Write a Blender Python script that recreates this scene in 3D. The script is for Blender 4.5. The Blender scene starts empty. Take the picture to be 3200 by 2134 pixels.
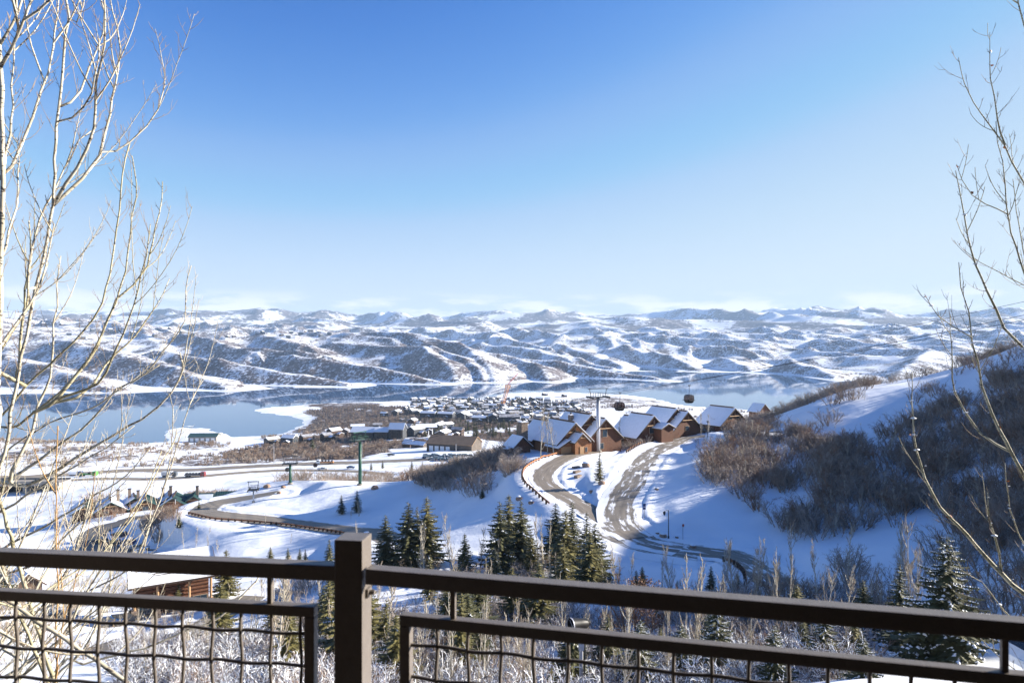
import bpy, bmesh, math, random
import numpy as np
from mathutils import Vector, Matrix

SC = bpy.context.scene
COL = SC.collection
R = math.radians
rng = random.Random(7)

# ------------------------------------------------------------------ camera
FPX = 2133.0                       # focal length in pixels of the 3200 px wide photograph
cam_d = bpy.data.cameras.new('camera')
cam_d.lens = 24.0
cam_d.sensor_width = 36.0
cam_d.clip_start = 0.05
cam_d.clip_end = 60000
cam_d.dof.use_dof = True
cam_d.dof.focus_distance = 160.0
cam_d.dof.aperture_fstop = 6.3
cam = bpy.data.objects.new('camera', cam_d)
COL.objects.link(cam)
cam.location = (0, 0, 0)
cam.rotation_euler = (R(90), 0, 0)
SC.camera = cam

# ------------------------------------------------------------------ sky, sun, exposure
SUN_AZ, SUN_EL = 74.0, 18.5        # azimuth clockwise from the view direction (+Y), elevation
world = bpy.data.worlds.new('World')
SC.world = world
world.use_nodes = True
nt = world.node_tree
nt.nodes.clear()
sky = nt.nodes.new('ShaderNodeTexSky')
sky.sky_type = 'NISHITA'
sky.sun_disc = False
sky.sun_elevation = R(SUN_EL)
sky.sun_rotation = R(SUN_AZ)
sky.altitude = 2100
sky.air_density = 1.0
sky.dust_density = 0.6
sky.ozone_density = 2.2
# the photograph's tone response: deep blue overhead, pale at the horizon (one curve per channel, same in every direction)
EXPOSURE = 1.6
SKY_K = 0.12 * 2 ** EXPOSURE
pre = nt.nodes.new('ShaderNodeVectorMath'); pre.operation = 'SCALE'; pre.inputs['Scale'].default_value = 0.12 * 2 ** 0.95 / 2
nt.links.new(sky.outputs[0], pre.inputs[0])
crv = nt.nodes.new('ShaderNodeRGBCurve')
CURVES = [[(0, 0), (.10, .02), (.182, .055), (.192, .068), (.24, .14), (.292, .25), (.33, .275), (.43, .45), (.72, .65), (1.1, .74), (2, .90)],
          [(0, 0), (.2, .10), (.327, .215), (.348, .245), (.418, .342), (.513, .48), (.73, .65), (1.07, .78), (1.5, .85), (2, .92)],
          [(0, 0), (.4, .40), (.6, .655), (.65, .71), (.762, .80), (.883, .855), (1.11, .90), (1.325, .91), (2, .95)]]
for ci, pts in enumerate(CURVES):
    c = crv.mapping.curves[ci]
    for x, y in pts[1:-1]: c.points.new(x / 2, y / 2)
    c.points[0].location = (0, 0); c.points[-1].location = (1, pts[-1][1] / 2)
crv.mapping.extend = 'HORIZONTAL'
crv.mapping.update()
nt.links.new(pre.outputs[0], crv.inputs['Color'])
hsv = nt.nodes.new('ShaderNodeVectorMath'); hsv.operation = 'SCALE'; hsv.inputs['Scale'].default_value = 2 / SKY_K
nt.links.new(crv.outputs[0], hsv.inputs[0])
# small fair weather clouds low over the far ranges
tc = nt.nodes.new('ShaderNodeTexCoord')
sep = nt.nodes.new('ShaderNodeSeparateXYZ')
nt.links.new(tc.outputs['Generated'], sep.inputs[0])
mp = nt.nodes.new('ShaderNodeMapping')
mp.inputs['Scale'].default_value = (9, 9, 46)
nt.links.new(tc.outputs['Generated'], mp.inputs[0])
cn = nt.nodes.new('ShaderNodeTexNoise')
cn.inputs['Scale'].default_value = 1.0
cn.inputs['Detail'].default_value = 6
cn.inputs['Roughness'].default_value = 0.6
nt.links.new(mp.outputs[0], cn.inputs['Vector'])
cr = nt.nodes.new('ShaderNodeValToRGB')
cr.color_ramp.elements[0].position = 0.47
cr.color_ramp.elements[1].position = 0.58
nt.links.new(cn.outputs['Fac'], cr.inputs[0])
band = nt.nodes.new('ShaderNodeValToRGB')      # clouds sit in one low layer
be = band.color_ramp.elements
be[0].position = 0.018; be[0].color = (0, 0, 0, 1)
be[1].position = 0.040; be[1].color = (1, 1, 1, 1)
e = be.new(0.058); e.color = (0.55, 0.55, 0.55, 1)
e = be.new(0.072); e.color = (0, 0, 0, 1)
nt.links.new(sep.outputs['Z'], band.inputs[0])
mul = nt.nodes.new('ShaderNodeMath'); mul.operation = 'MULTIPLY'
nt.links.new(cr.outputs[0], mul.inputs[0]); nt.links.new(band.outputs[0], mul.inputs[1])
mul2 = nt.nodes.new('ShaderNodeMath'); mul2.operation = 'MULTIPLY'
nt.links.new(mul.outputs[0], mul2.inputs[0]); mul2.inputs[1].default_value = 0.95
cmix = nt.nodes.new('ShaderNodeMixRGB')
nt.links.new(mul2.outputs[0], cmix.inputs['Fac'])
nt.links.new(hsv.outputs[0], cmix.inputs['Color1'])
cmix.inputs['Color2'].default_value = (1.28 / SKY_K, 1.23 / SKY_K, 1.19 / SKY_K, 1)
bg = nt.nodes.new('ShaderNodeBackground')
bg.inputs['Strength'].default_value = 0.12
nt.links.new(cmix.outputs[0], bg.inputs['Color'])
wo = nt.nodes.new('ShaderNodeOutputWorld')
nt.links.new(bg.outputs[0], wo.inputs['Surface'])

sun_d = bpy.data.lights.new('sun', 'SUN')
sun_d.energy = 5.0
sun_d.angle = R(0.5)
sun_d.color = (1.0, 0.93, 0.82)
sun = bpy.data.objects.new('sun', sun_d)
COL.objects.link(sun)
SUN = Vector((math.sin(R(SUN_AZ)) * math.cos(R(SUN_EL)), math.cos(R(SUN_AZ)) * math.cos(R(SUN_EL)), math.sin(R(SUN_EL))))
sun.rotation_euler = (-SUN).to_track_quat('-Z', 'Y').to_euler()
sun.location = SUN * 400

SC.render.engine = 'CYCLES'
SC.view_settings.view_transform = 'Standard'
SC.view_settings.look = 'None'
SC.view_settings.gamma = 1.0
SC.view_settings.exposure = EXPOSURE
SC.cycles.use_denoising = True
SC.cycles.max_bounces = 6
SC.cycles.diffuse_bounces = 3
SC.cycles.glossy_bounces = 3
SC.cycles.volume_bounces = 0
SC.cycles.transparent_max_bounces = 8
SC.cycles.caustics_reflective = False
SC.cycles.caustics_refractive = False

# ------------------------------------------------------------------ helpers
def tag(o, label=None, cat=None, group=None, kind=None):
    if label: o['label'] = label
    if cat: o['category'] = cat
    if group: o['group'] = group
    if kind: o['kind'] = kind
    return o

def empty(name, loc=(0, 0, 0), rz=0.0, label=None, cat=None, group=None):
    o = bpy.data.objects.new(name, None)
    o.empty_display_size = 0.2
    COL.objects.link(o)
    o.location = loc
    o.rotation_euler = (0, 0, rz)
    return tag(o, label, cat, group)

def mesh_obj(name, me, mat=None, parent=None, loc=None, rot=None):
    o = bpy.data.objects.new(name, me)
    COL.objects.link(o)
    if mat is not None and len(me.materials) == 0:
        me.materials.append(mat)
    if parent is not None: o.parent = parent
    if loc is not None: o.location = loc
    if rot is not None: o.rotation_euler = rot
    return o

def copy_tree(o, parent=None):
    c = o.copy()
    COL.objects.link(c)
    c.parent = parent
    for ch in o.children:
        copy_tree(ch, c)
    return c

class MB:
    """collects vertices and faces; build() makes ONE mesh object"""
    def __init__(s):
        s.v = []; s.f = []; s.m = []; s.mi = 0
    def add(s, vs, fs):
        b = len(s.v)
        s.v.extend([tuple(p) for p in vs])
        s.f.extend([tuple(i + b for i in f) for f in fs])
        s.m.extend([s.mi] * len(fs))
        return s
    def box(s, x0, x1, y0, y1, z0, z1, M=None):
        vs = [(x0, y0, z0), (x1, y0, z0), (x1, y1, z0), (x0, y1, z0), (x0, y0, z1), (x1, y0, z1), (x1, y1, z1), (x0, y1, z1)]
        if M is not None: vs = [M @ Vector(p) for p in vs]
        return s.add(vs, [(0, 3, 2, 1), (4, 5, 6, 7), (0, 1, 5, 4), (1, 2, 6, 5), (2, 3, 7, 6), (3, 0, 4, 7)])
    def tube(s, pts, rad, n=6, cap=True, flat=None):
        pts = [Vector(p) for p in pts]
        if not isinstance(rad, (list, tuple)): rad = [rad] * len(pts)
        vs = []; fs = []
        up = None
        for i, p in enumerate(pts):
            a = pts[max(i - 1, 0)]; b = pts[min(i + 1, len(pts) - 1)]
            t = (b - a)
            if t.length < 1e-9: t = Vector((0, 0, 1))
            t.normalize()
            if up is None:
                up = t.orthogonal().normalized()
            else:
                up = up - t * up.dot(t)
                if up.length < 1e-6: up = t.orthogonal()
                up.normalize()
            w = t.cross(up)
            for k in range(n):
                an = 2 * math.pi * k / n
                vs.append(p + (up * math.cos(an) + w * math.sin(an)) * rad[i])
        for i in range(len(pts) - 1):
            for k in range(n):
                k2 = (k + 1) % n
                fs.append((i * n + k, i * n + k2, (i + 1) * n + k2, (i + 1) * n + k))
        if cap and n > 2:
            fs.append(tuple(range(n - 1, -1, -1)))
            fs.append(tuple(range((len(pts) - 1) * n, len(pts) * n)))
        return s.add(vs, fs)
    def cyl(s, p0, p1, r, n=10, r1=None):
        return s.tube([p0, p1], [r, r if r1 is None else r1], n)
    def prism(s, poly, z0, z1, M=None):
        n = len(poly)
        vs = [(x, y, z0) for x, y in poly] + [(x, y, z1) for x, y in poly]
        if M is not None: vs = [M @ Vector(p) for p in vs]
        fs = [tuple(range(n - 1, -1, -1)), tuple(range(n, 2 * n))]
        fs += [(i, (i + 1) % n, (i + 1) % n + n, i + n) for i in range(n)]
        return s.add(vs, fs)
    def quadslab(s, a, b, c, d, th):
        """slab with top face a b c d (counter-clockwise from above) and thickness th downwards along its normal"""
        a, b, c, d = map(Vector, (a, b, c, d))
        nrm = (b - a).cross(d - a).normalized()
        lo = [p - nrm * th for p in (a, b, c, d)]
        return s.add([a, b, c, d] + lo, [(0, 1, 2, 3), (7, 6, 5, 4), (0, 4, 5, 1), (1, 5, 6, 2), (2, 6, 7, 3), (3, 7, 4, 0)])
    def mesh(s, name, mats=None, smooth=False):
        me = bpy.data.meshes.new(name)
        me.from_pydata(s.v, [], s.f)
        if mats is not None:
            for m in (mats if isinstance(mats, (list, tuple)) else [mats]): me.materials.append(m)
            if any(s.m): me.polygons.foreach_set('material_index', s.m)
        if smooth: me.polygons.foreach_set('use_smooth', [True] * len(s.f))
        me.update()
        return me
    def build(s, name, mats, parent=None, loc=None, rot=None, smooth=False):
        return mesh_obj(name, s.mesh(name, mats, smooth), None, parent, loc, rot)

# ------------------------------------------------------------------ numpy noise
_perm = np.random.RandomState(3).permutation(256).astype(np.int64)
_perm = np.concatenate([_perm, _perm, _perm])
_ga = np.random.RandomState(5).rand(256) * 2 * np.pi
_gx, _gy = np.cos(_ga), np.sin(_ga)
def pn(x, y):
    x = np.asarray(x, float); y = np.asarray(y, float)
    xi = np.floor(x).astype(np.int64); yi = np.floor(y).astype(np.int64)
    xf = x - xi; yf = y - yi
    u = xf * xf * xf * (xf * (xf * 6 - 15) + 10); v = yf * yf * yf * (yf * (yf * 6 - 15) + 10)
    def g(ix, iy, dx, dy):
        h = _perm[(_perm[ix & 255] + iy) & 255]
        return _gx[h] * dx + _gy[h] * dy
    a = g(xi, yi, xf, yf); b = g(xi + 1, yi, xf - 1, yf)
    c = g(xi, yi + 1, xf, yf - 1); d = g(xi + 1, yi + 1, xf - 1, yf - 1)
    return ((a + (b - a) * u) * (1 - v) + (c + (d - c) * u) * v) * 1.5
def fbm(x, y, o=5, l=2.03, g=0.5):
    r = 0; a = 1.0; f = 1.0
    for i in range(o):
        r = r + a * pn(x * f + 17.3 * i, y * f - 9.1 * i); a *= g; f *= l
    return r
def ridged(x, y, o=5, l=2.1, g=0.5):
    r = 0; a = 1.0; f = 1.0; w = 1.0
    for i in range(o):
        n = 1 - np.abs(pn(x * f + 31.7 * i, y * f + 11.9 * i)) * 1.6
        n = np.clip(n, 0, 1) ** 2 * w
        r = r + a * n; w = np.clip(n * 1.6, 0, 1); a *= g; f *= l
    return r
def sstep(a, b, x):
    t = np.clip((x - a) / (b - a), 0, 1)
    return t * t * (3 - 2 * t)

# ------------------------------------------------------------------ materials
MATS = {}
def mat_nodes(name):
    m = bpy.data.materials.new(name)
    m.use_nodes = True
    n = m.node_tree.nodes; l = m.node_tree.links
    b = n['Principled BSDF']
    return m, n, l, b
def simple(name, col, rough=0.7, metal=0.0, var=0.12, scale=8.0, bump=0.0, bscale=40.0, coords='Object', spec=0.4):
    """principled material with mottled colour and optional fine relief"""
    if name in MATS: return MATS[name]
    m, n, l, b = mat_nodes(name)
    tcn = n.new('ShaderNodeTexCoord')
    nz = n.new('ShaderNodeTexNoise'); nz.inputs['Scale'].default_value = scale; nz.inputs['Detail'].default_value = 5
    l.new(tcn.outputs[coords], nz.inputs['Vector'])
    rp = n.new('ShaderNodeValToRGB')
    rp.color_ramp.elements[0].position = 0.3; rp.color_ramp.elements[1].position = 0.72
    c = Vector(col[:3])
    rp.color_ramp.elements[0].color = (*(c * (1 - var)), 1)
    rp.color_ramp.elements[1].color = (*[min(1, v) for v in c * (1 + var)], 1)
    l.new(nz.outputs['Fac'], rp.inputs[0]); l.new(rp.outputs[0], b.inputs['Base Color'])
    b.inputs['Roughness'].default_value = rough; b.inputs['Metallic'].default_value = metal
    b.inputs['Specular IOR Level'].default_value = spec
    if bump > 0:
        nb = n.new('ShaderNodeTexNoise'); nb.inputs['Scale'].default_value = bscale; nb.inputs['Detail'].default_value = 4
        l.new(tcn.outputs[coords], nb.inputs['Vector'])
        bp = n.new('ShaderNodeBump'); bp.inputs['Strength'].default_value = bump; bp.inputs['Distance'].default_value = 0.05
        l.new(nb.outputs['Fac'], bp.inputs['Height']); l.new(bp.outputs[0], b.inputs['Normal'])
    MATS[name] = m
    return m
# ------------------------------------------------------------------ the land near the viewer: heights from estimated spots, the unseen right hill shaped for its shadow
# column (pixel column of the photograph): (distance m, pixel row its ground shows at)
def row(z, d): return 1067 - z / d * FPX
SPOTS = {
    -700: [(12, row(-12, 12)), (25, 2347), (45, 2180), (70, 2060), (110, 1930), (160, 1800), (210, 1710), (260, 1640), (330, 1560), (400, 1495), (460, 1462), (560, 1405), (650, 1370), (800, row(-110, 800)), (1000, row(-152, 1000)), (1400, row(-170, 1400)), (2300, row(-175, 2300))],
    0: [(12, row(-12, 12)), (25, 2347), (45, 2160), (60, 2080), (100, 1950), (150, 1820), (200, 1720), (260, 1640), (330, 1560), (400, 1490), (460, 1462), (560, 1410), (650, 1375), (800, row(-122, 800)), (930, row(-152, 930)), (1400, row(-170, 1400)), (2300, row(-175, 2300))],
    400: [(12, row(-12, 12)), (25, 2347), (45, 2150), (60, 2070), (100, 1965), (130, 1880), (190, 1720), (215, 1668), (260, 1600), (300, 1548), (340, 1515), (410, 1482), (450, 1467), (540, 1422), (640, 1397), (720, 1385), (830, row(-128, 830)), (940, row(-153, 940)), (1400, row(-170, 1400)), (2300, row(-175, 2300))],
    600: [(25, 2347), (45, 2150), (60, 2070), (100, 1950), (130, 1850), (165, 1720), (190, 1625), (205, 1590), (250, 1590), (300, 1548), (340, 1510), (410, 1475), (460, 1455), (540, 1428), (620, 1408), (720, 1390), (850, 1375), (950, row(-140, 950)), (1080, row(-147, 1080)), (1230, row(-150.5, 1230)), (1400, row(-165, 1400)), (2300, row(-175, 2300))],
    800: [(12, row(-12, 12)), (25, 2347), (45, 2150), (60, 2060), (100, 1930), (140, 1790), (165, 1690), (188, 1622), (215, 1568), (232, 1512), (265, 1535), (330, 1506), (400, 1472), (460, 1445), (520, 1428), (600, 1408), (700, 1388), (800, 1374), (900, 1366), (1000, row(-143, 1000)), (1080, row(-151, 1080)), (1250, row(-158, 1250)), (1480, row(-149.5, 1480)), (1600, row(-155, 1600)), (2300, row(-175, 2300))],
    1000: [(45, 2160), (100, 1900), (140, 1760), (176, 1645), (205, 1570), (222, 1512), (260, 1525), (330, 1495), (400, 1464), (460, 1436), (520, 1422), (600, 1402), (700, 1380), (800, 1366), (900, 1352), (1050, 1345), (1250, 1316), (1480, 1278), (1600, 1264), (1700, row(-153, 1700)), (2300, row(-175, 2300))],
    1200: [(12, row(-12, 12)), (25, 2347), (45, 2190), (60, 2080), (80, 1975), (110, 1800), (130, 1730), (162, 1655), (185, 1600), (205, 1530), (216, 1513), (260, 1525), (330, 1488), (400, 1455), (460, 1425), (540, 1402), (610, 1395), (700, 1374), (760, 1368), (900, 1346), (1100, 1320), (1300, 1292), (1500, 1268), (1640, 1258), (1780, row(-154, 1780)), (2300, row(-175, 2300))],
    1400: [(45, 2200), (80, 1960), (110, 1800), (135, 1690), (165, 1600), (190, 1535), (205, 1490), (250, 1500), (330, 1470), (400, 1440), (460, 1412), (560, 1392), (700, 1368), (900, 1343), (1100, 1316), (1300, 1288), (1500, 1265), (1680, 1252), (1800, row(-154, 1800)), (2300, row(-175, 2300))],
    1600: [(12, row(-12, 12)), (25, 2347), (45, 2200), (60, 2075), (80, 1940), (110, 1790), (130, 1670), (150, 1568), (165, 1500), (185, 1452), (212, 1424), (250, 1460), (330, 1452), (400, 1436), (500, 1402), (600, 1377), (800, 1346), (1000, 1320), (1300, 1286), (1600, 1255), (1950, row(-149, 1950)), (2100, row(-155, 2100)), (2400, row(-175, 2400))],
    1800: [(45, 2200), (80, 1915), (110, 1760), (130, 1655), (148, 1552), (165, 1470), (185, 1425), (215, 1403), (250, 1410), (330, 1430), (500, 1395), (800, 1342), (1000, 1317), (1300, 1284), (1600, 1253), (1980, row(-149, 1980)), (2100, row(-155, 2100)), (2400, row(-175, 2400))],
    2000: [(12, row(-12, 12)), (25, 2347), (45, 2180), (60, 2060), (80, 1905), (100, 1800), (120, 1692), (135, 1605), (150, 1522), (180, 1440), (205, 1402), (240, 1388), (300, 1392), (400, 1415), (700, 1360), (1000, 1322), (1200, 1298), (1500, 1268), (1800, 1243), (1930, row(-152, 1930)), (2400, row(-175, 2400))],
    2200: [(45, 2140), (80, 1880), (100, 1790), (116, 1730), (128, 1630), (150, 1500), (180, 1415), (225, 1356), (260, 1354), (320, 1375), (400, 1395), (700, 1355), (1000, 1318), (1300, 1288), (1520, 1275), (1600, row(-152, 1600)), (2400, row(-175, 2400))],
    2400: [(12, row(-12, 12)), (25, row(-14, 25)), (45, 2110), (60, 1980), (80, 1870), (100, 1785), (114, 1735), (126, 1645), (143, 1540), (170, 1425), (215, 1325), (270, 1330), (340, 1380), (500, row(-90, 500)), (800, 1345), (1000, 1318), (1300, 1290), (1450, 1285), (1530, row(-152, 1530)), (2400, row(-175, 2400))],
    2600: [(45, 2095), (60, 1975), (80, 1855), (98, 1770), (114, 1690), (126, 1600), (148, 1470), (180, 1345), (218, 1238), (270, 1265), (350, 1340), (500, row(-88, 500)), (800, row(-115, 800)), (1300, row(-140, 1300)), (1500, row(-152, 1500)), (2400, row(-175, 2400))],
    2800: [(12, row(-12, 12)), (25, row(-13, 25)), (40, 2080), (60, 1950), (80, 1845), (95, 1760), (110, 1670), (126, 1575), (150, 1440), (180, 1310), (222, 1192), (280, 1225), (400, row(-50, 400)), (700, row(-105, 700)), (1000, row(-130, 1000)), (1500, row(-155, 1500)), (2400, row(-175, 2400))],
    3200: [(12, row(-11, 12)), (25, row(-14, 25)), (36, 2100), (50, 1960), (70, 1820), (90, 1690), (120, 1480), (150, 1290), (180, 1130), (195, 1085), (250, 1115), (400, row(-35, 400)), (700, row(-95, 700)), (1100, row(-140, 1100)), (1500, row(-160, 1500)), (2400, row(-175, 2400))],
    3700: [(12, row(-10, 12)), (36, row(-14, 36)), (60, row(-19, 60)), (90, row(-16, 90)), (130, row(-2, 130)), (165, row(13.5, 165)), (200, row(16, 200)), (280, row(8, 280)), (450, row(-20, 450)), (900, row(-90, 900)), (1500, row(-150, 1500)), (2400, row(-175, 2400))],  # from here on out of view: hill raised to shade the bank
    4500: [(12, row(-8, 12)), (36, row(-10, 36)), (60, row(-9, 60)), (90, row(8, 90)), (120, row(26, 120)), (160, row(31, 160)), (220, row(22, 220)), (400, row(0, 400)), (900, row(-60, 900)), (2400, row(-150, 2400))],
    6200: [(12, row(-5, 12)), (36, row(-2, 36)), (60, row(14, 60)), (90, row(36, 90)), (130, row(42, 130)), (220, row(34, 220)), (500, row(10, 500)), (2400, row(-100, 2400))],
}
_cu, _cv, _cp = [], [], []
for px, lst in SPOTS.items():
    for d, py in lst:
        _cu.append((px - 1600) / FPX * 1.25); _cv.append(math.log(d)); _cp.append((1067 - py) / FPX)
_cu = np.array(_cu); _cv = np.array(_cv); _cp = np.array(_cp)
def _phi(r2): return 0.5 * r2 * np.log(r2 + 1e-12)
_n = len(_cu)
_A = np.zeros((_n + 3, _n + 3))
_A[:_n, :_n] = _phi((_cu[:, None] - _cu[None]) ** 2 + (_cv[:, None] - _cv[None]) ** 2) + np.eye(_n) * 2e-4
_A[:_n, _n] = 1; _A[:_n, _n + 1] = _cu; _A[:_n, _n + 2] = _cv
_A[_n:, :_n] = _A[:_n, _n:].T
_w = np.linalg.solve(_A, np.concatenate([_cp, np.zeros(3)]))

def H0(x, y):
    """ground height before the roads are cut in"""
    x = np.asarray(x, float); y = np.asarray(y, float)
    shp = np.broadcast(x, y).shape
    x = np.broadcast_to(x, shp).ravel(); y = np.broadcast_to(y, shp).ravel()
    d = np.maximum(y, 6.0)
    u = x / d * 1.25; v = np.log(d)
    out = np.empty(len(u))
    for i in range(0, len(u), 20000):
        s = slice(i, i + 20000)
        r2 = (u[s, None] - _cu[None]) ** 2 + (v[s, None] - _cv[None]) ** 2
        out[s] = _phi(r2) @ _w[:_n] + _w[_n] + _w[_n + 1] * u[s] + _w[_n + 2] * v[s]
    z = out * d
    amp = np.clip((d - 20) / 100, 0, 1)
    z = z + fbm(x / 38, y / 38, 4) * 0.9 * amp
    farm = sstep(450, 800, d)
    z = z + fbm(x / 210 + 3, y / 210, 4) * 5.0 * farm * sstep(-152, -135, z)
    return z.reshape(shp)

def hit0(px, py, H=None, dmin=14, dmax=2400):
    """first ground point seen through a pixel"""
    H = H or H0
    ds = np.exp(np.linspace(math.log(dmin), math.log(dmax), 1500))
    u = (px - 1600) / FPX; p = (1067 - py) / FPX
    g = H(u * ds, ds) - p * ds
    k = np.where(g > 0)[0]
    if len(k) == 0 or k[0] == 0: i = len(ds) - 1 if len(k) == 0 else 0; d = ds[i]
    else:
        i = k[0]; t = g[i - 1] / (g[i - 1] - g[i]); d = ds[i - 1] + (ds[i] - ds[i - 1]) * t
    return np.array([u * d, d, p * d])

def at(px, py, d):
    return Vector(((px - 1600) / FPX * d, d, (1067 - py) / FPX * d))

# ------------------------------------------------------------------ roads: name, half width, pixel way-points, distance window
def spline(pts, step):
    pts = [np.array(p, float) for p in pts]
    P = [2 * pts[0] - pts[1]] + pts + [2 * pts[-1] - pts[-2]]
    out = []
    for i in range(1, len(P) - 2):
        L = np.linalg.norm(P[i + 1] - P[i]); n = max(1, int(L / step))
        for k in range(n):
            t = k / n
            out.append(0.5 * ((2 * P[i]) + (-P[i - 1] + P[i + 1]) * t + (2 * P[i - 1] - 5 * P[i] + 4 * P[i + 1] - P[i + 2]) * t * t + (-P[i - 1] + 3 * P[i] - 3 * P[i + 1] + P[i + 2]) * t ** 3))
    out.append(P[-2])
    return np.array(out)

ROADS = [
    ('hillside_road', 4.5, [(2430, 1349), (2330, 1350), (2260, 1356), (2202, 1362), (2147, 1372), (2079, 1394), (2025, 1428), (1980, 1494), (1942, 1560), (1935, 1615), (1965, 1660), (2020, 1690), (2110, 1712), (2220, 1732), (2320, 1754), (2400, 1795), (2440, 1850)], (90, 300), 2.0),
    ('hairpin_road', 3.5, [(1985, 1397), (1920, 1402), (1861, 1409), (1790, 1422), (1728, 1450), (1697, 1484), (1714, 1519), (1787, 1562), (1853, 1602), (1925, 1645), (1990, 1680)], (90, 300), 2.0),
    ('junction_apron', 7.5, [(1905, 1632), (1945, 1665), (2010, 1695), (2090, 1716), (2180, 1734)], (90, 300), 2.0),
    ('access_road', 4.8, [(860, 1540), (800, 1550), (735, 1563), (680, 1575), (645, 1588), (640, 1600), (710, 1611), (800, 1622), (894, 1632), (987, 1645), (1081, 1657), (1174, 1666), (1240, 1685)], (120, 300), 2.0),
    ('parking_road', 5.0, [(520, 1610), (440, 1618), (378, 1634), (318, 1652), (285, 1680), (300, 1706), (360, 1722), (430, 1735)], (150, 320), 2.0),
    ('highway', 7.0, [(-500, 1487), (-200, 1487), (0, 1486), (200, 1483), (400, 1476), (600, 1466), (800, 1457), (1000, 1448), (1200, 1442), (1350, 1434)], (330, 620), 6.0),
    ('frontage_road', 4.5, [(-500, 1515), (-200, 1512), (100, 1505), (300, 1498), (515, 1492), (796, 1477), (940, 1470), (1100, 1474), (1221, 1482)], (300, 620), 6.0),
    ('driveway', 3.0, [(330, 2005), (420, 2008), (500, 1996), (600, 1968), (700, 1915), (790, 1860)], (45, 140), 1.0),
]
RDATA = []
for name, hw, wp, (d0, d1), step in ROADS:
    pts = [hit0(px, py, None, d0, d1) for px, py in wp]
    c = spline(pts, step)
    z = c[:, 2].copy()
    z = H0(c[:, 0], c[:, 1]) * 0.5 + z * 0.5
    for _ in range(12 if step < 5 else 30):
        z[1:-1] = 0.25 * z[:-2] + 0.5 * z[1:-1] + 0.25 * z[2:]
    if name == 'junction_apron':
        hc = RDATA[0][2]
        z = np.array([hc[np.argmin(np.hypot(hc[:, 0] - q[0], hc[:, 1] - q[1])), 2] for q in c]) - 0.03
    c[:, 2] = z
    RDATA.append((name, hw, c))

def road_near(x, y):
    """distance to the nearest road edge (negative inside), its height"""
    best = np.full(x.shape, 1e9); bz = np.zeros(x.shape)
    for name, hw, c in RDATA:
        m = (x > c[:, 0].min() - 25) & (x < c[:, 0].max() + 25) & (y > c[:, 1].min() - 25) & (y < c[:, 1].max() + 25)
        if not m.any(): continue
        xx = x[m]; yy = y[m]
        b = np.full(xx.shape, 1e9); z = np.zeros(xx.shape)
        for i in range(len(c) - 1):
            ax, ay, az = c[i]; bx, by, bz2 = c[i + 1]
            dx, dy = bx - ax, by - ay
            t = np.clip(((xx - ax) * dx + (yy - ay) * dy) / (dx * dx + dy * dy + 1e-9), 0, 1)
            dd = np.hypot(xx - ax - dx * t, yy - ay - dy * t) - hw
            k = dd < b
            b = np.where(k, dd, b); z = np.where(k, az + (bz2 - az) * t, z)
        o = best[m]; k = b < o
        tmp = bz[m]; tmp[k] = z[k]; bz[m] = tmp
        o[k] = b[k]; best[m] = o
    return best, bz

PADS = []      # level building plots: x, y, radius, z
def H(x, y):
    x = np.asarray(x, float); y = np.asarray(y, float)
    shp = np.broadcast(x, y).shape
    x = np.broadcast_to(x, shp).ravel().copy(); y = np.broadcast_to(y, shp).ravel().copy()
    z = H0(x, y)
    for (px_, py_, r_, z_) in PADS:
        dd = np.hypot(x - px_, y - py_)
        k = 1 - sstep(r_, r_ * 1.7, dd)
        z = z * (1 - k) + z_ * k
    dist, zr = road_near(x, y)
    big = np.clip(np.maximum(y, 1) / 170, 0.6, 2.2)
    k = 1 - sstep(2.2 * big, 9.0 * big, dist)
    berm = np.exp(-((dist - 1.3 * big) / (0.8 * big)) ** 2) * 0.28 * (0.8 + 1.0 * pn(x / 4.5, y / 4.5) + .5 * pn(x / 1.6, y / 1.6))
    low = (1 - sstep(-0.2, 0.7, dist)) * 0.16
    z = z * (1 - k) + (zr + 0.02) * k + berm * (k > 0) - low
    return z.reshape(shp)

def hit(px, py, dmin=14, dmax=2400):
    return Vector(hit0(px, py, H, dmin, dmax))
def gz(x, y): return float(H(np.array([x]), np.array([y]))[0])
def gcol(px, d):
    x = (px - 1600) / FPX * d
    return Vector((x, d, gz(x, d)))

# ------------------------------------------------------------------ building plots that must be level (set before the ground is made)
def pad(px, py, d0, d1, r):
    p = hit0(px, py, H0, d0, d1)
    PADS.append((p[0], p[1], r, float(H0(p[0], p[1]))))
    return Vector((p[0], p[1], PADS[-1][3]))

def grid_mesh(name, us, ds, zf, attr=None):
    U, D = np.meshgrid(us, ds)
    X = U * D; Y = D
    Z = zf(X, Y)
    nv = X.size
    nu = len(us); nd = len(ds)
    me = bpy.data.meshes.new(name)
    me.vertices.add(nv)
    me.vertices.foreach_set('co', np.stack([X, Y, Z], -1).astype(np.float32).ravel())
    idx = np.arange(nv).reshape(nd, nu)
    q = np.stack([idx[:-1, :-1], idx[:-1, 1:], idx[1:, 1:], idx[1:, :-1]], -1).reshape(-1, 4)
    me.loops.add(q.size); me.polygons.add(len(q))
    me.loops.foreach_set('vertex_index', q.ravel().astype(np.int32))
    me.polygons.foreach_set('loop_start', (np.arange(len(q)) * 4).astype(np.int32))
    me.polygons.foreach_set('use_smooth', np.ones(len(q), bool))
    me.update(calc_edges=True)
    if attr:
        for an, fn in attr.items():
            a = me.attributes.new(an, 'FLOAT', 'POINT')
            a.data.foreach_set('value', fn(X, Y, Z).astype(np.float32).ravel())
    return me, X, Y, Z
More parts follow.
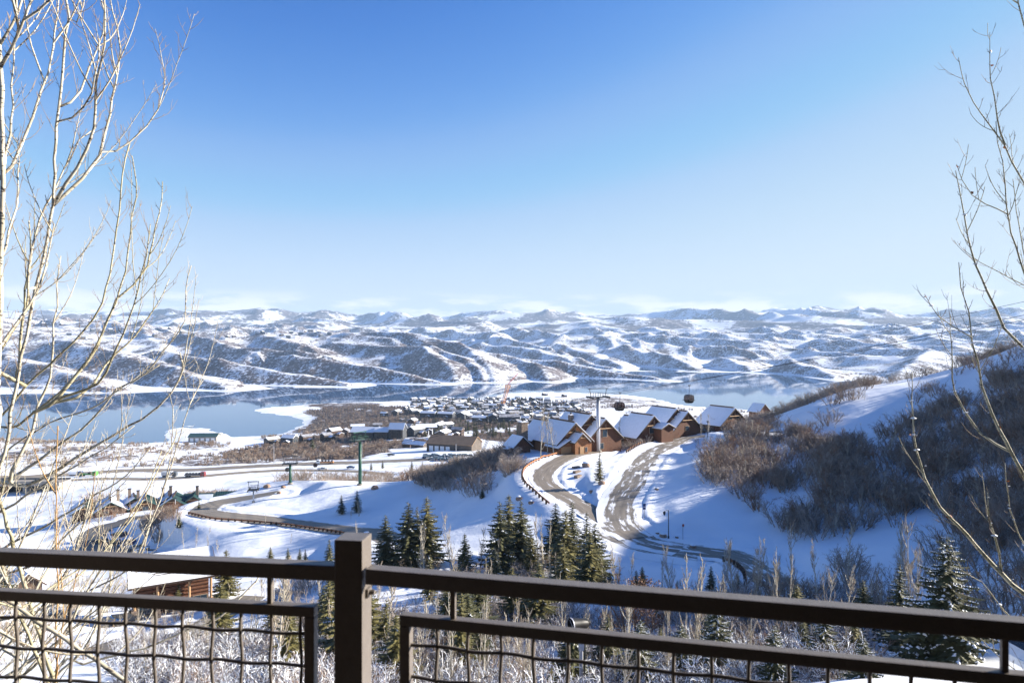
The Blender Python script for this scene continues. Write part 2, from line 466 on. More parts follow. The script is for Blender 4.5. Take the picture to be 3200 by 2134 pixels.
# ------------------------------------------------------------------ level plots
HOUSE_A = pad(1800, 1410, 170, 300, 15.0)
HOUSE_B = pad(2080, 1384, 200, 330, 13.0)
HOUSE_C = pad(2290, 1352, 230, 380, 10.0)
LODGE = pad(520, 1592, 200, 330, 20.0)
LOGB = pad(565, 1925, 70, 140, 9.0)

# ------------------------------------------------------------------ where scrub covers the snow far from the viewer (column, row, radii, density)
SCRUB = [(1010, 1402, 235, 42, 1.0), (800, 1425, 120, 26, .8), (1120, 1322, 170, 36, .85), (960, 1335, 90, 22, .7),
         (1620, 1365, 160, 20, .75), (1060, 1265, 150, 10, .75), (1140, 1288, 200, 26, .9), (640, 1440, 160, 22, .5), (1230, 1390, 90, 14, .8), (1450, 1262, 160, 7, .5), (300, 1425, 430, 45, .46),
         (620, 1395, 130, 16, .45), (1520, 1292, 330, 48, .80), (1900, 1258, 220, 22, .55), (2150, 1290, 260, 26, .36), (1250, 1350, 200, 22, .6), (1400, 1335, 160, 12, .7),
         (150, 1380, 250, 10, .5), (1270, 1385, 80, 12, .8), (1100, 1470, 220, 12, .35), (900, 1372, 90, 9, .75)]
def brush_ground(X, Y, Z):
    px = 1600 + X / Y * FPX; py = 1067 - Z / Y * FPX
    b = np.zeros_like(X) + 0.04
    wob = fbm(X / 60, Y / 90, 4)
    for cx, cy, rx, ry, de in SCRUB:
        q = ((px - cx) / rx) ** 2 + ((py - cy) / ry) ** 2
        b = np.maximum(b, de * (1 - sstep(0.55, 1.25, q + wob * 0.5)))
    b = b * sstep(300, 430, Y)
    b = b * np.clip(0.85 + wob * 0.45, 0, 1.2)
    b = b * sstep(-150.6, -147, Z)
    dist, zr = road_near(X.ravel(), Y.ravel())
    b = b * sstep(1.0, 5.0, dist.reshape(X.shape))
    return b

def land_material(name, scale, snow=(0.84, 0.86, 0.89), scrub=((0.055, 0.036, 0.028), (0.155, 0.108, 0.082)), bump=0.4, bscale=0.45, thr=(0.20, 0.66)):
    m, n, l, b = mat_nodes(name)
    geo = n.new('ShaderNodeNewGeometry')
    at_ = n.new('ShaderNodeAttribute'); at_.attribute_name = 'brush'
    nz = n.new('ShaderNodeTexNoise'); nz.inputs['Scale'].default_value = scale; nz.inputs['Detail'].default_value = 9; nz.inputs['Roughness'].default_value = 0.72
    l.new(geo.outputs['Position'], nz.inputs['Vector'])
    # scrub where noise < threshold(brush)
    t0_, t1_ = thr
    thr = n.new('ShaderNodeMapRange'); thr.inputs['From Min'].default_value = 0; thr.inputs['From Max'].default_value = 1
    thr.inputs['To Min'].default_value = t0_; thr.inputs['To Max'].default_value = t1_
    l.new(at_.outputs['Fac'], thr.inputs['Value'])
    sub = n.new('ShaderNodeMath'); sub.operation = 'SUBTRACT'
    l.new(thr.outputs[0], sub.inputs[0]); l.new(nz.outputs['Fac'], sub.inputs[1])
    rmp = n.new('ShaderNodeMapRange'); rmp.inputs['From Min'].default_value = -0.035; rmp.inputs['From Max'].default_value = 0.05
    l.new(sub.outputs[0], rmp.inputs['Value'])
    n2 = n.new('ShaderNodeTexNoise'); n2.inputs['Scale'].default_value = scale * 0.35; n2.inputs['Detail'].default_value = 6
    l.new(geo.outputs['Position'], n2.inputs['Vector'])
    cr2 = n.new('ShaderNodeValToRGB')
    cr2.color_ramp.elements[0].position = 0.35; cr2.color_ramp.elements[0].color = (*scrub[0], 1)
    cr2.color_ramp.elements[1].position = 0.65; cr2.color_ramp.elements[1].color = (*scrub[1], 1)
    l.new(n2.outputs['Fac'], cr2.inputs[0])
    n3 = n.new('ShaderNodeTexNoise'); n3.inputs['Scale'].default_value = 0.08; n3.inputs['Detail'].default_value = 6
    l.new(geo.outputs['Position'], n3.inputs['Vector'])
    cs = n.new('ShaderNodeValToRGB')
    cs.color_ramp.elements[0].position = 0.3; cs.color_ramp.elements[0].color = (*[v * 0.94 for v in snow], 1)
    cs.color_ramp.elements[1].position = 0.6; cs.color_ramp.elements[1].color = (*snow, 1)
    l.new(n3.outputs['Fac'], cs.inputs[0])
    mx = n.new('ShaderNodeMixRGB')
    l.new(rmp.outputs[0], mx.inputs['Fac']); l.new(cs.outputs[0], mx.inputs['Color1']); l.new(cr2.outputs[0], mx.inputs['Color2'])
    l.new(mx.outputs[0], b.inputs['Base Color'])
    b.inputs['Roughness'].default_value = 0.75
    b.inputs['Specular IOR Level'].default_value = 0.25
    n4 = n.new('ShaderNodeTexNoise'); n4.inputs['Scale'].default_value = bscale; n4.inputs['Detail'].default_value = 7; n4.inputs['Roughness'].default_value = 0.6
    l.new(geo.outputs['Position'], n4.inputs['Vector'])
    bp = n.new('ShaderNodeBump'); bp.inputs['Strength'].default_value = bump; bp.inputs['Distance'].default_value = 0.35
    l.new(n4.outputs['Fac'], bp.inputs['Height'])
    bp2 = n.new('ShaderNodeBump'); bp2.inputs['Strength'].default_value = 0.5; bp2.inputs['Distance'].default_value = 0.25 / scale * 0.1
    l.new(rmp.outputs[0], bp2.inputs['Height']); l.new(bp.outputs[0], bp2.inputs['Normal'])
    l.new(bp2.outputs[0], b.inputs['Normal'])
    return m

M_GROUND = land_material('snow_ground', 0.16, thr=(0.20, 0.92))
M_HILLS = land_material('scrub_hills', 0.085, scrub=((0.06, 0.043, 0.04), (0.15, 0.11, 0.095)), bump=0.25, bscale=0.05, thr=(0.26, 0.625))
M_MOUNT = land_material('far_mountains', 0.02, scrub=((0.05, 0.045, 0.05), (0.12, 0.10, 0.10)), bump=0.25, bscale=0.01, thr=(0.20, 0.72))

def geom(a, b, n): return np.exp(np.linspace(math.log(a), math.log(b), n, endpoint=False))
ds = np.concatenate([geom(5, 60, 60), geom(60, 108, 60), geom(108, 290, 210), geom(290, 620, 130), geom(620, 2450, 150), [2450.0]])
us = np.concatenate([np.linspace(-1.15, -0.8, 20, endpoint=False), np.linspace(-0.8, 0.8, 400, endpoint=False), np.linspace(0.8, 2.3, 60)])
me, GX, GY, GZ = grid_mesh('ground', us, ds, H, {'brush': brush_ground})
ground = mesh_obj('ground', me, M_GROUND)
tag(ground, kind='structure')

# ------------------------------------------------------------------ road surfaces
def road_material(name, asphalt, cover):
    m, n, l, b = mat_nodes(name)
    uv = n.new('ShaderNodeUVMap'); uv.uv_map = 'along'
    geo = n.new('ShaderNodeNewGeometry')
    mp_ = n.new('ShaderNodeMapping'); mp_.inputs['Scale'].default_value = (2.6, 0.07, 1)
    l.new(uv.outputs[0], mp_.inputs[0])
    n1 = n.new('ShaderNodeTexNoise'); n1.inputs['Scale'].default_value = 1.3; n1.inputs['Detail'].default_value = 7; n1.inputs['Roughness'].default_value = 0.68
    l.new(mp_.outputs[0], n1.inputs['Vector'])
    n2 = n.new('ShaderNodeTexNoise'); n2.inputs['Scale'].default_value = 0.22; n2.inputs['Detail'].default_value = 8; n2.inputs['Roughness'].default_value = 0.7
    l.new(geo.outputs['Position'], n2.inputs['Vector'])
    sx = n.new('ShaderNodeSeparateXYZ'); l.new(uv.outputs[0], sx.inputs[0])
    ab = n.new('ShaderNodeMath'); ab.operation = 'ABSOLUTE'; l.new(sx.outputs['X'], ab.inputs[0])
    pw = n.new('ShaderNodeMapRange'); pw.inputs['From Min'].default_value = 0.55; pw.inputs['From Max'].default_value = 1.0; pw.inputs['To Max'].default_value = 0.32
    l.new(ab.outputs[0], pw.inputs['Value'])
    a1 = n.new('ShaderNodeMath'); a1.operation = 'MULTIPLY_ADD'; a1.inputs[1].default_value = 0.34
    l.new(n2.outputs['Fac'], a1.inputs[0]); l.new(pw.outputs[0], a1.inputs[2])
    a2 = n.new('ShaderNodeMath'); a2.operation = 'MULTIPLY_ADD'; a2.inputs[1].default_value = 0.82
    l.new(n1.outputs['Fac'], a2.inputs[0]); l.new(a1.outputs[0], a2.inputs[2])
    rr = n.new('ShaderNodeMapRange'); rr.inputs['From Min'].default_value = cover; rr.inputs['From Max'].default_value = cover + 0.07
    l.new(a2.outputs[0], rr.inputs['Value'])
    n5 = n.new('ShaderNodeTexNoise'); n5.inputs['Scale'].default_value = 2.0; n5.inputs['Detail'].default_value = 6
    l.new(mp_.outputs[0], n5.inputs['Vector'])
    ca = n.new('ShaderNodeValToRGB')
    ca.color_ramp.elements[0].position = 0.3; ca.color_ramp.elements[0].color = (*[v * 0.72 for v in asphalt], 1)
    ca.color_ramp.elements[1].position = 0.7; ca.color_ramp.elements[1].color = (*[v * 1.3 for v in asphalt], 1)
    l.new(n5.outputs['Fac'], ca.inputs[0])
    mx = n.new('ShaderNodeMixRGB'); l.new(rr.outputs[0], mx.inputs['Fac']); l.new(ca.outputs[0], mx.inputs['Color1'])
    mx.inputs['Color2'].default_value = (0.82, 0.83, 0.85, 1)
    l.new(mx.outputs[0], b.inputs['Base Color'])
    rg = n.new('ShaderNodeMapRange'); rg.inputs['To Min'].default_value = 0.55; rg.inputs['To Max'].default_value = 0.85
    l.new(n2.outputs['Fac'], rg.inputs['Value']); l.new(rg.outputs[0], b.inputs['Roughness'])
    bp = n.new('ShaderNodeBump'); bp.inputs['Strength'].default_value = 0.5; bp.inputs['Distance'].default_value = 0.06
    l.new(a2.outputs[0], bp.inputs['Height']); l.new(bp.outputs[0], b.inputs['Normal'])
    return m
M_ROAD = {'hillside_road': road_material('hillside_asphalt', (0.19, 0.162, 0.128), 0.6),
          'hairpin_road': road_material('hairpin_asphalt', (0.215, 0.178, 0.135), 0.66),
          'junction_apron': road_material('apron_asphalt', (0.19, 0.165, 0.135), 0.545),
          'access_road': road_material('access_asphalt', (0.215, 0.182, 0.142), 0.74),
          'parking_road': road_material('parking_asphalt', (0.11, 0.105, 0.1), 0.76),
          'highway': road_material('highway_asphalt', (0.23, 0.19, 0.145), 0.77),
          'frontage_road': road_material('frontage_asphalt', (0.25, 0.205, 0.15), 0.74),
          'driveway': road_material('driveway_asphalt', (0.22, 0.185, 0.14), 0.7)}
for k_, (name, hw, c) in enumerate(RDATA):
    n = len(c); W = 9
    tan = np.gradient(c[:, :2], axis=0); tan /= np.linalg.norm(tan, axis=1)[:, None] + 1e-9
    nor = np.stack([tan[:, 1], -tan[:, 0]], -1)
    s = np.concatenate([[0], np.cumsum(np.linalg.norm(np.diff(c[:, :2], axis=0), axis=1))])
    vs = []; uvs = []
    for i in range(n):
        for j in range(W):
            t = j / (W - 1) * 2 - 1
            ww = hw + 0.35 * pn(s[i] / 5.0 + 40 * (t > 0), 3.3 * k_) * (abs(t) > 0.9)
            vs.append((c[i, 0] + nor[i, 0] * t * ww, c[i, 1] + nor[i, 1] * t * ww, c[i, 2] + 0.02 - 0.05 * t * t - 0.006 * k_))
            uvs.append((t, s[i]))
    fs = [(i * W + j, i * W + j + 1, (i + 1) * W + j + 1, (i + 1) * W + j) for i in range(n - 1) for j in range(W - 1)]
    me = bpy.data.meshes.new(name); me.from_pydata(vs, [], fs)
    ul = me.uv_layers.new(name='along')
    li = np.zeros(len(me.loops), np.int32); me.loops.foreach_get('vertex_index', li)
    ul.data.foreach_set('uv', np.array(uvs)[li].astype(np.float32).ravel())
    me.polygons.foreach_set('use_smooth', [True] * len(fs)); me.update()
    if me.polygons[0].normal.z < 0: me.flip_normals()
    tag(mesh_obj(name, me, M_ROAD[name]), kind='structure')

# ------------------------------------------------------------------ lake
LAKE_Z = -150.0
m, n, l, b = mat_nodes('lake_water')
b.inputs['Base Color'].default_value = (0.008, 0.065, 0.17, 1)
b.inputs['Roughness'].default_value = 0.03
b.inputs['IOR'].default_value = 1.42
geo = n.new('ShaderNodeNewGeometry')
nz = n.new('ShaderNodeTexNoise'); nz.inputs['Scale'].default_value = 0.05; nz.inputs['Detail'].default_value = 4
l.new(geo.outputs['Position'], nz.inputs['Vector'])
bp = n.new('ShaderNodeBump'); bp.inputs['Strength'].default_value = 0.03; bp.inputs['Distance'].default_value = 0.5
l.new(nz.outputs['Fac'], bp.inputs['Height']); l.new(bp.outputs[0], b.inputs['Normal'])
M_WATER = m
mb = MB()
mb.add([(-2600, 700, LAKE_Z), (3600, 700, LAKE_Z), (3600, 4300, LAKE_Z), (-2600, 4300, LAKE_Z)], [(0, 1, 2, 3)])
tag(mb.build('lake_water', M_WATER), kind='structure')

# ------------------------------------------------------------------ hills across the lake
HS = {
    -900: [(1700, -172, 0), (1850, -150, 0), (2300, 1160), (2900, 1085), (3500, 1015), (4500, 1005), (6500, 1000)],
    0: [(1750, -172, 0), (1905, -150, 0), (2300, 1165), (2800, 1105), (3300, 1035), (3800, 1002), (4600, 1000), (6500, 1000)],
    300: [(1800, -172, 0), (1960, -150, 0), (2350, 1172), (2900, 1100), (3400, 1040), (3900, 1008), (4800, 1012), (6500, 1006)],
    700: [(1900, -172, 0), (2060, -150, 0), (2400, 1180), (2900, 1120), (3400, 1064), (3800, 1034), (4500, 1040), (6500, 1018)],
    1000: [(2000, -172, 0), (2170, -150, 0), (2500, 1176), (2900, 1120), (3300, 1074), (3700, 1030), (4300, 1050), (6500, 1022)],
    1300: [(2150, -172, 0), (2330, -150, 0), (2600, 1172), (2950, 1118), (3300, 1072), (3550, 1042), (4100, 1080), (5000, 1064), (6500, 1030)],
    1600: [(2250, -172, 0), (2440, -150, 0), (2700, 1172), (3000, 1130), (3200, 1112), (3600, 1128), (4200, 1100), (5000, 1066), (6500, 1032)],
    1900: [(2300, -172, 0), (2480, -150, 0), (2650, 1182), (2850, 1162), (3150, -154, 0), (3350, -149, 0), (3600, 1145), (4200, 1105), (5000, 1068), (6500, 1028)],
    2090: [(2350, -172, 0), (2480, -152, 0), (2600, -147, 0), (2750, -160, 0), (3100, -162, 0), (3300, -150, 0), (3700, 1135), (4500, 1090), (6500, 1028)],
    2400: [(2300, -172, 0), (2900, -168, 0), (3120, -150, 0), (3500, 1142), (4200, 1104), (5000, 1074), (6500, 1026)],
    2700: [(2350, -172, 0), (2580, -150, 0), (2900, 1150), (3500, 1112), (4500, 1072), (6500, 1022)],
    3000: [(2200, -172, 0), (2450, -150, 0), (2900, 1145), (3600, 1090), (4500, 1050), (6500, 1012)],
    3500: [(2100, -165, 0), (2350, -145, 0), (2900, 1120), (3600, 1062), (4500, 1025), (6500, 1002)],
    4200: [(2100, -150, 0), (2900, 1100), (4500, 1010), (6500, 1000)],
}
hx, hy, hzv = [], [], []
for px, lst in HS.items():
    for t in lst:
        d = t[0]; z = t[1] if len(t) == 3 else (1067 - t[1]) / FPX * d
        hx.append((px - 1600) / FPX); hy.append(math.log(d) * 1.3); hzv.append(z)
hx = np.array(hx); hy = np.array(hy); hzv = np.array(hzv)
_m = len(hx)
_B = np.zeros((_m + 3, _m + 3))
_B[:_m, :_m] = _phi((hx[:, None] - hx[None]) ** 2 + (hy[:, None] - hy[None]) ** 2) + np.eye(_m) * 1e-3
_B[:_m, _m] = 1; _B[:_m, _m + 1] = hx; _B[:_m, _m + 2] = hy; _B[_m:, :_m] = _B[:_m, _m:].T
_hw = np.linalg.solve(_B, np.concatenate([hzv, np.zeros(3)]))
SPURS = [   # ridge crests: column, row, distance
    ([(1130, 1036, 3650), (1270, 1038, 3500), (1400, 1062, 3350), (1560, 1105, 3150), (1750, 1130, 2950), (1900, 1155, 2800), (2000, 1170, 2700), (2100, 1190, 2540)], .36),
    ([(1470, 1085, 3230), (1500, 1120, 2850), (1535, 1190, 2480)], .42),
    ([(1620, 1116, 3060), (1690, 1160, 2700), (1720, 1196, 2470)], .40),
    ([(1040, 1066, 3400), (1180, 1076, 3220), (1290, 1079, 3100), (1350, 1100, 2900), (1400, 1140, 2680), (1415, 1182, 2480)], .46),
    ([(1330, 1080, 3150), (1430, 1105, 2950), (1480, 1150, 2680), (1500, 1190, 2480)], .45),
    ([(880, 1106, 2850), (1050, 1122, 2680), (1200, 1152, 2520), (1330, 1180, 2400), (1400, 1200, 2330)], .44),
    ([(760, 1082, 3050), (900, 1092, 2950), (1000, 1100, 2880)], .42),
    ([(480, 1092, 2750), (750, 1128, 2540), (950, 1172, 2360), (1120, 1212, 2210)], .38),
    ([(200, 1060, 2900), (400, 1110, 2550), (600, 1165, 2280), (700, 1215, 2080)], .33),
    ([(-100, 1090, 2650), (150, 1140, 2330), (300, 1200, 2050)], .33),
    ([(800, 1040, 3750), (900, 1062, 3400), (960, 1075, 3250)], .40),
    ([(560, 1040, 3550), (700, 1070, 3200), (780, 1098, 2960)], .38),
    ([(2250, 1110, 3900), (2330, 1140, 3500), (2380, 1172, 3150)], .40),
    ([(2050, 1092, 4300), (2120, 1125, 3800), (2180, 1160, 3350)], .40),
    ([(2480, 1120, 3300), (2560, 1150, 2950), (2600, 1188, 2600)], .36),
    ([(2900, 1090, 3500), (2840, 1140, 2950), (2800, 1185, 2600)], .36),
    ([(1750, 1075, 4700), (1850, 1105, 4200), (1930, 1135, 3700)], .36),
    ([(1480, 1070, 4800), (1620, 1085, 4400), (1750, 1108, 3900)], .36),
    ([(2350, 1070, 5000), (2500, 1085, 4500), (2650, 1105, 4000)], .34),
    ([(2900, 1040, 4800), (3000, 1075, 4200), (3050, 1110, 3500)], .34),
]
SPP = [(spline([at(*p) for p in pts], 60), sl) for pts, sl in SPURS]
def HH(x, y):
    x = np.asarray(x, float); y = np.asarray(y, float); shp = x.shape
    x = x.ravel(); y = y.ravel()
    u = x / y; v = np.log(y) * 1.3
    z = np.empty(len(u))
    for i in range(0, len(u), 20000):
        s = slice(i, i + 20000)
        z[s] = _phi((u[s, None] - hx[None]) ** 2 + (v[s, None] - hy[None]) ** 2) @ _hw[:_m] + _hw[_m] + _hw[_m + 1] * u[s] + _hw[_m + 2] * v[s]
    above = sstep(-152, -115, z)
    z = z - above * 32 * (1 - sstep(3600, 5000, y))
    wx = x + 110 * fbm(x / 600, y / 600, 2); wy = y + 110 * fbm(x / 600 + 9, y / 600 + 4, 2)
    rd = ridged((wx * 0.8 + wy * 0.35) / 560, (wy * 0.9 - wx * 0.3) / 900, 4, 2.1, 0.38)
    z = z + above * (rd - 0.75) * (24 + 34 * sstep(3300, 4200, y))
    sp = np.full(len(z), -1e9)
    for pts, sl in SPP:
        m_ = (x > pts[:, 0].min() - 700) & (x < pts[:, 0].max() + 700) & (y > pts[:, 1].min() - 700) & (y < pts[:, 1].max() + 700)
        if not m_.any(): continue
        xx = wx[m_] * 0.35 + x[m_] * 0.65; yy = wy[m_] * 0.35 + y[m_] * 0.65
        best = np.full(len(xx), -1e9)
        for i in range(len(pts) - 1):
            a = pts[i]; b_ = pts[i + 1]; dd = b_ - a
            t = np.clip(((xx - a[0]) * dd[0] + (yy - a[1]) * dd[1]) / (dd[0] ** 2 + dd[1] ** 2 + 1e-9), 0, 1)
            ds_ = np.hypot(xx - a[0] - dd[0] * t, yy - a[1] - dd[1] * t)
            side = (xx - a[0]) * dd[1] - (yy - a[1]) * dd[0]          # steeper on the side turned from the sun
            sgn = 1.0 if (dd[1] * 0.96 - dd[0] * 0.28) > 0 else -1.0
            k_s = np.where(side * sgn < 0, 1.55, 0.8)
            best = np.maximum(best, a[2] + dd[2] * t - sl * k_s * (np.sqrt(ds_ ** 2 + 14 ** 2) - 14))
        o = sp[m_]; sp[m_] = np.maximum(o, best)
    k = 9.0
    hi = np.maximum(z, sp)
    z = hi + np.log(np.exp((z - hi) / k) + np.exp((sp - hi) / k)) * k - 2
    gul = ridged((wx + .3 * wy) / 260 + 5, wy / 420, 4, 2.1, .42)
    z = z + (gul - 0.7) * (8.0 + 8.0 * sstep(3600, 4500, y)) * sstep(-150, -115, z)
    # a narrow bare shelf along the water line
    z = np.where((z > -151) & (z < -141), -150.6 + (z + 151) * 0.55, z)
    return z.reshape(shp)
def brush_hills(X, Y, Z):
    dzx = np.gradient(Z, axis=1) / (np.gradient(X, axis=1) + 1e-6)
    dzy = np.gradient(Z, axis=0) / (np.gradient(Y, axis=0) + 1e-6)
    sl = np.hypot(dzx, dzy)
    u = X / Y
    b = 0.52 + 0.8 * np.clip(sl, 0, 0.45) + 0.20 * fbm(X / 260, Y / 260, 4)
    right = sstep(0.02, 0.2, u + 0.00012 * (Y - 3200)) * sstep(2700, 3300, Y)
    b = b - 0.11 * right - 0.02 * sstep(3300, 4300, Y)
    b = b - 0.05 + 0.30 * fbm(X / 80, Y / 130, 3)
    b = b * sstep(-148.5, -145.5, Z)
    return np.clip(b, 0, 0.92)
dsh = geom(1650, 6500, 330)
ush = np.linspace(-0.95, 0.98, 520)
me, _, _, _hz = grid_mesh('hills', ush, dsh, HH, {'brush': brush_hills})
HZ_MIN = float(_hz.min())
hills = mesh_obj('hills', me, M_HILLS); tag(hills, kind='structure')

# ------------------------------------------------------------------ far ranges
SKYL_PX = np.array([-800, 0, 150, 300, 480, 640, 700, 810, 900, 1000, 1110, 1210, 1320, 1450, 1600, 1800, 2000, 2200, 2400, 2600, 2720, 2830, 2950, 3100, 3300, 4200])
SKYL_PY = np.array([975, 972, 978, 990, 985, 978, 980, 972, 985, 990, 1003, 993, 1001, 992, 986, 988, 990, 986, 984, 973, 980, 992, 984, 976, 968, 975])
def HM(x, y):
    u = x / y
    pxs = 1600 + u * FPX
    top = (1067 - np.interp(pxs, SKYL_PX, SKYL_PY)) / FPX * 13000
    t = (y - 6000) / 7000.0
    base = (1067 - 1012) / FPX * y * 0.9 - 40
    z = base * (1 - sstep(0.1, 1.0, t)) + top * sstep(0.0, 1.0, t)
    wx = x + 600 * fbm(x / 2600, y / 2600, 3); wy = y + 600 * fbm(x / 2600 + 5, y / 2600, 3)
    rd = ridged((wx + 0.4 * wy) / 2300, (wy - 0.3 * wx) / 2600, 7, 2.1, 0.46)
    z = z + (rd - 0.8) * 125 * (0.45 + 0.55 * sstep(0.0, 0.5, t)) * (1 - 0.68 * sstep(0.55, 0.9, t))
    z = z - sstep(1.05, 1.5, t) * 260
    z = z - 60 * (1 - sstep(0, 0.12, t))
    return z
def brush_mount(X, Y, Z):
    b = 0.66 + 0.55 * fbm(X / 500, Y / 700, 5)
    return np.clip(b, 0, 0.8)
dsm = geom(5900, 17000, 150)
me, _, _, _mz = grid_mesh('mountains', np.linspace(-1.0, 1.0, 480), dsm, HM, {'brush': brush_mount})
MZ_MIN, MZ_MAX = float(_mz.min()), float(_mz.max())
tag(mesh_obj('mountains', me, M_MOUNT), kind='structure')

# ------------------------------------------------------------------ haze: one closed box of thin pale air around everything
m = bpy.data.materials.new('haze_air'); m.use_nodes = True
n = m.node_tree.nodes; l = m.node_tree.links; n.clear()
pv = n.new('ShaderNodeVolumePrincipled')
pv.inputs['Color'].default_value = (0.50, 0.70, 1.0, 1)
pv.inputs['Density'].default_value = 5.4e-5
pv.inputs['Anisotropy'].default_value = 0.0
ou = n.new('ShaderNodeOutputMaterial'); l.new(pv.outputs[0], ou.inputs['Volume'])
mb = MB(); zlo = min(float(np.min(GZ)), HZ_MIN, MZ_MIN) - 1.0; zhi = MZ_MAX + 15.0
mb.box(-19500, 19500, -60, 19000, zlo, zhi)

haze = mb.build('haze', m); tag(haze, kind='stuff')
# ------------------------------------------------------------------ balcony the photograph is taken from
M_BRONZE = simple('bronze_paint', (0.150, 0.128, 0.110), rough=0.40, var=0.10, scale=30, bump=0.10, bscale=180, spec=0.5)
M_STUCCO = simple('dark_timber_wall', (0.07, 0.05, 0.035), rough=0.8, var=0.3, scale=6, bump=0.2)
M_DECK = simple('deck_stone', (0.075, 0.065, 0.058), rough=0.8, var=0.2, scale=5, bump=0.2)
mb = MB(); mb.box(-5, 5, -2.6, 1.72, -1.80, -1.62); tag(mb.build('balcony_floor', M_DECK), kind='structure')
mb = MB(); mb.box(-5, 5, -2.9, -2.6, -16, 3.2); tag(mb.build('balcony_wall', M_STUCCO), kind='structure')
mb = MB(); mb.box(-5, 5, -2.6, 1.15, 1.05, 1.3); tag(mb.build('unseen_ceiling', M_STUCCO), kind='structure')  # unseen; reaches forward to keep sky light off the rail fronts

mb = MB(); mb.box(2.9, 3.15, -2.6, 0.6, -1.62, 1.05); tag(mb.build('added_side_wall', M_STUCCO), kind='structure')  # unseen wall added to cut side light on the rail fronts
mb = MB(); mb.box(-2.95, -2.7, -2.6, 1.1, -1.62, 1.05); tag(mb.build('added_side_wall', M_STUCCO), kind='structure')  # added on the left too, out of view, to block the sky
def bevel_mesh(me, w, seg=2):
    bm = bmesh.new(); bm.from_mesh(me)
    bmesh.ops.bevel(bm, geom=bm.edges[:], offset=w, segments=seg, profile=0.7, affect='EDGES')
    bm.to_mesh(me); bm.free(); me.update()
    return me

# local frame of a rail run: origin a, x along the run, y away from the viewer, z up
def run_frame(a, b):
    a = Vector((*a, 0)); b = Vector((*b, 0))
    t = (b - a).normalized()
    nrm = Vector((-t.y, t.x, 0))
    M = Matrix((( t.x, nrm.x, 0, a.x), (t.y, nrm.y, 0, a.y), (0, 0, 1, 0), (0, 0, 0, 1)))
    return M, (b - a).length

def wire(M, p0, p1, amp, period, phase, along_z):
    n = max(8, int((Vector(p1) - Vector(p0)).length / period * 8))
    pts = []
    for i in range(n + 1):
        t = i / n
        p = Vector(p0).lerp(Vector(p1), t)
        L = (Vector(p1) - Vector(p0)).length * t
        w = math.sin(math.pi * (L / period) + phase) * amp
        j = math.sin(L * 31 + phase * 3) * 0.0006
        p.y += w
        if along_z: p.x += w * 0.55 + j
        else: p.z += w * 0.55 + j
        pts.append(M @ p)
    m_ = MB(); m_.tube(pts, 0.0042, 6)
    return m_

def rail_panel(name, a, b, label, stubs, panel0, panel1, post_at, vx0, zlow):
    M, L = run_frame(a, b)
    root = empty(name, (a[0], a[1], -1.62), 0, label, 'railing', 'railing runs of the balcony')
    inv = Matrix.Translation((-a[0], -a[1], 1.62))
    K = inv @ M
    def bar(nm, x0, x1, y0, y1, z0, z1, bev=0.004):
        m_ = MB(); m_.box(x0, x1, y0, y1, z0, z1, K)
        me_ = bevel_mesh(m_.mesh(nm, M_BRONZE), bev)
        return mesh_obj(nm, me_, None, root)
    bar('top_rail', 0, L, 0, 0.036, -0.556, -0.52)
    z0, z1 = -0.645, -0.62
    bar('panel_top_bar', panel0, panel1, 0.006, 0.031, z0, z1)
    bar('panel_bottom_bar', panel0, panel1, 0.006, 0.031, zlow, zlow + 0.025)
    for e, x in (('a', panel0), ('b', panel1 - 0.025)):
        bar('panel_side_bar', x, x + 0.025, 0.006, 0.031, zlow + 0.025, z0)
    for x in stubs:
        bar('spacer', x, x + 0.0115, 0.012, 0.0235, -0.62, -0.556, 0.0015)
    sp = 0.0745
    x = vx0; i = 0
    while x < panel1 - 0.03:
        if x > panel0 + 0.03:
            w_ = wire(K, (x, 0.018, zlow + 0.02), (x, 0.018, z0 + 0.004), 0.0018, sp, math.pi * (i % 2) + math.pi / 2, True)
            w_.build('vertical_wire', M_BRONZE, root, smooth=True)
        x += sp; i += 1
    z = -0.689; i = 0
    while z > zlow + 0.04:
        w_ = wire(K, (panel0 + 0.02, 0.018, z), (panel1 - 0.02, 0.018, z), 0.0018, sp, math.pi * (i % 2) + math.pi / 2 + math.pi * ((vx0 - panel0 - 0.02) / sp + 1), False)
        w_.build('horizontal_wire', M_BRONZE, root, smooth=True)
        z -= sp; i += 1
    return root
# left run: from beyond the frame to the post; right run: from the post to beyond the frame
LA, LB = (-2.10, 1.797), (-0.400, 1.581)
RA, RB = (-0.336, 1.5615), (1.55, 1.1225)
LM, LL = run_frame(LA, LB); RM, RL = run_frame(RA, RB)
def lx(px, A, Bp):   # pixel column -> distance along a run
    u = (px - 1600) / FPX
    t = (u * A[1] - A[0]) / ((Bp[0] - A[0]) - u * (Bp[1] - A[1]))
    return t * math.hypot(Bp[0] - A[0], Bp[1] - A[1])
vl = lx(33, LA, LB); sp_ = 0.0745
rail_panel('balcony_railing', LA, LB, 'bronze metal railing panel with wire mesh, running into the post from beside the aspens', [lx(826, LA, LB)], -0.3, lx(978, LA, LB), 0, vl - 8 * sp_, -1.52)
vr = lx(1356, RA, RB)
rail_panel('balcony_railing', RA, RB, 'bronze railing panel with wire mesh, long run from the post past the van', [lx(1401, RA, RB), lx(3141, RA, RB)], lx(1244, RA, RB), RL + 0.3, 0, vr - sp_, -1.52)
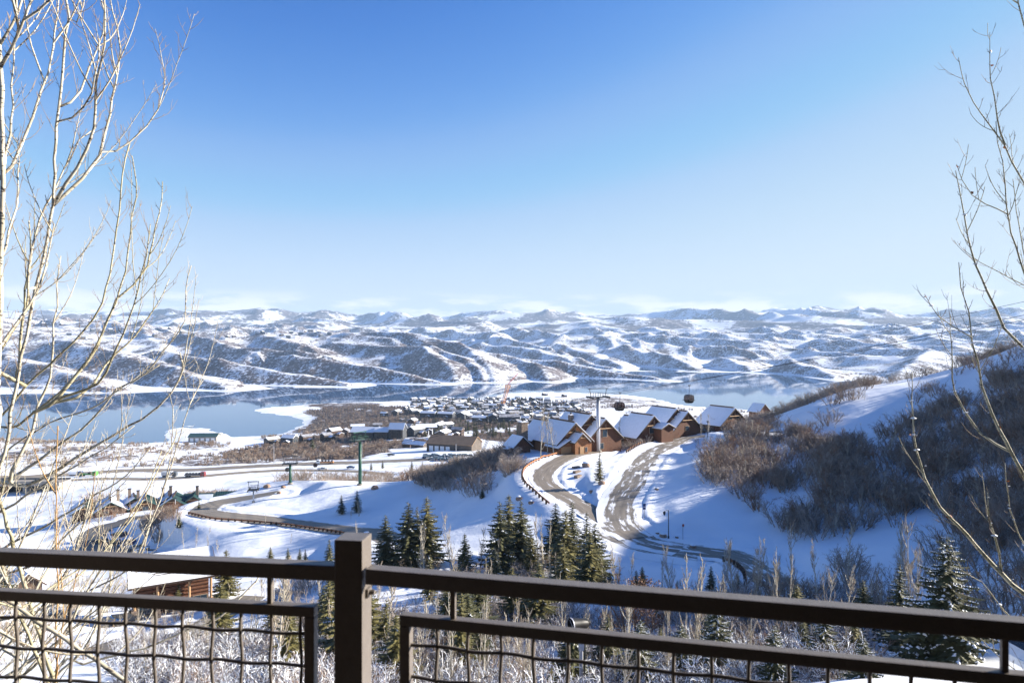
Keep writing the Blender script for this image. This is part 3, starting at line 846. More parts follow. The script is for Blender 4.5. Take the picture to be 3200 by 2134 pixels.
# the square post
pr = empty('railing_post', (-0.372, 1.60, -1.62), -R(7.2), 'square bronze railing post standing between the two mesh panels', 'post')
mb = MB(); mb.box(-0.0335, 0.0335, -0.0335, 0.0335, 0, 1.164)
mesh_obj('post_tube', bevel_mesh(mb.mesh('post_tube', M_BRONZE), 0.0035), None, pr)
mb = MB(); mb.box(-0.06, 0.06, -0.06, 0.06, 0.0, 0.012); mesh_obj('base_plate', mb.mesh('base_plate', M_BRONZE), None, pr)
for z in (1.045, 0.28):
    mb = MB(); mb.box(0.0335, 0.040, -0.012, 0.014, z - 0.02, z); mb.cyl((0.036, 0.0, z - 0.010), (0.052, 0.0, z - 0.010), 0.006, 8)
    mb.build('bracket', M_BRONZE, pr)

# ------------------------------------------------------------------ branching
def wig(p0, dirv, length, r0, n, rnd, up=0.25, wobble=0.18):
    pts = [Vector(p0)]; d = Vector(dirv).normalized()
    for i in range(n):
        d = d + Vector((rnd.gauss(0, wobble), rnd.gauss(0, wobble), rnd.gauss(0, wobble) + up)) * (1.0 / n * 2)
        d.normalize()
        pts.append(pts[-1] + d * (length / n))
    return pts
def taper(n, r0, r1): return [r0 + (r1 - r0) * (i / (n - 1)) ** 0.9 for i in range(n)]
def polyline_at(pts, s):
    """point and tangent at fraction s of a polyline"""
    L = [0]
    for i in range(len(pts) - 1): L.append(L[-1] + (pts[i + 1] - pts[i]).length)
    t = s * L[-1]
    for i in range(len(pts) - 1):
        if t <= L[i + 1] or i == len(pts) - 2:
            f = (t - L[i]) / max(1e-6, L[i + 1] - L[i])
            return pts[i].lerp(pts[i + 1], f), (pts[i + 1] - pts[i]).normalized(), L[-1]
def twigs(mbt, pts, rnd, per_m, lmin, lmax, rad, s0=0.05, sub=2, up=0.5, snow=None, snowp=0.0):
    L = sum((pts[i + 1] - pts[i]).length for i in range(len(pts) - 1))
    n = int(per_m * L)
    for k in range(n):
        s = s0 + (1 - s0) * (k + rnd.random()) / n
        p, t, _ = polyline_at(pts, min(s, 0.999))
        ax = t.orthogonal().normalized(); ax.rotate(Matrix.Rotation(rnd.random() * 6.283, 3, t))
        d = (t * 0.55 + ax * 0.9).normalized()
        d.z += 0.15
        ln = rnd.uniform(lmin, lmax) * (0.6 if rnd.random() < 0.6 else 1.0)
        q = wig(p, d, ln, rad, 4, rnd, up, 0.22)
        mbt.tube(q, taper(5, rad, rad * 0.35), 3, cap=False)
        if snow is not None and rnd.random() < snowp:
            c = q[1]
            blob(snow, c + Vector((0, 0, rad)), rad * rnd.uniform(1.6, 3.2), rnd)
        for j in range(sub):
            c, t2, _ = polyline_at(q, rnd.uniform(0.25, 0.9))
            ax2 = t2.orthogonal().normalized(); ax2.rotate(Matrix.Rotation(rnd.random() * 6.283, 3, t2))
            q2 = wig(c, (t2 * 0.7 + ax2 * 0.8), ln * rnd.uniform(0.12, 0.4), rad * 0.7, 2, rnd, up, 0.2)
            mbt.tube(q2, taper(3, rad * 0.75, rad * 0.35), 3, cap=False)
def blob(mb_, c, r, rnd, flat=0.7):
    """small lump of snow"""
    vs = [(0, 0, 1)]; fs = []
    for k in range(5):
        a = k * 1.2566 + rnd.random() * 0.5
        vs.append((math.cos(a) * rnd.uniform(.8, 1.3), math.sin(a) * rnd.uniform(.8, 1.3), rnd.uniform(-.2, .2)))
    vs.append((0, 0, -0.7))
    for k in range(5):
        fs.append((0, 1 + k, 1 + (k + 1) % 5)); fs.append((6, 1 + (k + 1) % 5, 1 + k))
    mb_.add([Vector((x * r * 1.2, y * r * 1.2, z * r * flat)) + Vector(c) for x, y, z in vs], fs)

def bark(name, c0, c1, marks=(0.05, 0.04, 0.035), amount=0.40):
    m, n, l, b = mat_nodes(name)
    tcn = n.new('ShaderNodeTexCoord')
    nz = n.new('ShaderNodeTexNoise'); nz.inputs['Scale'].default_value = 5; nz.inputs['Detail'].default_value = 6
    l.new(tcn.outputs['Object'], nz.inputs['Vector'])
    r1 = n.new('ShaderNodeValToRGB')
    r1.color_ramp.elements[0].position = 0.35; r1.color_ramp.elements[0].color = (*c0, 1)
    r1.color_ramp.elements[1].position = 0.62; r1.color_ramp.elements[1].color = (*c1, 1)
    l.new(nz.outputs['Fac'], r1.inputs[0])
    mpn = n.new('ShaderNodeMapping'); mpn.inputs['Scale'].default_value = (22, 22, 60)
    l.new(tcn.outputs['Object'], mpn.inputs[0])
    nk = n.new('ShaderNodeTexNoise'); nk.inputs['Scale'].default_value = 1; nk.inputs['Detail'].default_value = 4
    l.new(mpn.outputs[0], nk.inputs['Vector'])
    r2 = n.new('ShaderNodeMapRange'); r2.inputs['From Min'].default_value = amount; r2.inputs['From Max'].default_value = amount - 0.06
    l.new(nk.outputs['Fac'], r2.inputs['Value'])
    mx = n.new('ShaderNodeMixRGB'); l.new(r2.outputs[0], mx.inputs['Fac']); l.new(r1.outputs[0], mx.inputs['Color1']); mx.inputs['Color2'].default_value = (*marks, 1)
    l.new(mx.outputs[0], b.inputs['Base Color']); b.inputs['Roughness'].default_value = 0.75
    bp = n.new('ShaderNodeBump'); bp.inputs['Strength'].default_value = 0.35; bp.inputs['Distance'].default_value = 0.004
    l.new(nk.outputs['Fac'], bp.inputs['Height']); l.new(bp.outputs[0], b.inputs['Normal'])
    return m
M_BARK_CREAM = bark('aspen_bark_cream', (0.36, 0.31, 0.215), (0.57, 0.52, 0.41), amount=0.43)
M_BARK_GREEN = bark('aspen_bark_olive', (0.27, 0.23, 0.12), (0.50, 0.45, 0.30), amount=0.43)
M_BARK_ORANGE = bark('sapling_bark', (0.32, 0.17, 0.06), (0.46, 0.28, 0.11), amount=0.36)
M_TWIG = bark('twig_bark', (0.16, 0.11, 0.075), (0.30, 0.225, 0.15), amount=0.30)
M_TWIGL = bark('twig_bark_pale', (0.36, 0.30, 0.21), (0.54, 0.47, 0.36), amount=0.33)
M_LEAF = simple('dry_leaf', (0.42, 0.13, 0.025), rough=0.6, var=0.35, scale=40)
M_SNOWL = simple('branch_snow', (0.86, 0.88, 0.91), rough=0.6, var=0.04, scale=4, bump=0.2, bscale=12)

def fore_tree(label, limbs, bark_m, base, seed, twig_m=None, per_m=14, tl=(0.08, 0.36), snowp=0.0, leaves=(), trad=0.0032, TH=1.15, whip=(0.5, 1.3)):
    rnd = random.Random(seed)
    b = Vector(base)
    root = empty('aspen_tree', b, 0, label, 'tree', 'aspens beside the balcony')
    tr = MB(); tw = MB(); sn = MB(); done = []
    for L in limbs:
        pts = [at(x, y, d) - b for x, y, d in L['p']]
        if L.get('root'): pts = [Vector(q) - b for q in L['root']] + pts
        elif True:      # grow the limb out of an earlier one, or out of the ground
            st = pts[0]; best = None
            for q in done:
                dd_ = (q - st).length
                cost = dd_ + max(0, q.z - (st.z - 0.25 * dd_)) * 3
                if best is None or cost < best[0]: best = (cost, q, dd_)
            if best and best[2] < 2.6 and best[0] < 4.0:
                if best[2] > 0.03: pts = [best[1]] + ([best[1].lerp(st, .5) + Vector((0, 0, -.06 * best[2]))] if best[2] > .5 else []) + pts
            else:
                pts = [Vector((st.x - .5, st.y, 0.0)), Vector((st.x - .25, st.y, st.z * .6))] + pts
        sm = [Vector(q) for q in spline([tuple(q) for q in pts], 0.12)]
        # slight natural kinks
        for i in range(1, len(sm) - 1):
            sm[i] = sm[i] + Vector((rnd.gauss(0, .004), rnd.gauss(0, .006), rnd.gauss(0, .004)))
        done += sm
        tr.tube(sm, taper(len(sm), L['r'][0] * TH, L['r'][1] * TH), 7)
        twigs(tw, sm, rnd, L.get('tw', per_m), tl[0], tl[1], trad, L.get('s0', 0.1), 2, 0.55, sn if snowp > 0 else None, snowp)
        # whips at the tip
        for k in range(L.get('whips', 2)):
            s = rnd.uniform(0.45, 0.95)
            p, t, _ = polyline_at(sm, s)
            ax = t.orthogonal().normalized(); ax.rotate(Matrix.Rotation(rnd.random() * 6.283, 3, t))
            q = wig(p, t * 0.8 + ax * 0.6, rnd.uniform(*whip), 0.006, 8, rnd, 0.55, 0.15)
            tr.tube(q, taper(9, min(L['r'][1] * 1.4, 0.010), 0.0022), 4, cap=False)
            twigs(tw, q, rnd, per_m, tl[0] * 0.7, tl[1] * 0.7, trad * 0.85, 0.15, 1, 0.5)
        if snowp > 0:
            for k in range(int(len(sm) * snowp)):
                i = rnd.randrange(2, len(sm) - 1)
                blob(sn, sm[i] + Vector((0, 0, L['r'][1] * 1.3)), rnd.uniform(0.008, 0.024), rnd)
    t_ = tr.build('trunk', bark_m, root, smooth=True)
    tw.build('twigs', twig_m or M_TWIG, root, smooth=True)['kind'] = 'stuff'
    if sn.v: sn.build('snow', M_SNOWL, root, smooth=True)['kind'] = 'stuff'
    for (x, y, d) in leaves:
        m_ = MB(); c = at(x, y, d) - b
        nq = min(done, key=lambda q: (q - c).length)
        if (nq - c).length > 0.03: c = nq + (c - nq).normalized() * 0.022      # hangs on the nearest limb
        a = [Vector((rnd.uniform(-1, 1), rnd.uniform(-1, 1), rnd.uniform(-1, 1))).normalized() for _ in range(2)]
        r_ = 0.019
        u_ = a[0]; v_ = u_.cross(a[1]).normalized()
        w_ = u_.cross(v_)
        m_.add([c + u_ * r_, c + v_ * r_ * 0.9 + w_ * r_ * .35, c - u_ * r_, c - v_ * r_ * 0.9 + w_ * r_ * .35, c + w_ * -.2 * r_], [(0, 1, 4), (1, 2, 4), (2, 3, 4), (3, 0, 4)])
        m_.build('leaf', M_LEAF, root)
    return root
def lim(p, d, r, **k):
    d0, d1 = d if isinstance(d, tuple) else (d, d)
    n = len(p)
    L = dict(p=[(x, y, d0 + (d1 - d0) * i / (n - 1)) for i, (x, y) in enumerate(p)], r=r)
    L.update(k); return L
gA = gcol(-260, 6.2)
fore_tree('tall cream-barked aspen with forked white trunk against the sky beside the railing', [
    lim([(-60, 1800), (-25, 1560), (17, 1411), (34, 1292), (51, 1206), (68, 1111), (95, 985), (112, 900), (136, 817), (150, 735), (164, 643), (172, 545), (174, 402), (187, 321), (201, 172), (213, 57), (207, -60), (214, -260)], 5.6, (.032, .009), root=[(-2.9, 5.7, -9.6), (-2.6, 5.65, -6), (-2.5, 5.6, -3.5)], s0=.35, tw=7),
    lim([(168, 640), (207, 574), (241, 528), (270, 459), (293, 402), (296, 344), (301, 258), (327, 143), (330, 57), (321, -50)], (5.6, 5.3), (.016, .005)),
    lim([(166, 642), (212, 603), (258, 557), (310, 488), (333, 402), (350, 310), (367, 230), (379, 155), (367, 86), (344, -10)], (5.6, 6.1), (.016, .005)),
    lim([(312, 480), (362, 474), (408, 442), (459, 396), (494, 344), (514, 270), (508, 184), (485, 92)], (5.95, 6.3), (.010, .0028), whips=1),
    lim([(188, 333), (224, 321), (253, 281), (281, 212), (299, 166), (321, 98), (324, -20)], (5.6, 5.9), (.011, .0045)),
    lim([(182, 385), (224, 367), (258, 333), (287, 293), (301, 230), (310, 120)], (5.6, 5.2), (.010, .004)),
    lim([(86, 900), (103, 775), (121, 689), (166, 603), (201, 528), (250, 440), (300, 400)], (5.5, 5.9), (.013, .004)),
    lim([(212, 57), (240, 70), (262, 20), (270, -60)], 5.6, (.007, .004)),
], M_BARK_CREAM, (gA.x, gA.y, -9.6), 11, TH=.92)
fore_tree('aspen at the extreme left border with limbs curving up out of view', [
    lim([(-20, 1500), (-8, 1200), (2, 900), (5, 700), (7, 500), (4, 350), (0, 212), (-10, 60)], 5.0, (.034, .016), root=[(-4.6, 5.2, -9.4), (-4.3, 5.1, -5)], tw=3, s0=.5),
    lim([(-10, 560), (34, 517), (63, 448), (98, 367), (126, 287), (149, 230), (166, 149), (184, -10)], (5.0, 5.4), (.014, .005)),
    lim([(0, 212), (34, 155), (69, 86), (103, -10)], (5.0, 4.8), (.015, .008)),
    lim([(0, 140), (40, 80), (75, -20)], 5.0, (.012, .007)),
    lim([(8, 520), (30, 420), (38, 330), (40, 200), (60, 60)], (5.0, 5.3), (.012, .004)),
    lim([(0, 820), (25, 720), (55, 640), (60, 540), (52, 430)], (5.0, 5.6), (.010, .003)),
    lim([(-10, 1100), (60, 1000), (120, 905), (150, 800), (170, 700)], (5.2, 5.6), (.014, .004)),
], M_BARK_CREAM, (-4.6, 5.2, -9.4), 12, TH=.92)
fore_tree('leaning olive-barked aspen whose dark limbs fan out to the upper side over the lake', [
    lim([(-60, 1560), (44, 1254), (187, 1111), (293, 995), (333, 900), (356, 775), (370, 660), (385, 545), (392, 494), (408, 440)], 6.2, (.026, .005), root=[(-3.9, 6.3, -10), (-3.7, 6.2, -5)], s0=.3, tw=9),
    lim([(-20, 1480), (60, 1330), (150, 1254), (218, 1196), (300, 1084), (341, 992), (378, 900), (402, 792), (413, 677), (425, 620), (428, 574), (413, 488)], 6.5, (.024, .004), root=[(-3.8, 6.5, -5)], s0=.3, tw=9),
    lim([(150, 1270), (225, 1196), (300, 1087), (364, 937), (419, 890), (459, 832), (485, 717), (508, 620), (508, 568)], (6.4, 6.9), (.016, .0035), tw=9),
    lim([(200, 1240), (307, 1196), (368, 1084), (402, 1006), (432, 910), (455, 800), (470, 700)], (6.5, 6.0), (.013, .003), tw=9),
    lim([(150, 1262), (240, 1245), (296, 1200), (327, 1142), (422, 1050), (460, 999), (511, 917), (530, 870)], (6.5, 7.2), (.013, .003), tw=9),
    lim([(-30, 1150), (0, 1098), (60, 1000), (116, 910), (150, 820)], (6.0, 6.3), (.018, .006)),
    lim([(44, 1254), (60, 1120), (75, 960), (95, 800), (90, 690)], (6.2, 5.9), (.015, .004)),
    lim([(-120, 2010), (60, 1900), (180, 1820), (323, 1723), (430, 1590), (500, 1450), (538, 1395), (552, 1340)], (5.6, 7.4), (.017, .004), root=[(-4.8, 5.6, -6.5)], tw=8),
    lim([(-160, 2060), (60, 1930), (200, 1830), (300, 1750), (400, 1620), (470, 1500), (505, 1410)], (5.8, 7.2), (.016, .004), root=[(-4.9, 5.7, -6.8)], tw=8),
], M_BARK_GREEN, (-3.9, 6.3, -10), 13, per_m=10)
fore_tree('white-limbed aspen leaning low across the blue bay of the lake', [
    lim([(-140, 1600), (0, 1430), (112, 1346), (191, 1305), (245, 1292), (313, 1261), (361, 1223), (453, 1166), (511, 1097), (558, 1036), (579, 1002), (582, 900), (598, 830)], 7.2, (.030, .004), root=[(-6.6, 7.2, -11), (-6.2, 7.2, -5)], s0=.35, tw=8),
    lim([(60, 1480), (204, 1377), (255, 1343), (327, 1268), (365, 1215), (420, 1190), (500, 1140)], 7.3, (.022, .004), s0=.2, tw=8),
    lim([(120, 1500), (303, 1390), (358, 1356), (443, 1309), (497, 1268), (538, 1227), (562, 1183), (572, 1152), (562, 1100)], 7.0, (.021, .005), s0=.2, tw=8),
    lim([(30, 1500), (102, 1343), (116, 1268), (146, 1213), (163, 1138), (170, 1012), (180, 960), (178, 890), (190, 800)], 6.8, (.018, .004), tw=9),
    lim([(400, 1780), (470, 1640), (520, 1500), (540, 1340), (542, 1280), (530, 1230)], (7.4, 7.8), (.011, .004), tw=8),
    lim([(420, 1760), (500, 1560), (579, 1312), (606, 1234), (640, 1180)], (7.4, 7.8), (.010, .003), tw=8),
    lim([(-200, 1720), (0, 1601), (120, 1525), (239, 1451), (330, 1400), (420, 1330)], 6.6, (.020, .004), tw=8),
    lim([(-220, 1900), (0, 1720), (150, 1640), (300, 1545), (395, 1485), (470, 1400)], 6.9, (.018, .004), tw=8),
    lim([(-200, 2150), (40, 2000), (140, 1880), (220, 1760), (260, 1640), (285, 1540)], 6.4, (.017, .005), tw=8),
    lim([(-60, 2200), (130, 2060), (200, 1980), (270, 1850), (330, 1760), (350, 1700)], 6.6, (.019, .006), tw=8),
    lim([(-150, 1830), (90, 1770), (240, 1640), (340, 1560), (400, 1520)], 7.0, (.016, .004), tw=8),
], M_BARK_CREAM, (-6.6, 7.2, -11), 14, twig_m=M_TWIGL, per_m=9)
_r = random.Random(77)
MORE = []
for _k in range(26):
    x0 = _r.uniform(-260, 160); y0 = _r.uniform(1900, 2250); dx = _r.uniform(200, 420); dy = _r.uniform(330, 620); dd_ = _r.uniform(6.2, 8.6)
    MORE.append(lim([(x0, y0), (x0 + dx * .35, y0 - dy * .28), (x0 + dx * .68, y0 - dy * .62), (x0 + dx, y0 - dy)], (dd_, dd_ + .6), (_r.uniform(.006, .015), .003), tw=6, whips=1))
fore_tree('thicket-like aspen clump with many cream stems slanting behind the mesh near the border', MORE, M_BARK_CREAM, (-6.0, 6.8, -11), 19, twig_m=M_TWIGL, per_m=6)
fore_tree('slim orange-brown sapling stem rising straight behind the wire mesh near the border', [
    lim([(168, 2260), (173, 2130), (176, 1950), (182, 1860), (178, 1718), (176, 1560), (179, 1420), (181, 1330)], 6.0, (.011, .004), root=[(-3.95, 6.0, -9.6), (-3.98, 6.0, -6)], tw=7),
    lim([(173, 2100), (195, 1960), (225, 1860), (240, 1790)], 6.0, (.007, .003), tw=6),
], M_BARK_ORANGE, (-3.95, 6.0, -9.6), 15, per_m=6)
fore_tree('pale fallen-looking aspen limb slanting up behind the mesh toward the log building', [
    lim([(150, 2120), (260, 2075), (398, 2037), (496, 2009), (585, 1966), (655, 1948), (720, 1900), (770, 1845), (800, 1815), (830, 1760)], (7.5, 8.4), (.019, .009), root=[(-6.2, 7.3, -11), (-5.8, 7.3, -6)], tw=3, whips=1),
    lim([(60, 2130), (180, 2000), (330, 1900), (420, 1850), (520, 1760)], (7.6, 8.2), (.012, .004), tw=6),
    lim([(20, 2110), (120, 2050), (230, 1960), (330, 1880), (380, 1820)], (7.3, 7.6), (.016, .006), tw=6),
    lim([(100, 2180), (260, 2030), (300, 1950), (340, 1860), (345, 1760)], (7.3, 7.6), (.017, .006), tw=6),
], M_BARK_CREAM, (-6.2, 7.3, -11), 16, twig_m=M_TWIGL)
fore_tree('aspen with snow-dotted limbs and a few orange leaves reaching in over the wooded slope', [
    lim([(3580, 2300), (3520, 1900), (3470, 1600), (3440, 1300), (3430, 1000)], 6.4, (.055, .02), root=[(5.9, 6.4, -9), (5.9, 6.4, -5.5)], s0=.6, tw=4, whips=0),
    lim([(3548, 2160), (3480, 2100), (3420, 2030), (3300, 1930), (3200, 1854), (3130, 1793), (3023, 1672), (2938, 1583), (2892, 1494), (2872, 1440), (2855, 1359), (2849, 1206), (2849, 1160)], 6.4, (.030, .003), s0=.3, tw=8),
    lim([(3500, 1880), (3430, 1830), (3360, 1740), (3260, 1590), (3200, 1489), (3161, 1417), (3123, 1340), (3088, 1256), (3073, 1206), (3054, 1130), (3039, 1072), (3027, 977), (3000, 900), (2996, 820)], 6.2, (.026, .003), s0=.25, tw=8),
    lim([(3446, 1420), (3390, 1330), (3320, 1230), (3200, 1088), (3142, 1026), (3111, 969), (3081, 908), (3050, 827), (3027, 741), (3015, 672), (3004, 630), (2986, 534)], 6.0, (.020, .003), tw=8),
    lim([(3035, 1053), (2970, 1019), (2931, 992), (2889, 919)], (6.2, 6.0), (.006, .002), whips=0),
    lim([(3153, 1413), (3065, 1351), (3019, 1290), (2981, 1225), (2972, 1034), (2970, 984)], (6.2, 6.5), (.011, .0025), tw=8),
    lim([(3130, 1793), (3121, 1728), (3093, 1620), (3086, 1540)], (6.4, 6.3), (.010, .003), tw=8),
    lim([(3560, 2260), (3440, 2200), (3330, 2100), (3158, 1929), (3069, 1821), (3009, 1784), (2971, 1704)], (6.6, 6.8), (.012, .003), tw=8),
    lim([(3515, 2020), (3420, 1980), (3330, 1880), (3200, 1704), (3149, 1554), (3140, 1447)], 6.7, (.013, .003), tw=8),
    lim([(3572, 2290), (3440, 2230), (3320, 2150), (3170, 2090), (3060, 1990), (3040, 1960)], 6.9, (.010, .003), tw=8),
], M_BARK_GREEN, (5.9, 6.4, -9), 17, per_m=8, tl=(0.08, 0.34), snowp=0.35, leaves=[(2895, 945, 6.0), (3097, 950, 6.0), (2981, 1610, 6.4), (2936, 1627, 6.4), (2786, 1365, 6.5), (3128, 1323, 6.2), (3188, 2024, 6.6), (3060, 2028, 6.6), (3155, 1505, 6.7)], trad=0.003, whip=(.2, .5))
fore_tree('slender aspen crown with thin dark twigs against the pale sky at the far edge', [
    lim([(3520, 1700), (3470, 1200), (3440, 800), (3400, 400), (3380, 100), (3370, -200)], 6.7, (.050, .015), root=[(6.6, 6.7, -9), (6.4, 6.7, -5)], s0=.6, tw=4, whips=0),
    lim([(3478, 1300), (3400, 1240), (3330, 1120), (3260, 1000), (3200, 856), (3173, 770), (3153, 689), (3145, 640), (3141, 574), (3133, 505), (3118, 442), (3112, 380)], 6.6, (.015, .003), s0=.3, tw=8),
    lim([(3446, 900), (3370, 830), (3290, 720), (3200, 569), (3164, 505), (3141, 454), (3090, 385), (3044, 322), (3015, 264), (2995, 181)], 6.6, (.013, .0025), tw=8),
    lim([(3141, 454), (3118, 373), (3104, 304), (3095, 247), (3093, 103)], 6.6, (.008, .002), tw=8),
    lim([(3145, 669), (3078, 638), (3038, 609), (3004, 563), (2989, 514)], (6.6, 6.4), (.0065, .002), tw=7),
    lim([(3385, 330), (3310, 260), (3250, 170), (3200, 86), (3182, 11), (3176, -60)], 6.6, (.010, .005), tw=6),
    lim([(3466, 1180), (3360, 1150), (3280, 1080), (3230, 950), (3195, 780), (3178, 660), (3165, 560)], 6.9, (.010, .003), tw=7),
    lim([(3455, 1050), (3370, 1010), (3300, 950), (3200, 890), (3120, 850), (3060, 820), (3010, 780)], 6.9, (.009, .0025), tw=7),
], M_BARK_GREEN, (6.6, 6.7, -9), 18, per_m=8, tl=(0.08, 0.32), leaves=[(3160, 203, 6.6), (3117, 178, 6.6), (3130, 478, 6.6), (3035, 577, 6.5), (2994, 535, 6.4)], trad=0.003, whip=(.2, .45))
# ------------------------------------------------------------------ plant prototypes (unlinked collection; copies share their meshes)
M_NEEDLE = simple('spruce_needles', (0.085, 0.085, 0.036), rough=0.65, var=0.45, scale=1.4)
M_NEEDLE2 = simple('spruce_needles_olive', (0.14, 0.125, 0.045), rough=0.65, var=0.4, scale=1.4)
M_SPTRUNK = simple('spruce_trunk', (0.09, 0.065, 0.045), rough=0.9, var=0.3, scale=6)
M_OAK = simple('scrub_twigs', (0.27, 0.195, 0.145), rough=0.85, var=0.5, scale=0.7)
M_OAKD = simple('scrub_twigs_dark', (0.09, 0.065, 0.05), rough=0.85, var=0.3, scale=0.7)
M_OAKG = simple('scrub_twigs_grey', (0.34, 0.285, 0.24), rough=0.85, var=0.4, scale=0.7)
M_OAKY = simple('scrub_twigs_tan', (0.27, 0.20, 0.125), rough=0.85, var=0.3, scale=0.7)
M_OAKR = simple('scrub_twigs_russet', (0.27, 0.155, 0.09), rough=0.8, var=0.3, scale=0.9)
M_ASPENP = bark('aspen_bark_far', (0.42, 0.36, 0.27), (0.62, 0.57, 0.46), amount=0.40)
M_ASPENT = simple('aspen_twigs_far', (0.34, 0.265, 0.185), rough=0.85, var=0.25, scale=1.0)

def spruce_meshes(seed, needle, snow_amt, slim=1.0):
    """unit spruce 10 m tall: trunk, needle fronds, snow"""
    rnd = random.Random(seed)
    tr = MB(); cr_ = MB(); sn = MB()
    tr.tube([(0, 0, -0.6), (0, 0, 3), (0.04, 0, 7), (0, 0, 9.9)], [.16, .13, .07, .012], 6)
    n = 34
    for k in range(n):
        h = 0.9 + 8.9 * (k / n) ** 0.92
        f = 1 - (h - 0.9) / 9.1
        base_l = 2.95 * slim * (f ** 0.82) * (0.75 if h < 1.6 else 1.0) + 0.10
        nb = 5 + int(3 * f + rnd.random())
        a0 = rnd.random() * 6.283
        for j in range(nb):
            if rnd.random() < 0.07: continue
            a = a0 + j * 6.283 / nb + rnd.uniform(-.25, .25)
            l = base_l * rnd.uniform(0.62, 1.15)
            hz = h + rnd.uniform(-.18, .18)
            ca, sa = math.cos(a), math.sin(a)
            droop = rnd.uniform(0.12, 0.34) + 0.16 * f
            m_ = 6 if l > 0.8 else 4
            prev = None
            snow_here = rnd.random() < snow_amt
            for i in range(m_):
                t0 = i / m_; t1 = (i + 1) / m_
                def P(t, s, w, up=0.0):
                    r = l * t
                    z = hz - droop * r * (1 - 0.35 * t) + 0.10 * l * t * t + up
                    return Vector((ca * r - sa * s * w, sa * r + ca * s * w, z - abs(s) * w * 0.30))
                w0 = l * 0.30 * (1 - t0) ** 0.7 * rnd.uniform(.7, 1.1) + 0.05
                # two side sprays and a hanging one
                for s in (-1, 1):
                    A = P(t0 * 0.98, 0, 0); B = P(min(1, t1 + 0.10), 0, 0); C = P(t1 + 0.10 * rnd.random(), s, w0)
                    cr_.add([A, B, C], [(0, 1, 2)])
                D = P(t0, 0, 0); E = P(t1, 0, 0)
                cr_.add([D, E, (D + E) / 2 - Vector((0, 0, 0.10 + 0.12 * l * rnd.random()))], [(0, 1, 2)])
                if snow_here and rnd.random() < 0.75 and 0.15 < t1:
                    for q_ in (0, .5):
                        ta = t0 + (t1 - t0) * q_ + rnd.uniform(-.02, .02); tb = ta + (t1 - t0) * rnd.uniform(.35, .6); tm_ = (ta + tb) / 2
                        sd = rnd.uniform(-.5, .5); ww = w0 * rnd.uniform(.18, .42)
                        A = P(max(0, ta), sd, w0 * .5, .03); B = P(min(1.0, tb), sd, w0 * .5, .03)
                        C = P(tm_, 1, ww + sd * w0 * .5, .03); D = P(tm_, -1, ww - sd * w0 * .5, .03)
                        T = P(tm_, sd, w0 * .5, .05 + .025 * l)
                        sn.add([A, C, B, D, T], [(0, 1, 4), (1, 2, 4), (2, 3, 4), (3, 0, 4), (0, 3, 2, 1)])
    me_t = tr.mesh('trunk', M_SPTRUNK, True); me_c = cr_.mesh('crown', needle); me_s = sn.mesh('snow', M_SNOWL) if sn.v else None
    return me_t, me_c, me_s
SPRUCE = [spruce_meshes(1, M_NEEDLE, .10, 1.22), spruce_meshes(2, M_NEEDLE2, .14, 1.12), spruce_meshes(3, M_NEEDLE, .22, .9), spruce_meshes(4, M_NEEDLE, .7, 1.3), spruce_meshes(5, M_NEEDLE2, .06, .72)]

def shrub_mesh(seed, h, spread, stems, rads, mat, levels=(7, 6), snow=0.0, upright=0.4):
    rnd = random.Random(seed)
    mb_ = MB(); sn = MB()
    def add(pts, r0, r1, n=3):
        mb_.tube(pts, taper(len(pts), r0, r1), n, cap=False)
        if snow > 0 and rnd.random() < snow:
            q = [p + Vector((0, 0, r0 * 1.1)) for p in pts]
            sn.tube(q, taper(len(q), r0 * 1.5, r1 * 1.6), 3, cap=False)
    for s in range(stems):
        a = rnd.random() * 6.283; r = spread * 0.35 * rnd.random() ** 0.5
        p0 = Vector((math.cos(a) * r, math.sin(a) * r, -0.3))
        d = Vector((math.cos(a) * spread / h * rnd.uniform(.2, .9), math.sin(a) * spread / h * rnd.uniform(.2, .9), 1))
        L = h * rnd.uniform(.62, 1.0)
        st = wig(p0, d, L, 0, 6, rnd, upright, .34)
        add(st, rads[0] * rnd.uniform(.7, 1.1), rads[0] * .35, 4)
        for k in range(levels[0]):
            p, t, _ = polyline_at(st, rnd.uniform(.22, .98))
            ax = t.orthogonal().normalized(); ax.rotate(Matrix.Rotation(rnd.random() * 6.283, 3, t))
            br = wig(p, t * .8 + ax * .85, L * rnd.uniform(.16, .42), 0, 4, rnd, upright * 1.2, .4)
            add(br, rads[1], rads[1] * .5)
            for q in range(levels[1]):
                p2, t2, _ = polyline_at(br, rnd.uniform(.2, 1.0))
                ax2 = t2.orthogonal().normalized(); ax2.rotate(Matrix.Rotation(rnd.random() * 6.283, 3, t2))
                tw_ = wig(p2, t2 * .7 + ax2 * .8, L * rnd.uniform(.07, .2), 0, 2, rnd, upright, .4)
                add(tw_, rads[2], rads[2] * .5)
    return mb_.mesh('shrub', mat), (sn.mesh('snow', M_SNOWL) if sn.v else None)
OAK = [shrub_mesh(21 + i, 4.0, 3.4 + .4 * (i % 3), 8, (.085, .028, .014), mt, (7, 6), 0.0, .14) for i, mt in enumerate((M_OAK, M_OAKG, M_OAK, M_OAKG, M_OAKR, M_OAKY))]
OAKFAR = [shrub_mesh(41 + i, 4.0, 4.2, 10, (.16, .12, .10), mt, (6, 4), upright=.25) for i, mt in enumerate((M_OAK, M_OAKG, M_OAK))]
SNOWB = [shrub_mesh(61 + i, 2.6, 2.3, 12, (.024, .014, .0095), mt, (7, 6), .42, .25) for i, mt in enumerate((M_OAKD, M_OAK, M_OAKD, M_OAK))]
TANB = [shrub_mesh(71 + i, 3.4, 1.8, 10, (.026, .014, .009), mt, (7, 5), 0.12, .5) for i, mt in enumerate((M_OAKY, M_OAKG, M_OAKY))]

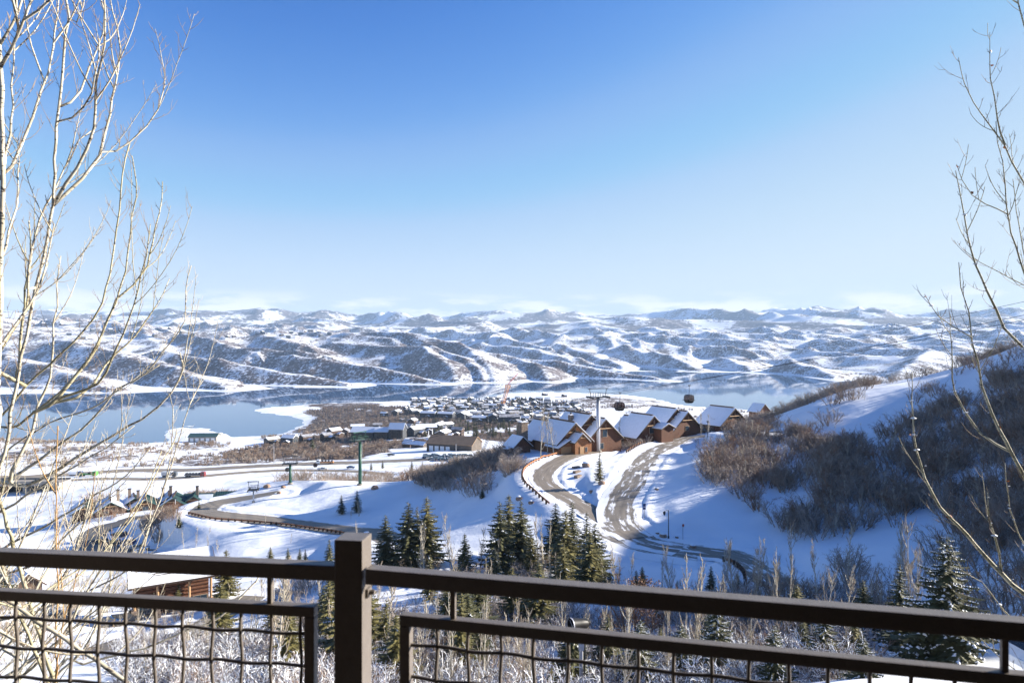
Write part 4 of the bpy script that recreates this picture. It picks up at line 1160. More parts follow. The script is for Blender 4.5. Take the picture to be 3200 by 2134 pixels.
def aspen_meshes(seed, slim=1.0, stems=1):
    """bare aspen 10 m tall"""
    rnd = random.Random(seed)
    tr = MB(); tw = MB()
    for s in range(stems):
        off = Vector((rnd.gauss(0, .35), rnd.gauss(0, .35), -0.4)) if stems > 1 else Vector((0, 0, -0.4))
        lean = Vector((rnd.gauss(0, .06), rnd.gauss(0, .06), 1)) + off * .12
        st = wig(off, lean, 10.2 * rnd.uniform(.82, 1), 0, 9, rnd, .1, .06)
        tr.tube(st, taper(10, .105, .018), 6)
        for k in range(34 if stems == 1 else 22):
            u_ = rnd.uniform(.16, .98)
            p, t, _ = polyline_at(st, u_)
            ax = t.orthogonal().normalized(); ax.rotate(Matrix.Rotation(rnd.random() * 6.283, 3, t))
            L = (1.0 + 2.2 * (1 - u_)) * rnd.uniform(.5, 1) * slim
            br = wig(p, t * .75 + ax * .75, L, 0, 5, rnd, .75, .14)
            tr.tube(br, taper(6, .034, .013), 4, cap=False)
            for q in range(6):
                p2, t2, _ = polyline_at(br, rnd.uniform(.15, 1))
                ax2 = t2.orthogonal().normalized(); ax2.rotate(Matrix.Rotation(rnd.random() * 6.283, 3, t2))
                q2 = wig(p2, t2 * .8 + ax2 * .6, L * rnd.uniform(.15, .4), 0, 3, rnd, .6, .18)
                tw.tube(q2, taper(4, .016, .009), 3, cap=False)
    return tr.mesh('trunk', M_ASPENP, True), tw.mesh('twigs', M_ASPENT)
ASPEN = [aspen_meshes(81), aspen_meshes(82, .8), aspen_meshes(83, .7, 3), aspen_meshes(84, 1.1), aspen_meshes(85, .6, 4)]

def put_spruce(loc, h, kind, label, group, rz=None, wide=1.0):
    root = empty('spruce_tree', loc, rng.random() * 6.28 if rz is None else rz, label, 'tree', group)
    s = h / 10.0
    root.scale = (s * wide, s * wide, s)
    me_t, me_c, me_s = SPRUCE[kind]
    mesh_obj('trunk', me_t, None, root); mesh_obj('crown', me_c, None, root)
    if me_s: mesh_obj('snow', me_s, None, root)['kind'] = 'stuff'
    return root
def put_aspen(loc, h, kind, label, group, wide=1.0):
    root = empty('aspen_tree', loc, rng.random() * 6.28, label, 'tree', group)
    s = h / 10.0
    root.scale = (s * wide, s * wide, s)
    mesh_obj('trunk', ASPEN[kind][0], None, root); mesh_obj('twigs', ASPEN[kind][1], None, root)['kind'] = 'stuff'
    return root

# ------------------------------------------------------------------ spruces: column, row of base, height in rows, kind, label, distance window
SPR = [
    (1205, 1768, 166, 0, 'dark spruce just past the railing post, shortest of the cluster there', (90, 150)),
    (1276, 1772, 212, 0, 'tall dark spruce in the cluster past the post, in front of the shaded bank', (90, 150)),
    (1334, 1765, 222, 1, 'tallest olive-green spruce of the cluster past the railing post', (90, 150)),
    (1304, 1752, 178, 4, 'slim spruce squeezed between the two tallest spruces past the post', (90, 160)),
    (1452, 1800, 140, 1, 'short bushy spruce alone below the shaded snow bank, behind bare aspens', (80, 150)),
    (1562, 1790, 232, 0, 'tall black-green spruce below the rock edge of the hairpin road', (80, 150)),
    (1590, 1730, 192, 1, 'spruce standing against the outer guardrail of the hairpin bend', (80, 150)),
    (1628, 1756, 200, 0, 'spruce beneath the hairpin bend, next to the bare tan aspens', (80, 150)),
    (1660, 1800, 140, 1, 'short dense spruce in front of the row under the hairpin', (80, 150)),
    (1736, 1752, 188, 0, 'spruce in the middle of the row under the hairpin road', (80, 150)),
    (1768, 1805, 222, 1, 'nearest tall olive spruce in the row beside the junction', (80, 150)),
    (1788, 1742, 182, 2, 'narrow spruce behind the nearest one beside the road junction', (80, 150)),
    (1834, 1790, 198, 2, 'thin see-through spruce at the end of the row by the junction', (80, 150)),
    (1874, 1506, 102, 4, 'small spruce alone on the snowy island between the two roads', (130, 190)),
    (1647, 1950, 150, 1, 'spruce half hidden behind the top rail, below the junction row', (55, 110)),
    (1988, 1880, 105, 2, 'little spruce tip poking above the top rail below the junction', (55, 120)),
    (2222, 1850, 88, 2, 'small browned spruce beside the curved guardrail', (70, 130)),
    (2812, 2050, 300, 2, 'narrow spruce with snowy boughs on the shaded slope, beside a larger one', (45, 100)),
    (2958, 2085, 425, 3, 'large snow-tipped spruce on the shaded slope near the van', (42, 100)),
    (1029, 1765, 86, 2, 'slender spruce right beside the railing post on the blue shaded bank', (100, 190)),
    (900, 1756, 48, 2, 'tiny spruce on the shaded bank, just above the top rail', (100, 190)),
    (937, 1760, 50, 2, 'tiny spruce of a pair on the shaded bank above the rail', (100, 190)),
    (954, 1764, 52, 2, 'second tiny spruce of the pair on the shaded bank', (100, 190)),
    (845, 1762, 56, 1, 'tiny olive spruce farthest from the post on the shaded bank', (100, 190)),
    (1067, 1606, 64, 2, 'young spruce on the sunlit knoll above the access road', (150, 260)),
    (1116, 1600, 72, 2, 'slightly taller young spruce of the two on the snowy knoll', (150, 260)),
    (1287, 1482, 46, 2, 'small spruce behind the brush, near the frontage road', (230, 420)),
    (1160, 1468, 26, 2, 'tiny spruce beside the green lift tower', (240, 460)),
    (1196, 1464, 28, 2, 'tiny spruce between the green lift tower and the car park', (240, 460)),
    (1320, 1474, 34, 2, 'dark small spruce at the edge of the grey thicket', (230, 420)),
    (1507, 1556, 32, 0, 'dark stubby spruce at the foot of the grey thicket', (150, 230)),
    (1402, 1480, 40, 1, 'spruce rising inside the grey thicket', (170, 300)),
    (1010, 2010, 190, 0, 'dark spruce behind the mesh, between the panel end and the post', (50, 120)),
    (1207, 2065, 205, 4, 'slim olive young spruce close behind the right of the post', (40, 90)),
    (1493, 1940, 170, 1, 'spruce in the gap between top rail and mesh panel, centre of the view', (55, 110)),
    (847, 2010, 150, 1, 'olive spruce behind the last mesh wires before the post', (50, 120)),
    (707, 1870, 160, 1, 'spruce touching the end of the log building roof', (75, 130)),
    (690, 2010, 200, 1, 'yellow-green spruce in front of the log building porch', (55, 100)),
    (558, 1900, 86, 4, 'small spruce in front of the log wall under the snowy roof', (70, 110)),
    (15, 1880, 130, 3, 'snowy spruce at the extreme edge beside the white cabin', (60, 140)),
    (2240, 2150, 290, 3, 'heavily snow-laden spruce behind the right mesh panel, left of two', (38, 70)),
    (2575, 2130, 250, 3, 'snow-laden spruce below the top rail, near the shaded meadow', (38, 75)),
    (2420, 2160, 220, 3, 'broad snow-laden spruce between two others behind the right panel', (36, 70)),
    (2000, 2190, 250, 3, 'frosted spruce under the russet tree behind the right panel', (36, 70)),
    (1790, 2190, 270, 0, 'dark spruce behind the black snow gun', (40, 75)),
    (2130, 2140, 200, 3, 'low frosted spruce behind the right panel wires', (36, 70)),
    (2700, 2180, 200, 3, 'frosted young spruce at the lower edge near the van', (34, 60)),
    (560, 1648, 40, 0, 'small dark spruce by the thicket above the car park', (150, 240)),
    (622, 1590, 34, 4, 'small spruce inside the bend of the access road', (150, 260)),
    (835, 1385, 22, 0, 'dark spruce in the row by the bay houses, end of the row', (600, 1100)),
    (862, 1382, 26, 0, 'dark spruce in the row by the bay houses, beside a white roof', (600, 1100)),
    (922, 1384, 24, 0, 'dark spruce beside the low houses near the bay', (600, 1100)),
    (976, 1402, 34, 0, 'lone dark spruce standing above the brown brush slope', (500, 900)),
    (1935, 1400, 70, 2, 'small spruce beside the pale lift tower, close to the chalet drive', (170, 260)),
    (1940, 1388, 26, 1, 'short spruce in the snow bed between the chalets', (170, 280)),
]
for px, py, hp, kind, lab, (d0, d1) in SPR:
    p = hit(px, py, d0, d1)
    put_spruce((p.x, p.y, p.z - 0.1), hp * p.y / FPX, kind, lab, 'spruces on the hillside', wide=rng.uniform(.9, 1.1))

# ------------------------------------------------------------------ bare aspens further off
ASP = [
    (1688, 1430, 170, 1, 'tall bare aspen in front of the first chalet, nearer its chimney', (170, 260)),
    (1732, 1420, 158, 3, 'tall bare aspen in front of the chalet roof, closer to the garage', (170, 260)),
    (1712, 1418, 130, 1, 'thinner bare aspen between the two tall ones at the chalet', (170, 260)),
    (1908, 1392, 90, 3, 'bare aspen behind the pale lift tower', (190, 280)),
    (1934, 1390, 92, 0, 'bare aspen under the nearer gondola cabin', (190, 290)),
    (2190, 1362, 88, 1, 'bare aspen between the second and third chalets', (210, 300)),
    (2215, 1358, 76, 3, 'bare aspen in front of the third chalet roof', (210, 300)),
    (2256, 1830, 140, 4, 'clump of pale bare stems at the head of the curved guardrail', (70, 130)),
    (2372, 1860, 182, 3, 'bare aspen on the shaded meadow, beyond the curved guardrail', (65, 130)),
    (2478, 1890, 262, 0, 'tallest bare aspen on the shaded meadow, lit at its tips', (60, 130)),
    (2840, 1990, 420, 3, 'tall bare aspen with curling branches beside the narrow spruce', (45, 100)),
    (2610, 1880, 150, 3, 'dark leaning bare sapling on the shaded meadow', (60, 120)),
    (1325, 1800, 190, 4, 'cluster of pale bare stems at the foot of the tall spruces', (70, 130)),
    (1412, 1790, 210, 3, 'white bare aspen with forked crown between spruces past the post', (70, 130)),
    (1500, 1790, 170, 3, 'bushy grey-pink bare tree below the shaded bank', (75, 150)),
    (1548, 1800, 140, 3, 'leaning bare aspen stems beside the tall black-green spruce', (70, 130)),
    (1684, 1800, 215, 1, 'tall bare aspen in the row under the hairpin', (75, 140)),
    (1706, 1790, 190, 2, 'bare tan aspen clump among the junction spruces', (75, 140)),
    (1888, 1850, 120, 1, 'thin bare aspen below the junction just above the rail', (60, 110)),
    (2070, 1880, 160, 1, 'bare whips leaning just above the top rail below the road', (55, 110)),
    (1120, 1685, 62, 2, 'tan bare bush-like aspen above the post at the end of the guardrail', (130, 200)),
    (830, 1660, 60, 1, 'small bare aspen on the bank below the guardrail', (120, 200)),
    (612, 1712, 80, 3, 'bare aspen against the shaded snow above the log roof', (110, 200)),
    (575, 1718, 70, 1, 'bare aspen beside the log building ridge', (110, 200)),
    (655, 1716, 50, 2, 'low bare clump on the bank above the log building', (110, 200)),
]
for px, py, hp, kind, lab, (d0, d1) in ASP:
    p = hit(px, py, d0, d1)
    put_aspen((p.x, p.y, p.z), hp * p.y / FPX, kind, lab, 'bare aspens on the hillside')
def zone(px):
    for lim_, nm in ((420, 'among the leaning aspen stems behind the first mesh wires'), (720, 'below the log building behind the mesh'), (1050, 'behind the mesh panel end before the post'), (1300, 'just past the railing post'),
                     (1600, 'below the tall spruce cluster past the post'), (1880, 'around the black snow gun'), (2200, 'around the russet oak behind the right panel'), (2500, 'below the curved guardrail'), (9999, 'in the shaded corner toward the van')):
        if px < lim_: return nm
sr_ = random.Random(31)
for i in range(30):
    d = sr_.uniform(48, 104); px = sr_.uniform(840, 1900) if i % 4 else sr_.uniform(1900, 2320); q = gcol(px, d)
    put_spruce(q, sr_.uniform(4.5, 9.5) if px < 1900 else sr_.uniform(2.0, 3.6), sr_.choice([0, 1, 2, 1, 4]), 'snow-flecked spruce lost in the grey thicket ' + zone(px), 'thicket spruces ' + zone(px), wide=sr_.uniform(.9, 1.15))
for i in range(16):
    d = sr_.uniform(38, 62); px = sr_.uniform(1450, 2950); q = gcol(px, d)
    put_spruce(q, sr_.uniform(2.6, 5.2), sr_.choice([3, 3, 0, 1]), 'snow-laden young spruce ' + zone(px), 'snow-laden young spruces ' + zone(px), wide=sr_.uniform(.95, 1.2))
for i in range(22):     # small bare saplings on the open banks
    px = sr_.uniform(600, 1300); py = sr_.uniform(1590, 1750); q = hit(px, py, 110, 240)
    if abs(float(road_near(np.array([q.x]), np.array([q.y]))[0][0])) < 3 or float(road_near(np.array([q.x]), np.array([q.y]))[0][0]) < 2: continue
    put_aspen(q, sr_.uniform(1.8, 4.5), sr_.choice([1, 3, 2]), 'small bare sapling on the snow bank below the access road', 'saplings on the snow banks', 1.2)
# indistinct bare saplings low behind the railing
ar = random.Random(5)
for i in range(100):
    d = ar.uniform(40, 92)
    px = ar.uniform(760, 2900) if i < 80 else ar.uniform(-60, 700)
    q = gcol(px, d)
    py = 1067 - q.z / d * FPX
    put_aspen(q, ar.uniform(4.5, 9.5) * (0.7 if px < 700 else 1), ar.choice([0, 1, 3, 3, 1, 2]), 'thin pale bare sapling ' + zone(px), 'saplings ' + zone(px), ar.uniform(.7, 1.1))

# ------------------------------------------------------------------ scrub
from itertools import product
GPX = 1600 + GX / GY * FPX; GPY = 1067 - GZ / GY * FPX
CELL = np.gradient(GX, axis=1) * np.gradient(GY, axis=0)
nprs = np.random.RandomState(12)
def inpoly(px, py, poly):
    ins = np.zeros(px.shape, bool); n = len(poly)
    for i in range(n):
        x0, y0 = poly[i]; x1, y1 = poly[(i + 1) % n]
        c = ((y0 > py) != (y1 > py)) & (px < (x1 - x0) * (py - y0) / (y1 - y0 + 1e-9) + x0)
        ins ^= c
    return ins
def scatter(mask, spacing, wob=0.35):
    """random ground vertices inside mask, about one per spacing^2 square metres"""
    rd_, _ = None, None
    w = CELL * mask
    tot = w.sum()
    n = int(tot / spacing ** 2)
    if n <= 0: return np.zeros((0, 3))
    k = nprs.choice(w.size, size=n, p=(w / tot).ravel())
    P = np.stack([GX.ravel()[k], GY.ravel()[k], GZ.ravel()[k]], -1)
    dd, _z = road_near(P[:, 0], P[:, 1])
    P = P[dd > 2.2]
    sc = np.clip(P[:, 1] / 200, .3, 1)
    P[:, 0] += nprs.uniform(-.4, .4, len(P)) * sc
    return P
S1 = inpoly(GPX, GPY, [(2235, 1400), (2300, 1352), (2440, 1335), (2500, 1345), (2560, 1400), (2700, 1370), (2820, 1330), (2920, 1285), (3050, 1245), (3120, 1180), (3400, 1110), (3450, 1950), (3250, 1830), (3000, 1665), (2870, 1600), (2760, 1620), (2620, 1680), (2480, 1690), (2400, 1620), (2320, 1560), (2220, 1510), (2200, 1440)]) & (GY > 88) & (GY < 236)
S1 = S1 * np.clip(0.78 + 1.6 * fbm(GX / 12, GY / 12, 3), 0.08, 1.3)
S1b = ((GPX > 2500) & (GPX < 3300) & (GY > 80) & (GY < 215)) * np.clip(fbm(GX / 9 + 7, GY / 9, 2) * 1.4 - .35, 0, .5)
S2 = ((GPX > 2230) & (GPX < 3500) & (GY > 222) & (GY < 262)) * np.clip(0.8 + fbm(GX / 12, GY / 12, 2), .1, 1) * np.where((GPX > 2740) & (GPX < 3010), .15, 1)
S3 = inpoly(GPX, GPY, [(1305, 1515), (1325, 1470), (1450, 1440), (1600, 1424), (1632, 1440), (1618, 1500), (1606, 1550), (1500, 1562), (1400, 1535), (1320, 1530)]) & (GY > 165) & (GY < 262)
S3b = ((GPX > 1310) & (GPX < 1600) & (GY > 200) & (GY < 262)) * 0.8
S4 = ((GPX > 860) & (GPX < 1330) & (GY > 236) & (GY < 330)) * np.clip(0.5 + 1.3 * fbm(GX / 16, GY / 16, 2), 0, 1) * 0.6
S5 = (((GPX > 1960) & (GPX < 2330) & (GY > 224) & (GY < 252)) | ((GPX > 1990) & (GPX < 2200) & (GY > 205) & (GY < 226) & (GPY < 1392)))
S6 = (((GPX - 508) / 62) ** 2 + ((GPY - 1650) / 46) ** 2 < 1) & (GY > 160) & (GY < 260) | ((((GPX - 690) / 110) ** 2 + ((GPY - 1560) / 10) ** 2 < 1) & (GY > 240) & (GY < 300))
S6b = ((GPX > 240) & (GPX < 420) & (GPY > 1560) & (GPY < 1640) & (GY > 200) & (GY < 300)) * 0.12
S9 = ((GPX > 2300) & (GPX < 3400) & (GY > 46) & (GY < 96)) * np.clip(.5 + 1.2 * fbm(GX / 8, GY / 8, 2), 0, 1) * .8
S11 = ((GPX > 860) & (GPX < 2350) & (GY > 52) & (GY < 118)) * np.clip(.45 + 1.2 * fbm(GX / 9 + 3, GY / 9, 2), 0, 1) * np.where((GPX > 1860) & (GY > 82), 0.0, 1.0)
S10 = ((GPX > -300) & (GPX < 560) & (GY > 60) & (GY < 150)) * np.clip(.3 + 1.2 * fbm(GX / 12, GY / 12, 2), 0, 1) * .6
def not_pads(P):
    k = np.ones(len(P), bool)
    for (x, y, r_, z_) in PADS: k &= np.hypot(P[:, 0] - x, P[:, 1] - y) > r_ * 0.72
    return P[k]
groups = [('slope', np.concatenate([scatter(S1, 1.8), scatter(S1b, 2.2)]), 2.4, 5.2), ('crest', scatter(S2, 2.3), 2.5, 4.5), ('thicket', np.concatenate([scatter(S3 * np.clip(.6 + 1.5 * fbm(GX / 9, GY / 9, 2), .05, 1.2), 1.9), scatter(S3b, 2.4)]), 2.6, 5.2),
          ('knoll', scatter(S4, 2.6), 2.5, 5.0), ('chalet', not_pads(scatter(S5, 1.9)), 1.6, 3.2), ('lot', scatter(np.maximum(S6 * 1.0, S6b), 1.8), 1.8, 4.2), ('shade', scatter(S9, 2.2), 1.6, 4.0), ('tan', scatter(S10, 2.1), 1.0, 2.6), ('hollow', scatter(S11, 2.5), 1.6, 3.8)]
SH_LABEL = {'slope': 'bare brown oak shrub in the thicket on the shaded slope', 'crest': 'bare shrub on the sunny crest behind the snow slope',
            'thicket': 'grey-brown bare shrub in the thicket beside the hairpin bend', 'knoll': 'bare shrub in the line behind the snowy knoll',
            'chalet': 'low bare shrub in front of the chalets along the guardrail', 'lot': 'dark bare shrub in the clump above the car park',
            'shade': 'bare shrub low in the shaded hollow behind the railing', 'hollow': 'grey bare shrub in the hollow among the spruces below the junction', 'tan': 'tan bare bush below the parking bend, behind the leaning aspens'}
allp = []
for key, P, h0, h1 in groups:
    for p in P: allp.append((p[1] / 1.0, key, p, h0, h1))
allp.sort(key=lambda t: t[0])
rest = []; nind = 0; percount = {}
for d, key, p, h0, h1 in allp:
    h = nprs.uniform(h0, h1); kk = nprs.randint(0, 100)
    if key == 'tan': proto = (5 if kk < 55 else 1)
    elif key == 'thicket': proto = (1 if kk < 60 else 3 if kk < 85 else 0)
    elif key in ('chalet', 'crest', 'hollow'): proto = (1 if kk < 45 else 3 if kk < 75 else 5)
    else: proto = (0 if kk < 22 else 1 if kk < 46 else 2 if kk < 66 else 3 if kk < 93 else 4)
    rz = nprs.uniform(0, 6.28); wd = nprs.uniform(.8, 1.2)
    percount[key] = percount.get(key, 0) + 1
    cap = {'slope': 100, 'crest': 25, 'thicket': 40, 'knoll': 15, 'chalet': 20, 'lot': 12, 'shade': 28, 'tan': 12, 'hollow': 60}[key]
    if percount[key] <= cap:
        o = mesh_obj('bare_shrub', OAK[proto][0], None, None, (p[0], p[1], p[2]), (0, 0, rz))
        o.scale = (h / 4 * wd, h / 4 * wd, h / 4)
        lab_ = SH_LABEL[key]; gx_ = 1600 + p[0] / p[1] * FPX
        if key == 'slope': lab_ = 'bare brown oak shrub on the shaded slope, ' + ('near the road bend' if gx_ < 2450 else 'middle of the thicket' if gx_ < 2700 else 'above the open blue meadow' if gx_ < 2950 else 'behind the snow-dotted aspen limbs')
        if key == 'hollow': lab_ = 'grey bare shrub ' + zone(gx_)
        tag(o, lab_, 'shrub', 'bare shrubs: ' + lab_[-28:])
    else:
        if key == 'slope' and nprs.rand() < .10: rest.append((p[0], p[1], p[2], h / 4 * .5, rz, 6))
        else: rest.append((p[0], p[1], p[2], h / 4, rz, proto))

def instancer(name, rows, protos, label_kind='stuff'):
    """one object whose geometry nodes stand the prototype meshes on its points"""
    col = bpy.data.collections.new(name + '_kinds')
    for i, me_ in enumerate(protos):
        o = bpy.data.objects.new('%s_kind_%d' % (name, i), me_); col.objects.link(o)
    me_ = bpy.data.meshes.new(name)
    A = np.array(rows)
    me_.vertices.add(len(A)); me_.vertices.foreach_set('co', A[:, :3].astype(np.float32).ravel())
    for nm, c in (('sc', 3), ('rz', 4)):
        a_ = me_.attributes.new(nm, 'FLOAT', 'POINT'); a_.data.foreach_set('value', A[:, c].astype(np.float32))
    a_ = me_.attributes.new('kind_i', 'INT', 'POINT'); a_.data.foreach_set('value', A[:, 5].astype(np.int32))
    o = mesh_obj(name, me_)
    ng = bpy.data.node_groups.new(name + '_nodes', 'GeometryNodeTree')
    ng.interface.new_socket('Geometry', in_out='INPUT', socket_type='NodeSocketGeometry')
    ng.interface.new_socket('Geometry', in_out='OUTPUT', socket_type='NodeSocketGeometry')
    N = ng.nodes; Lk = ng.links
    gi = N.new('NodeGroupInput'); go = N.new('NodeGroupOutput')
    ci = N.new('GeometryNodeCollectionInfo'); ci.inputs['Collection'].default_value = col
    ci.inputs['Separate Children'].default_value = True; ci.inputs['Reset Children'].default_value = True
    ip = N.new('GeometryNodeInstanceOnPoints'); ip.inputs['Pick Instance'].default_value = True
    def na(nm, ty):
        x = N.new('GeometryNodeInputNamedAttribute'); x.data_type = ty; x.inputs['Name'].default_value = nm; return x.outputs[0]
    Lk.new(gi.outputs[0], ip.inputs['Points']); Lk.new(ci.outputs[0], ip.inputs['Instance'])
    Lk.new(na('kind_i', 'INT'), ip.inputs['Instance Index'])
    cx = N.new('ShaderNodeCombineXYZ'); Lk.new(na('rz', 'FLOAT'), cx.inputs['Z'])
    e2 = N.new('FunctionNodeEulerToRotation'); Lk.new(cx.outputs[0], e2.inputs[0])
    Lk.new(e2.outputs[0], ip.inputs['Rotation'])
    cs = N.new('ShaderNodeCombineXYZ'); s_ = na('sc', 'FLOAT')
    for k in 'XYZ': Lk.new(s_, cs.inputs[k])
    Lk.new(cs.outputs[0], ip.inputs['Scale'])
    Lk.new(ip.outputs[0], go.inputs[0])
    md = o.modifiers.new('scatter', 'NODES'); md.node_group = ng
    return o
o = instancer('scrub', rest, [a[0] for a in OAK] + [ASPEN[3][0]])
tag(o, 'dense bare brown scrub covering the shaded slope and thickets', 'scrub', None, 'stuff')

# far scrub in the valley
BR = np.zeros(GX.size, np.float32); ground.data.attributes['brush'].data.foreach_get('value', BR); BR = BR.reshape(GX.shape)
far = scatter(np.clip(BR - 0.25, 0, 1) * (GY > 420) * (GY < 1500), 5.0)
rows = [(p[0], p[1], p[2], nprs.uniform(.45, 1.0), nprs.uniform(0, 6.28), nprs.randint(0, 3)) for p in far]
o = instancer('valley_scrub', rows, [a[0] for a in OAKFAR])
tag(o, 'bare purple-brown scrub on the valley floor before the lake', 'scrub', None, 'stuff')

# snow-covered bushes close below the balcony
S8 = ((GPX > 380) & (GPX < 2700) & (GY > 36) & (GY < 80)) * np.clip(.62 + 1.1 * fbm(GX / 7, GY / 7, 2), 0, 1)
P8 = scatter(S8, 1.6)
o8 = np.argsort(P8[:, 1])
rest8 = []
for q, i in enumerate(o8):
    p = P8[i]; h = nprs.uniform(1.3, 2.9); kk = nprs.randint(0, 4); rz = nprs.uniform(0, 6.28)
    if q < 280:
        o = mesh_obj('snowy_shrub', SNOWB[kk][0], None, None, p, (0, 0, rz)); o.scale = (h / 2.6 * 1.15,) * 2 + (h / 2.6,)
        tag(o, 'snow-dusted twiggy bush ' + zone(1600 + p[0] / p[1] * FPX), 'shrub', 'snow-dusted bushes ' + zone(1600 + p[0] / p[1] * FPX))
        mesh_obj('snow', SNOWB[kk][1], None, o)['kind'] = 'stuff'
    else:
        rest8.append((p[0], p[1], p[2], h / 2.6, rz, kk)); 
if rest8:
    protos = []
    for a, s in SNOWB:
        bm = bmesh.new(); bm.from_mesh(a); n0 = len(bm.faces); bm.from_mesh(s)
        bm.faces.ensure_lookup_table()
        for f in bm.faces[n0:]: f.material_index = 1
        me_ = bpy.data.meshes.new('snowy_twigs'); bm.to_mesh(me_); bm.free()
        me_.materials.append(a.materials[0]); me_.materials.append(M_SNOWL); protos.append(me_)
    o = instancer('snowy_scrub', rest8, protos)
    tag(o, 'snow-dusted twiggy scrub filling the hollow below the balcony', 'scrub', None, 'stuff')
# russet tree that kept its leaves
p = hit(2010, 2010, 40, 90)
rt = empty('oak_tree', p, 0, 'russet oak holding brown leaves behind the right mesh panel', 'tree')
mesh_obj('branches', OAK[4][0], None, rt).scale = (1.4, 1.4, 1.6)
lf = MB(); rr_ = random.Random(3)
for i in range(2600):
    a = rr_.random() * 6.28; r = 1.9 * rr_.random() ** .6; z = rr_.uniform(1.2, 6.2)
    c = Vector((math.cos(a) * r, math.sin(a) * r, z)); s = .07
    v = [Vector((rr_.gauss(0, s), rr_.gauss(0, s), rr_.gauss(0, s))) for _ in range(3)]
    lf.add([c + q for q in v], [(0, 1, 2)])
lf.build('foliage', M_OAKR, rt)['kind'] = 'stuff'
# ------------------------------------------------------------------ building materials
M_SNOWR = simple('roof_snow', (0.84, 0.86, 0.90), rough=0.65, var=0.04, scale=1.2, bump=0.35, bscale=2.0)
M_FASCIA = simple('dark_fascia', (0.07, 0.045, 0.032), rough=0.8, var=0.2, scale=4)
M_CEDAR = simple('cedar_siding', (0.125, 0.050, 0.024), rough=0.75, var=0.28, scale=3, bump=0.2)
M_CEDAR_SUN = simple('cedar_siding_sunlit', (0.25, 0.105, 0.040), rough=0.75, var=0.25, scale=3, bump=0.2)  # same cedar with its sunlit orange put into the colour
M_LOG = simple('peeled_log', (0.40, 0.24, 0.12), rough=0.7, var=0.2, scale=5)
M_GLASSD = simple('window_glass', (0.03, 0.045, 0.06), rough=0.08, var=0.3, scale=0.6, spec=0.6)
M_FRAMEW = simple('window_frame', (0.30, 0.22, 0.15), rough=0.6)
M_STONE = simple('stone_masonry', (0.22, 0.165, 0.125), rough=0.9, var=0.4, scale=2.2, bump=0.5, bscale=3)
M_THIN = simple('thin_snow_roof', (0.30, 0.30, 0.32), rough=0.7, var=0.5, scale=0.35)
M_GREENR = simple('green_metal_roof', (0.05, 0.105, 0.095), rough=0.4, var=0.12, scale=1, metal=0.2)
M_UNDERSHADE = simple('underpass_shade', (0.015, 0.014, 0.016), rough=0.7)  # near-black stand-in for the shade below the bridge deck
M_GREYS = simple('slate_siding', (0.045, 0.048, 0.055), rough=0.8, var=0.2, scale=0.5)
M_GREYS2 = simple('taupe_siding', (0.095, 0.075, 0.06), rough=0.8, var=0.25, scale=0.5)
M_BROWNS = simple('brown_siding', (0.075, 0.045, 0.032), rough=0.8, var=0.3, scale=0.5)
M_TANROOF = simple('tan_metal_roof', (0.36, 0.22, 0.115), rough=0.6, var=0.15, scale=0.3)
M_WHITEP = simple('white_paint', (0.78, 0.78, 0.77), rough=0.5, var=0.05)
M_CONC = simple('concrete', (0.30, 0.27, 0.235), rough=0.85, var=0.2, scale=0.6)
M_STEELG = simple('galvanised_steel', (0.50, 0.51, 0.55), rough=0.45, metal=0.35, var=0.08)
M_STEELD = simple('dark_steel', (0.06, 0.06, 0.062), rough=0.5, metal=0.4)
M_GREENP = simple('green_tower_paint', (0.018, 0.085, 0.055), rough=0.45, var=0.15, scale=2)
M_RUST = simple('weathered_steel', (0.27, 0.115, 0.05), rough=0.85, var=0.35, scale=1.5)
M_TIMBER = simple('dark_timber_post', (0.075, 0.045, 0.03), rough=0.9, var=0.3, scale=3)
M_CABLE = simple('steel_cable', (0.05, 0.05, 0.055), rough=0.5, metal=0.3)
M_ROCK = simple('boulder_rock', (0.30, 0.20, 0.14), rough=0.9, var=0.35, scale=1.3, bump=0.6, bscale=2.5)

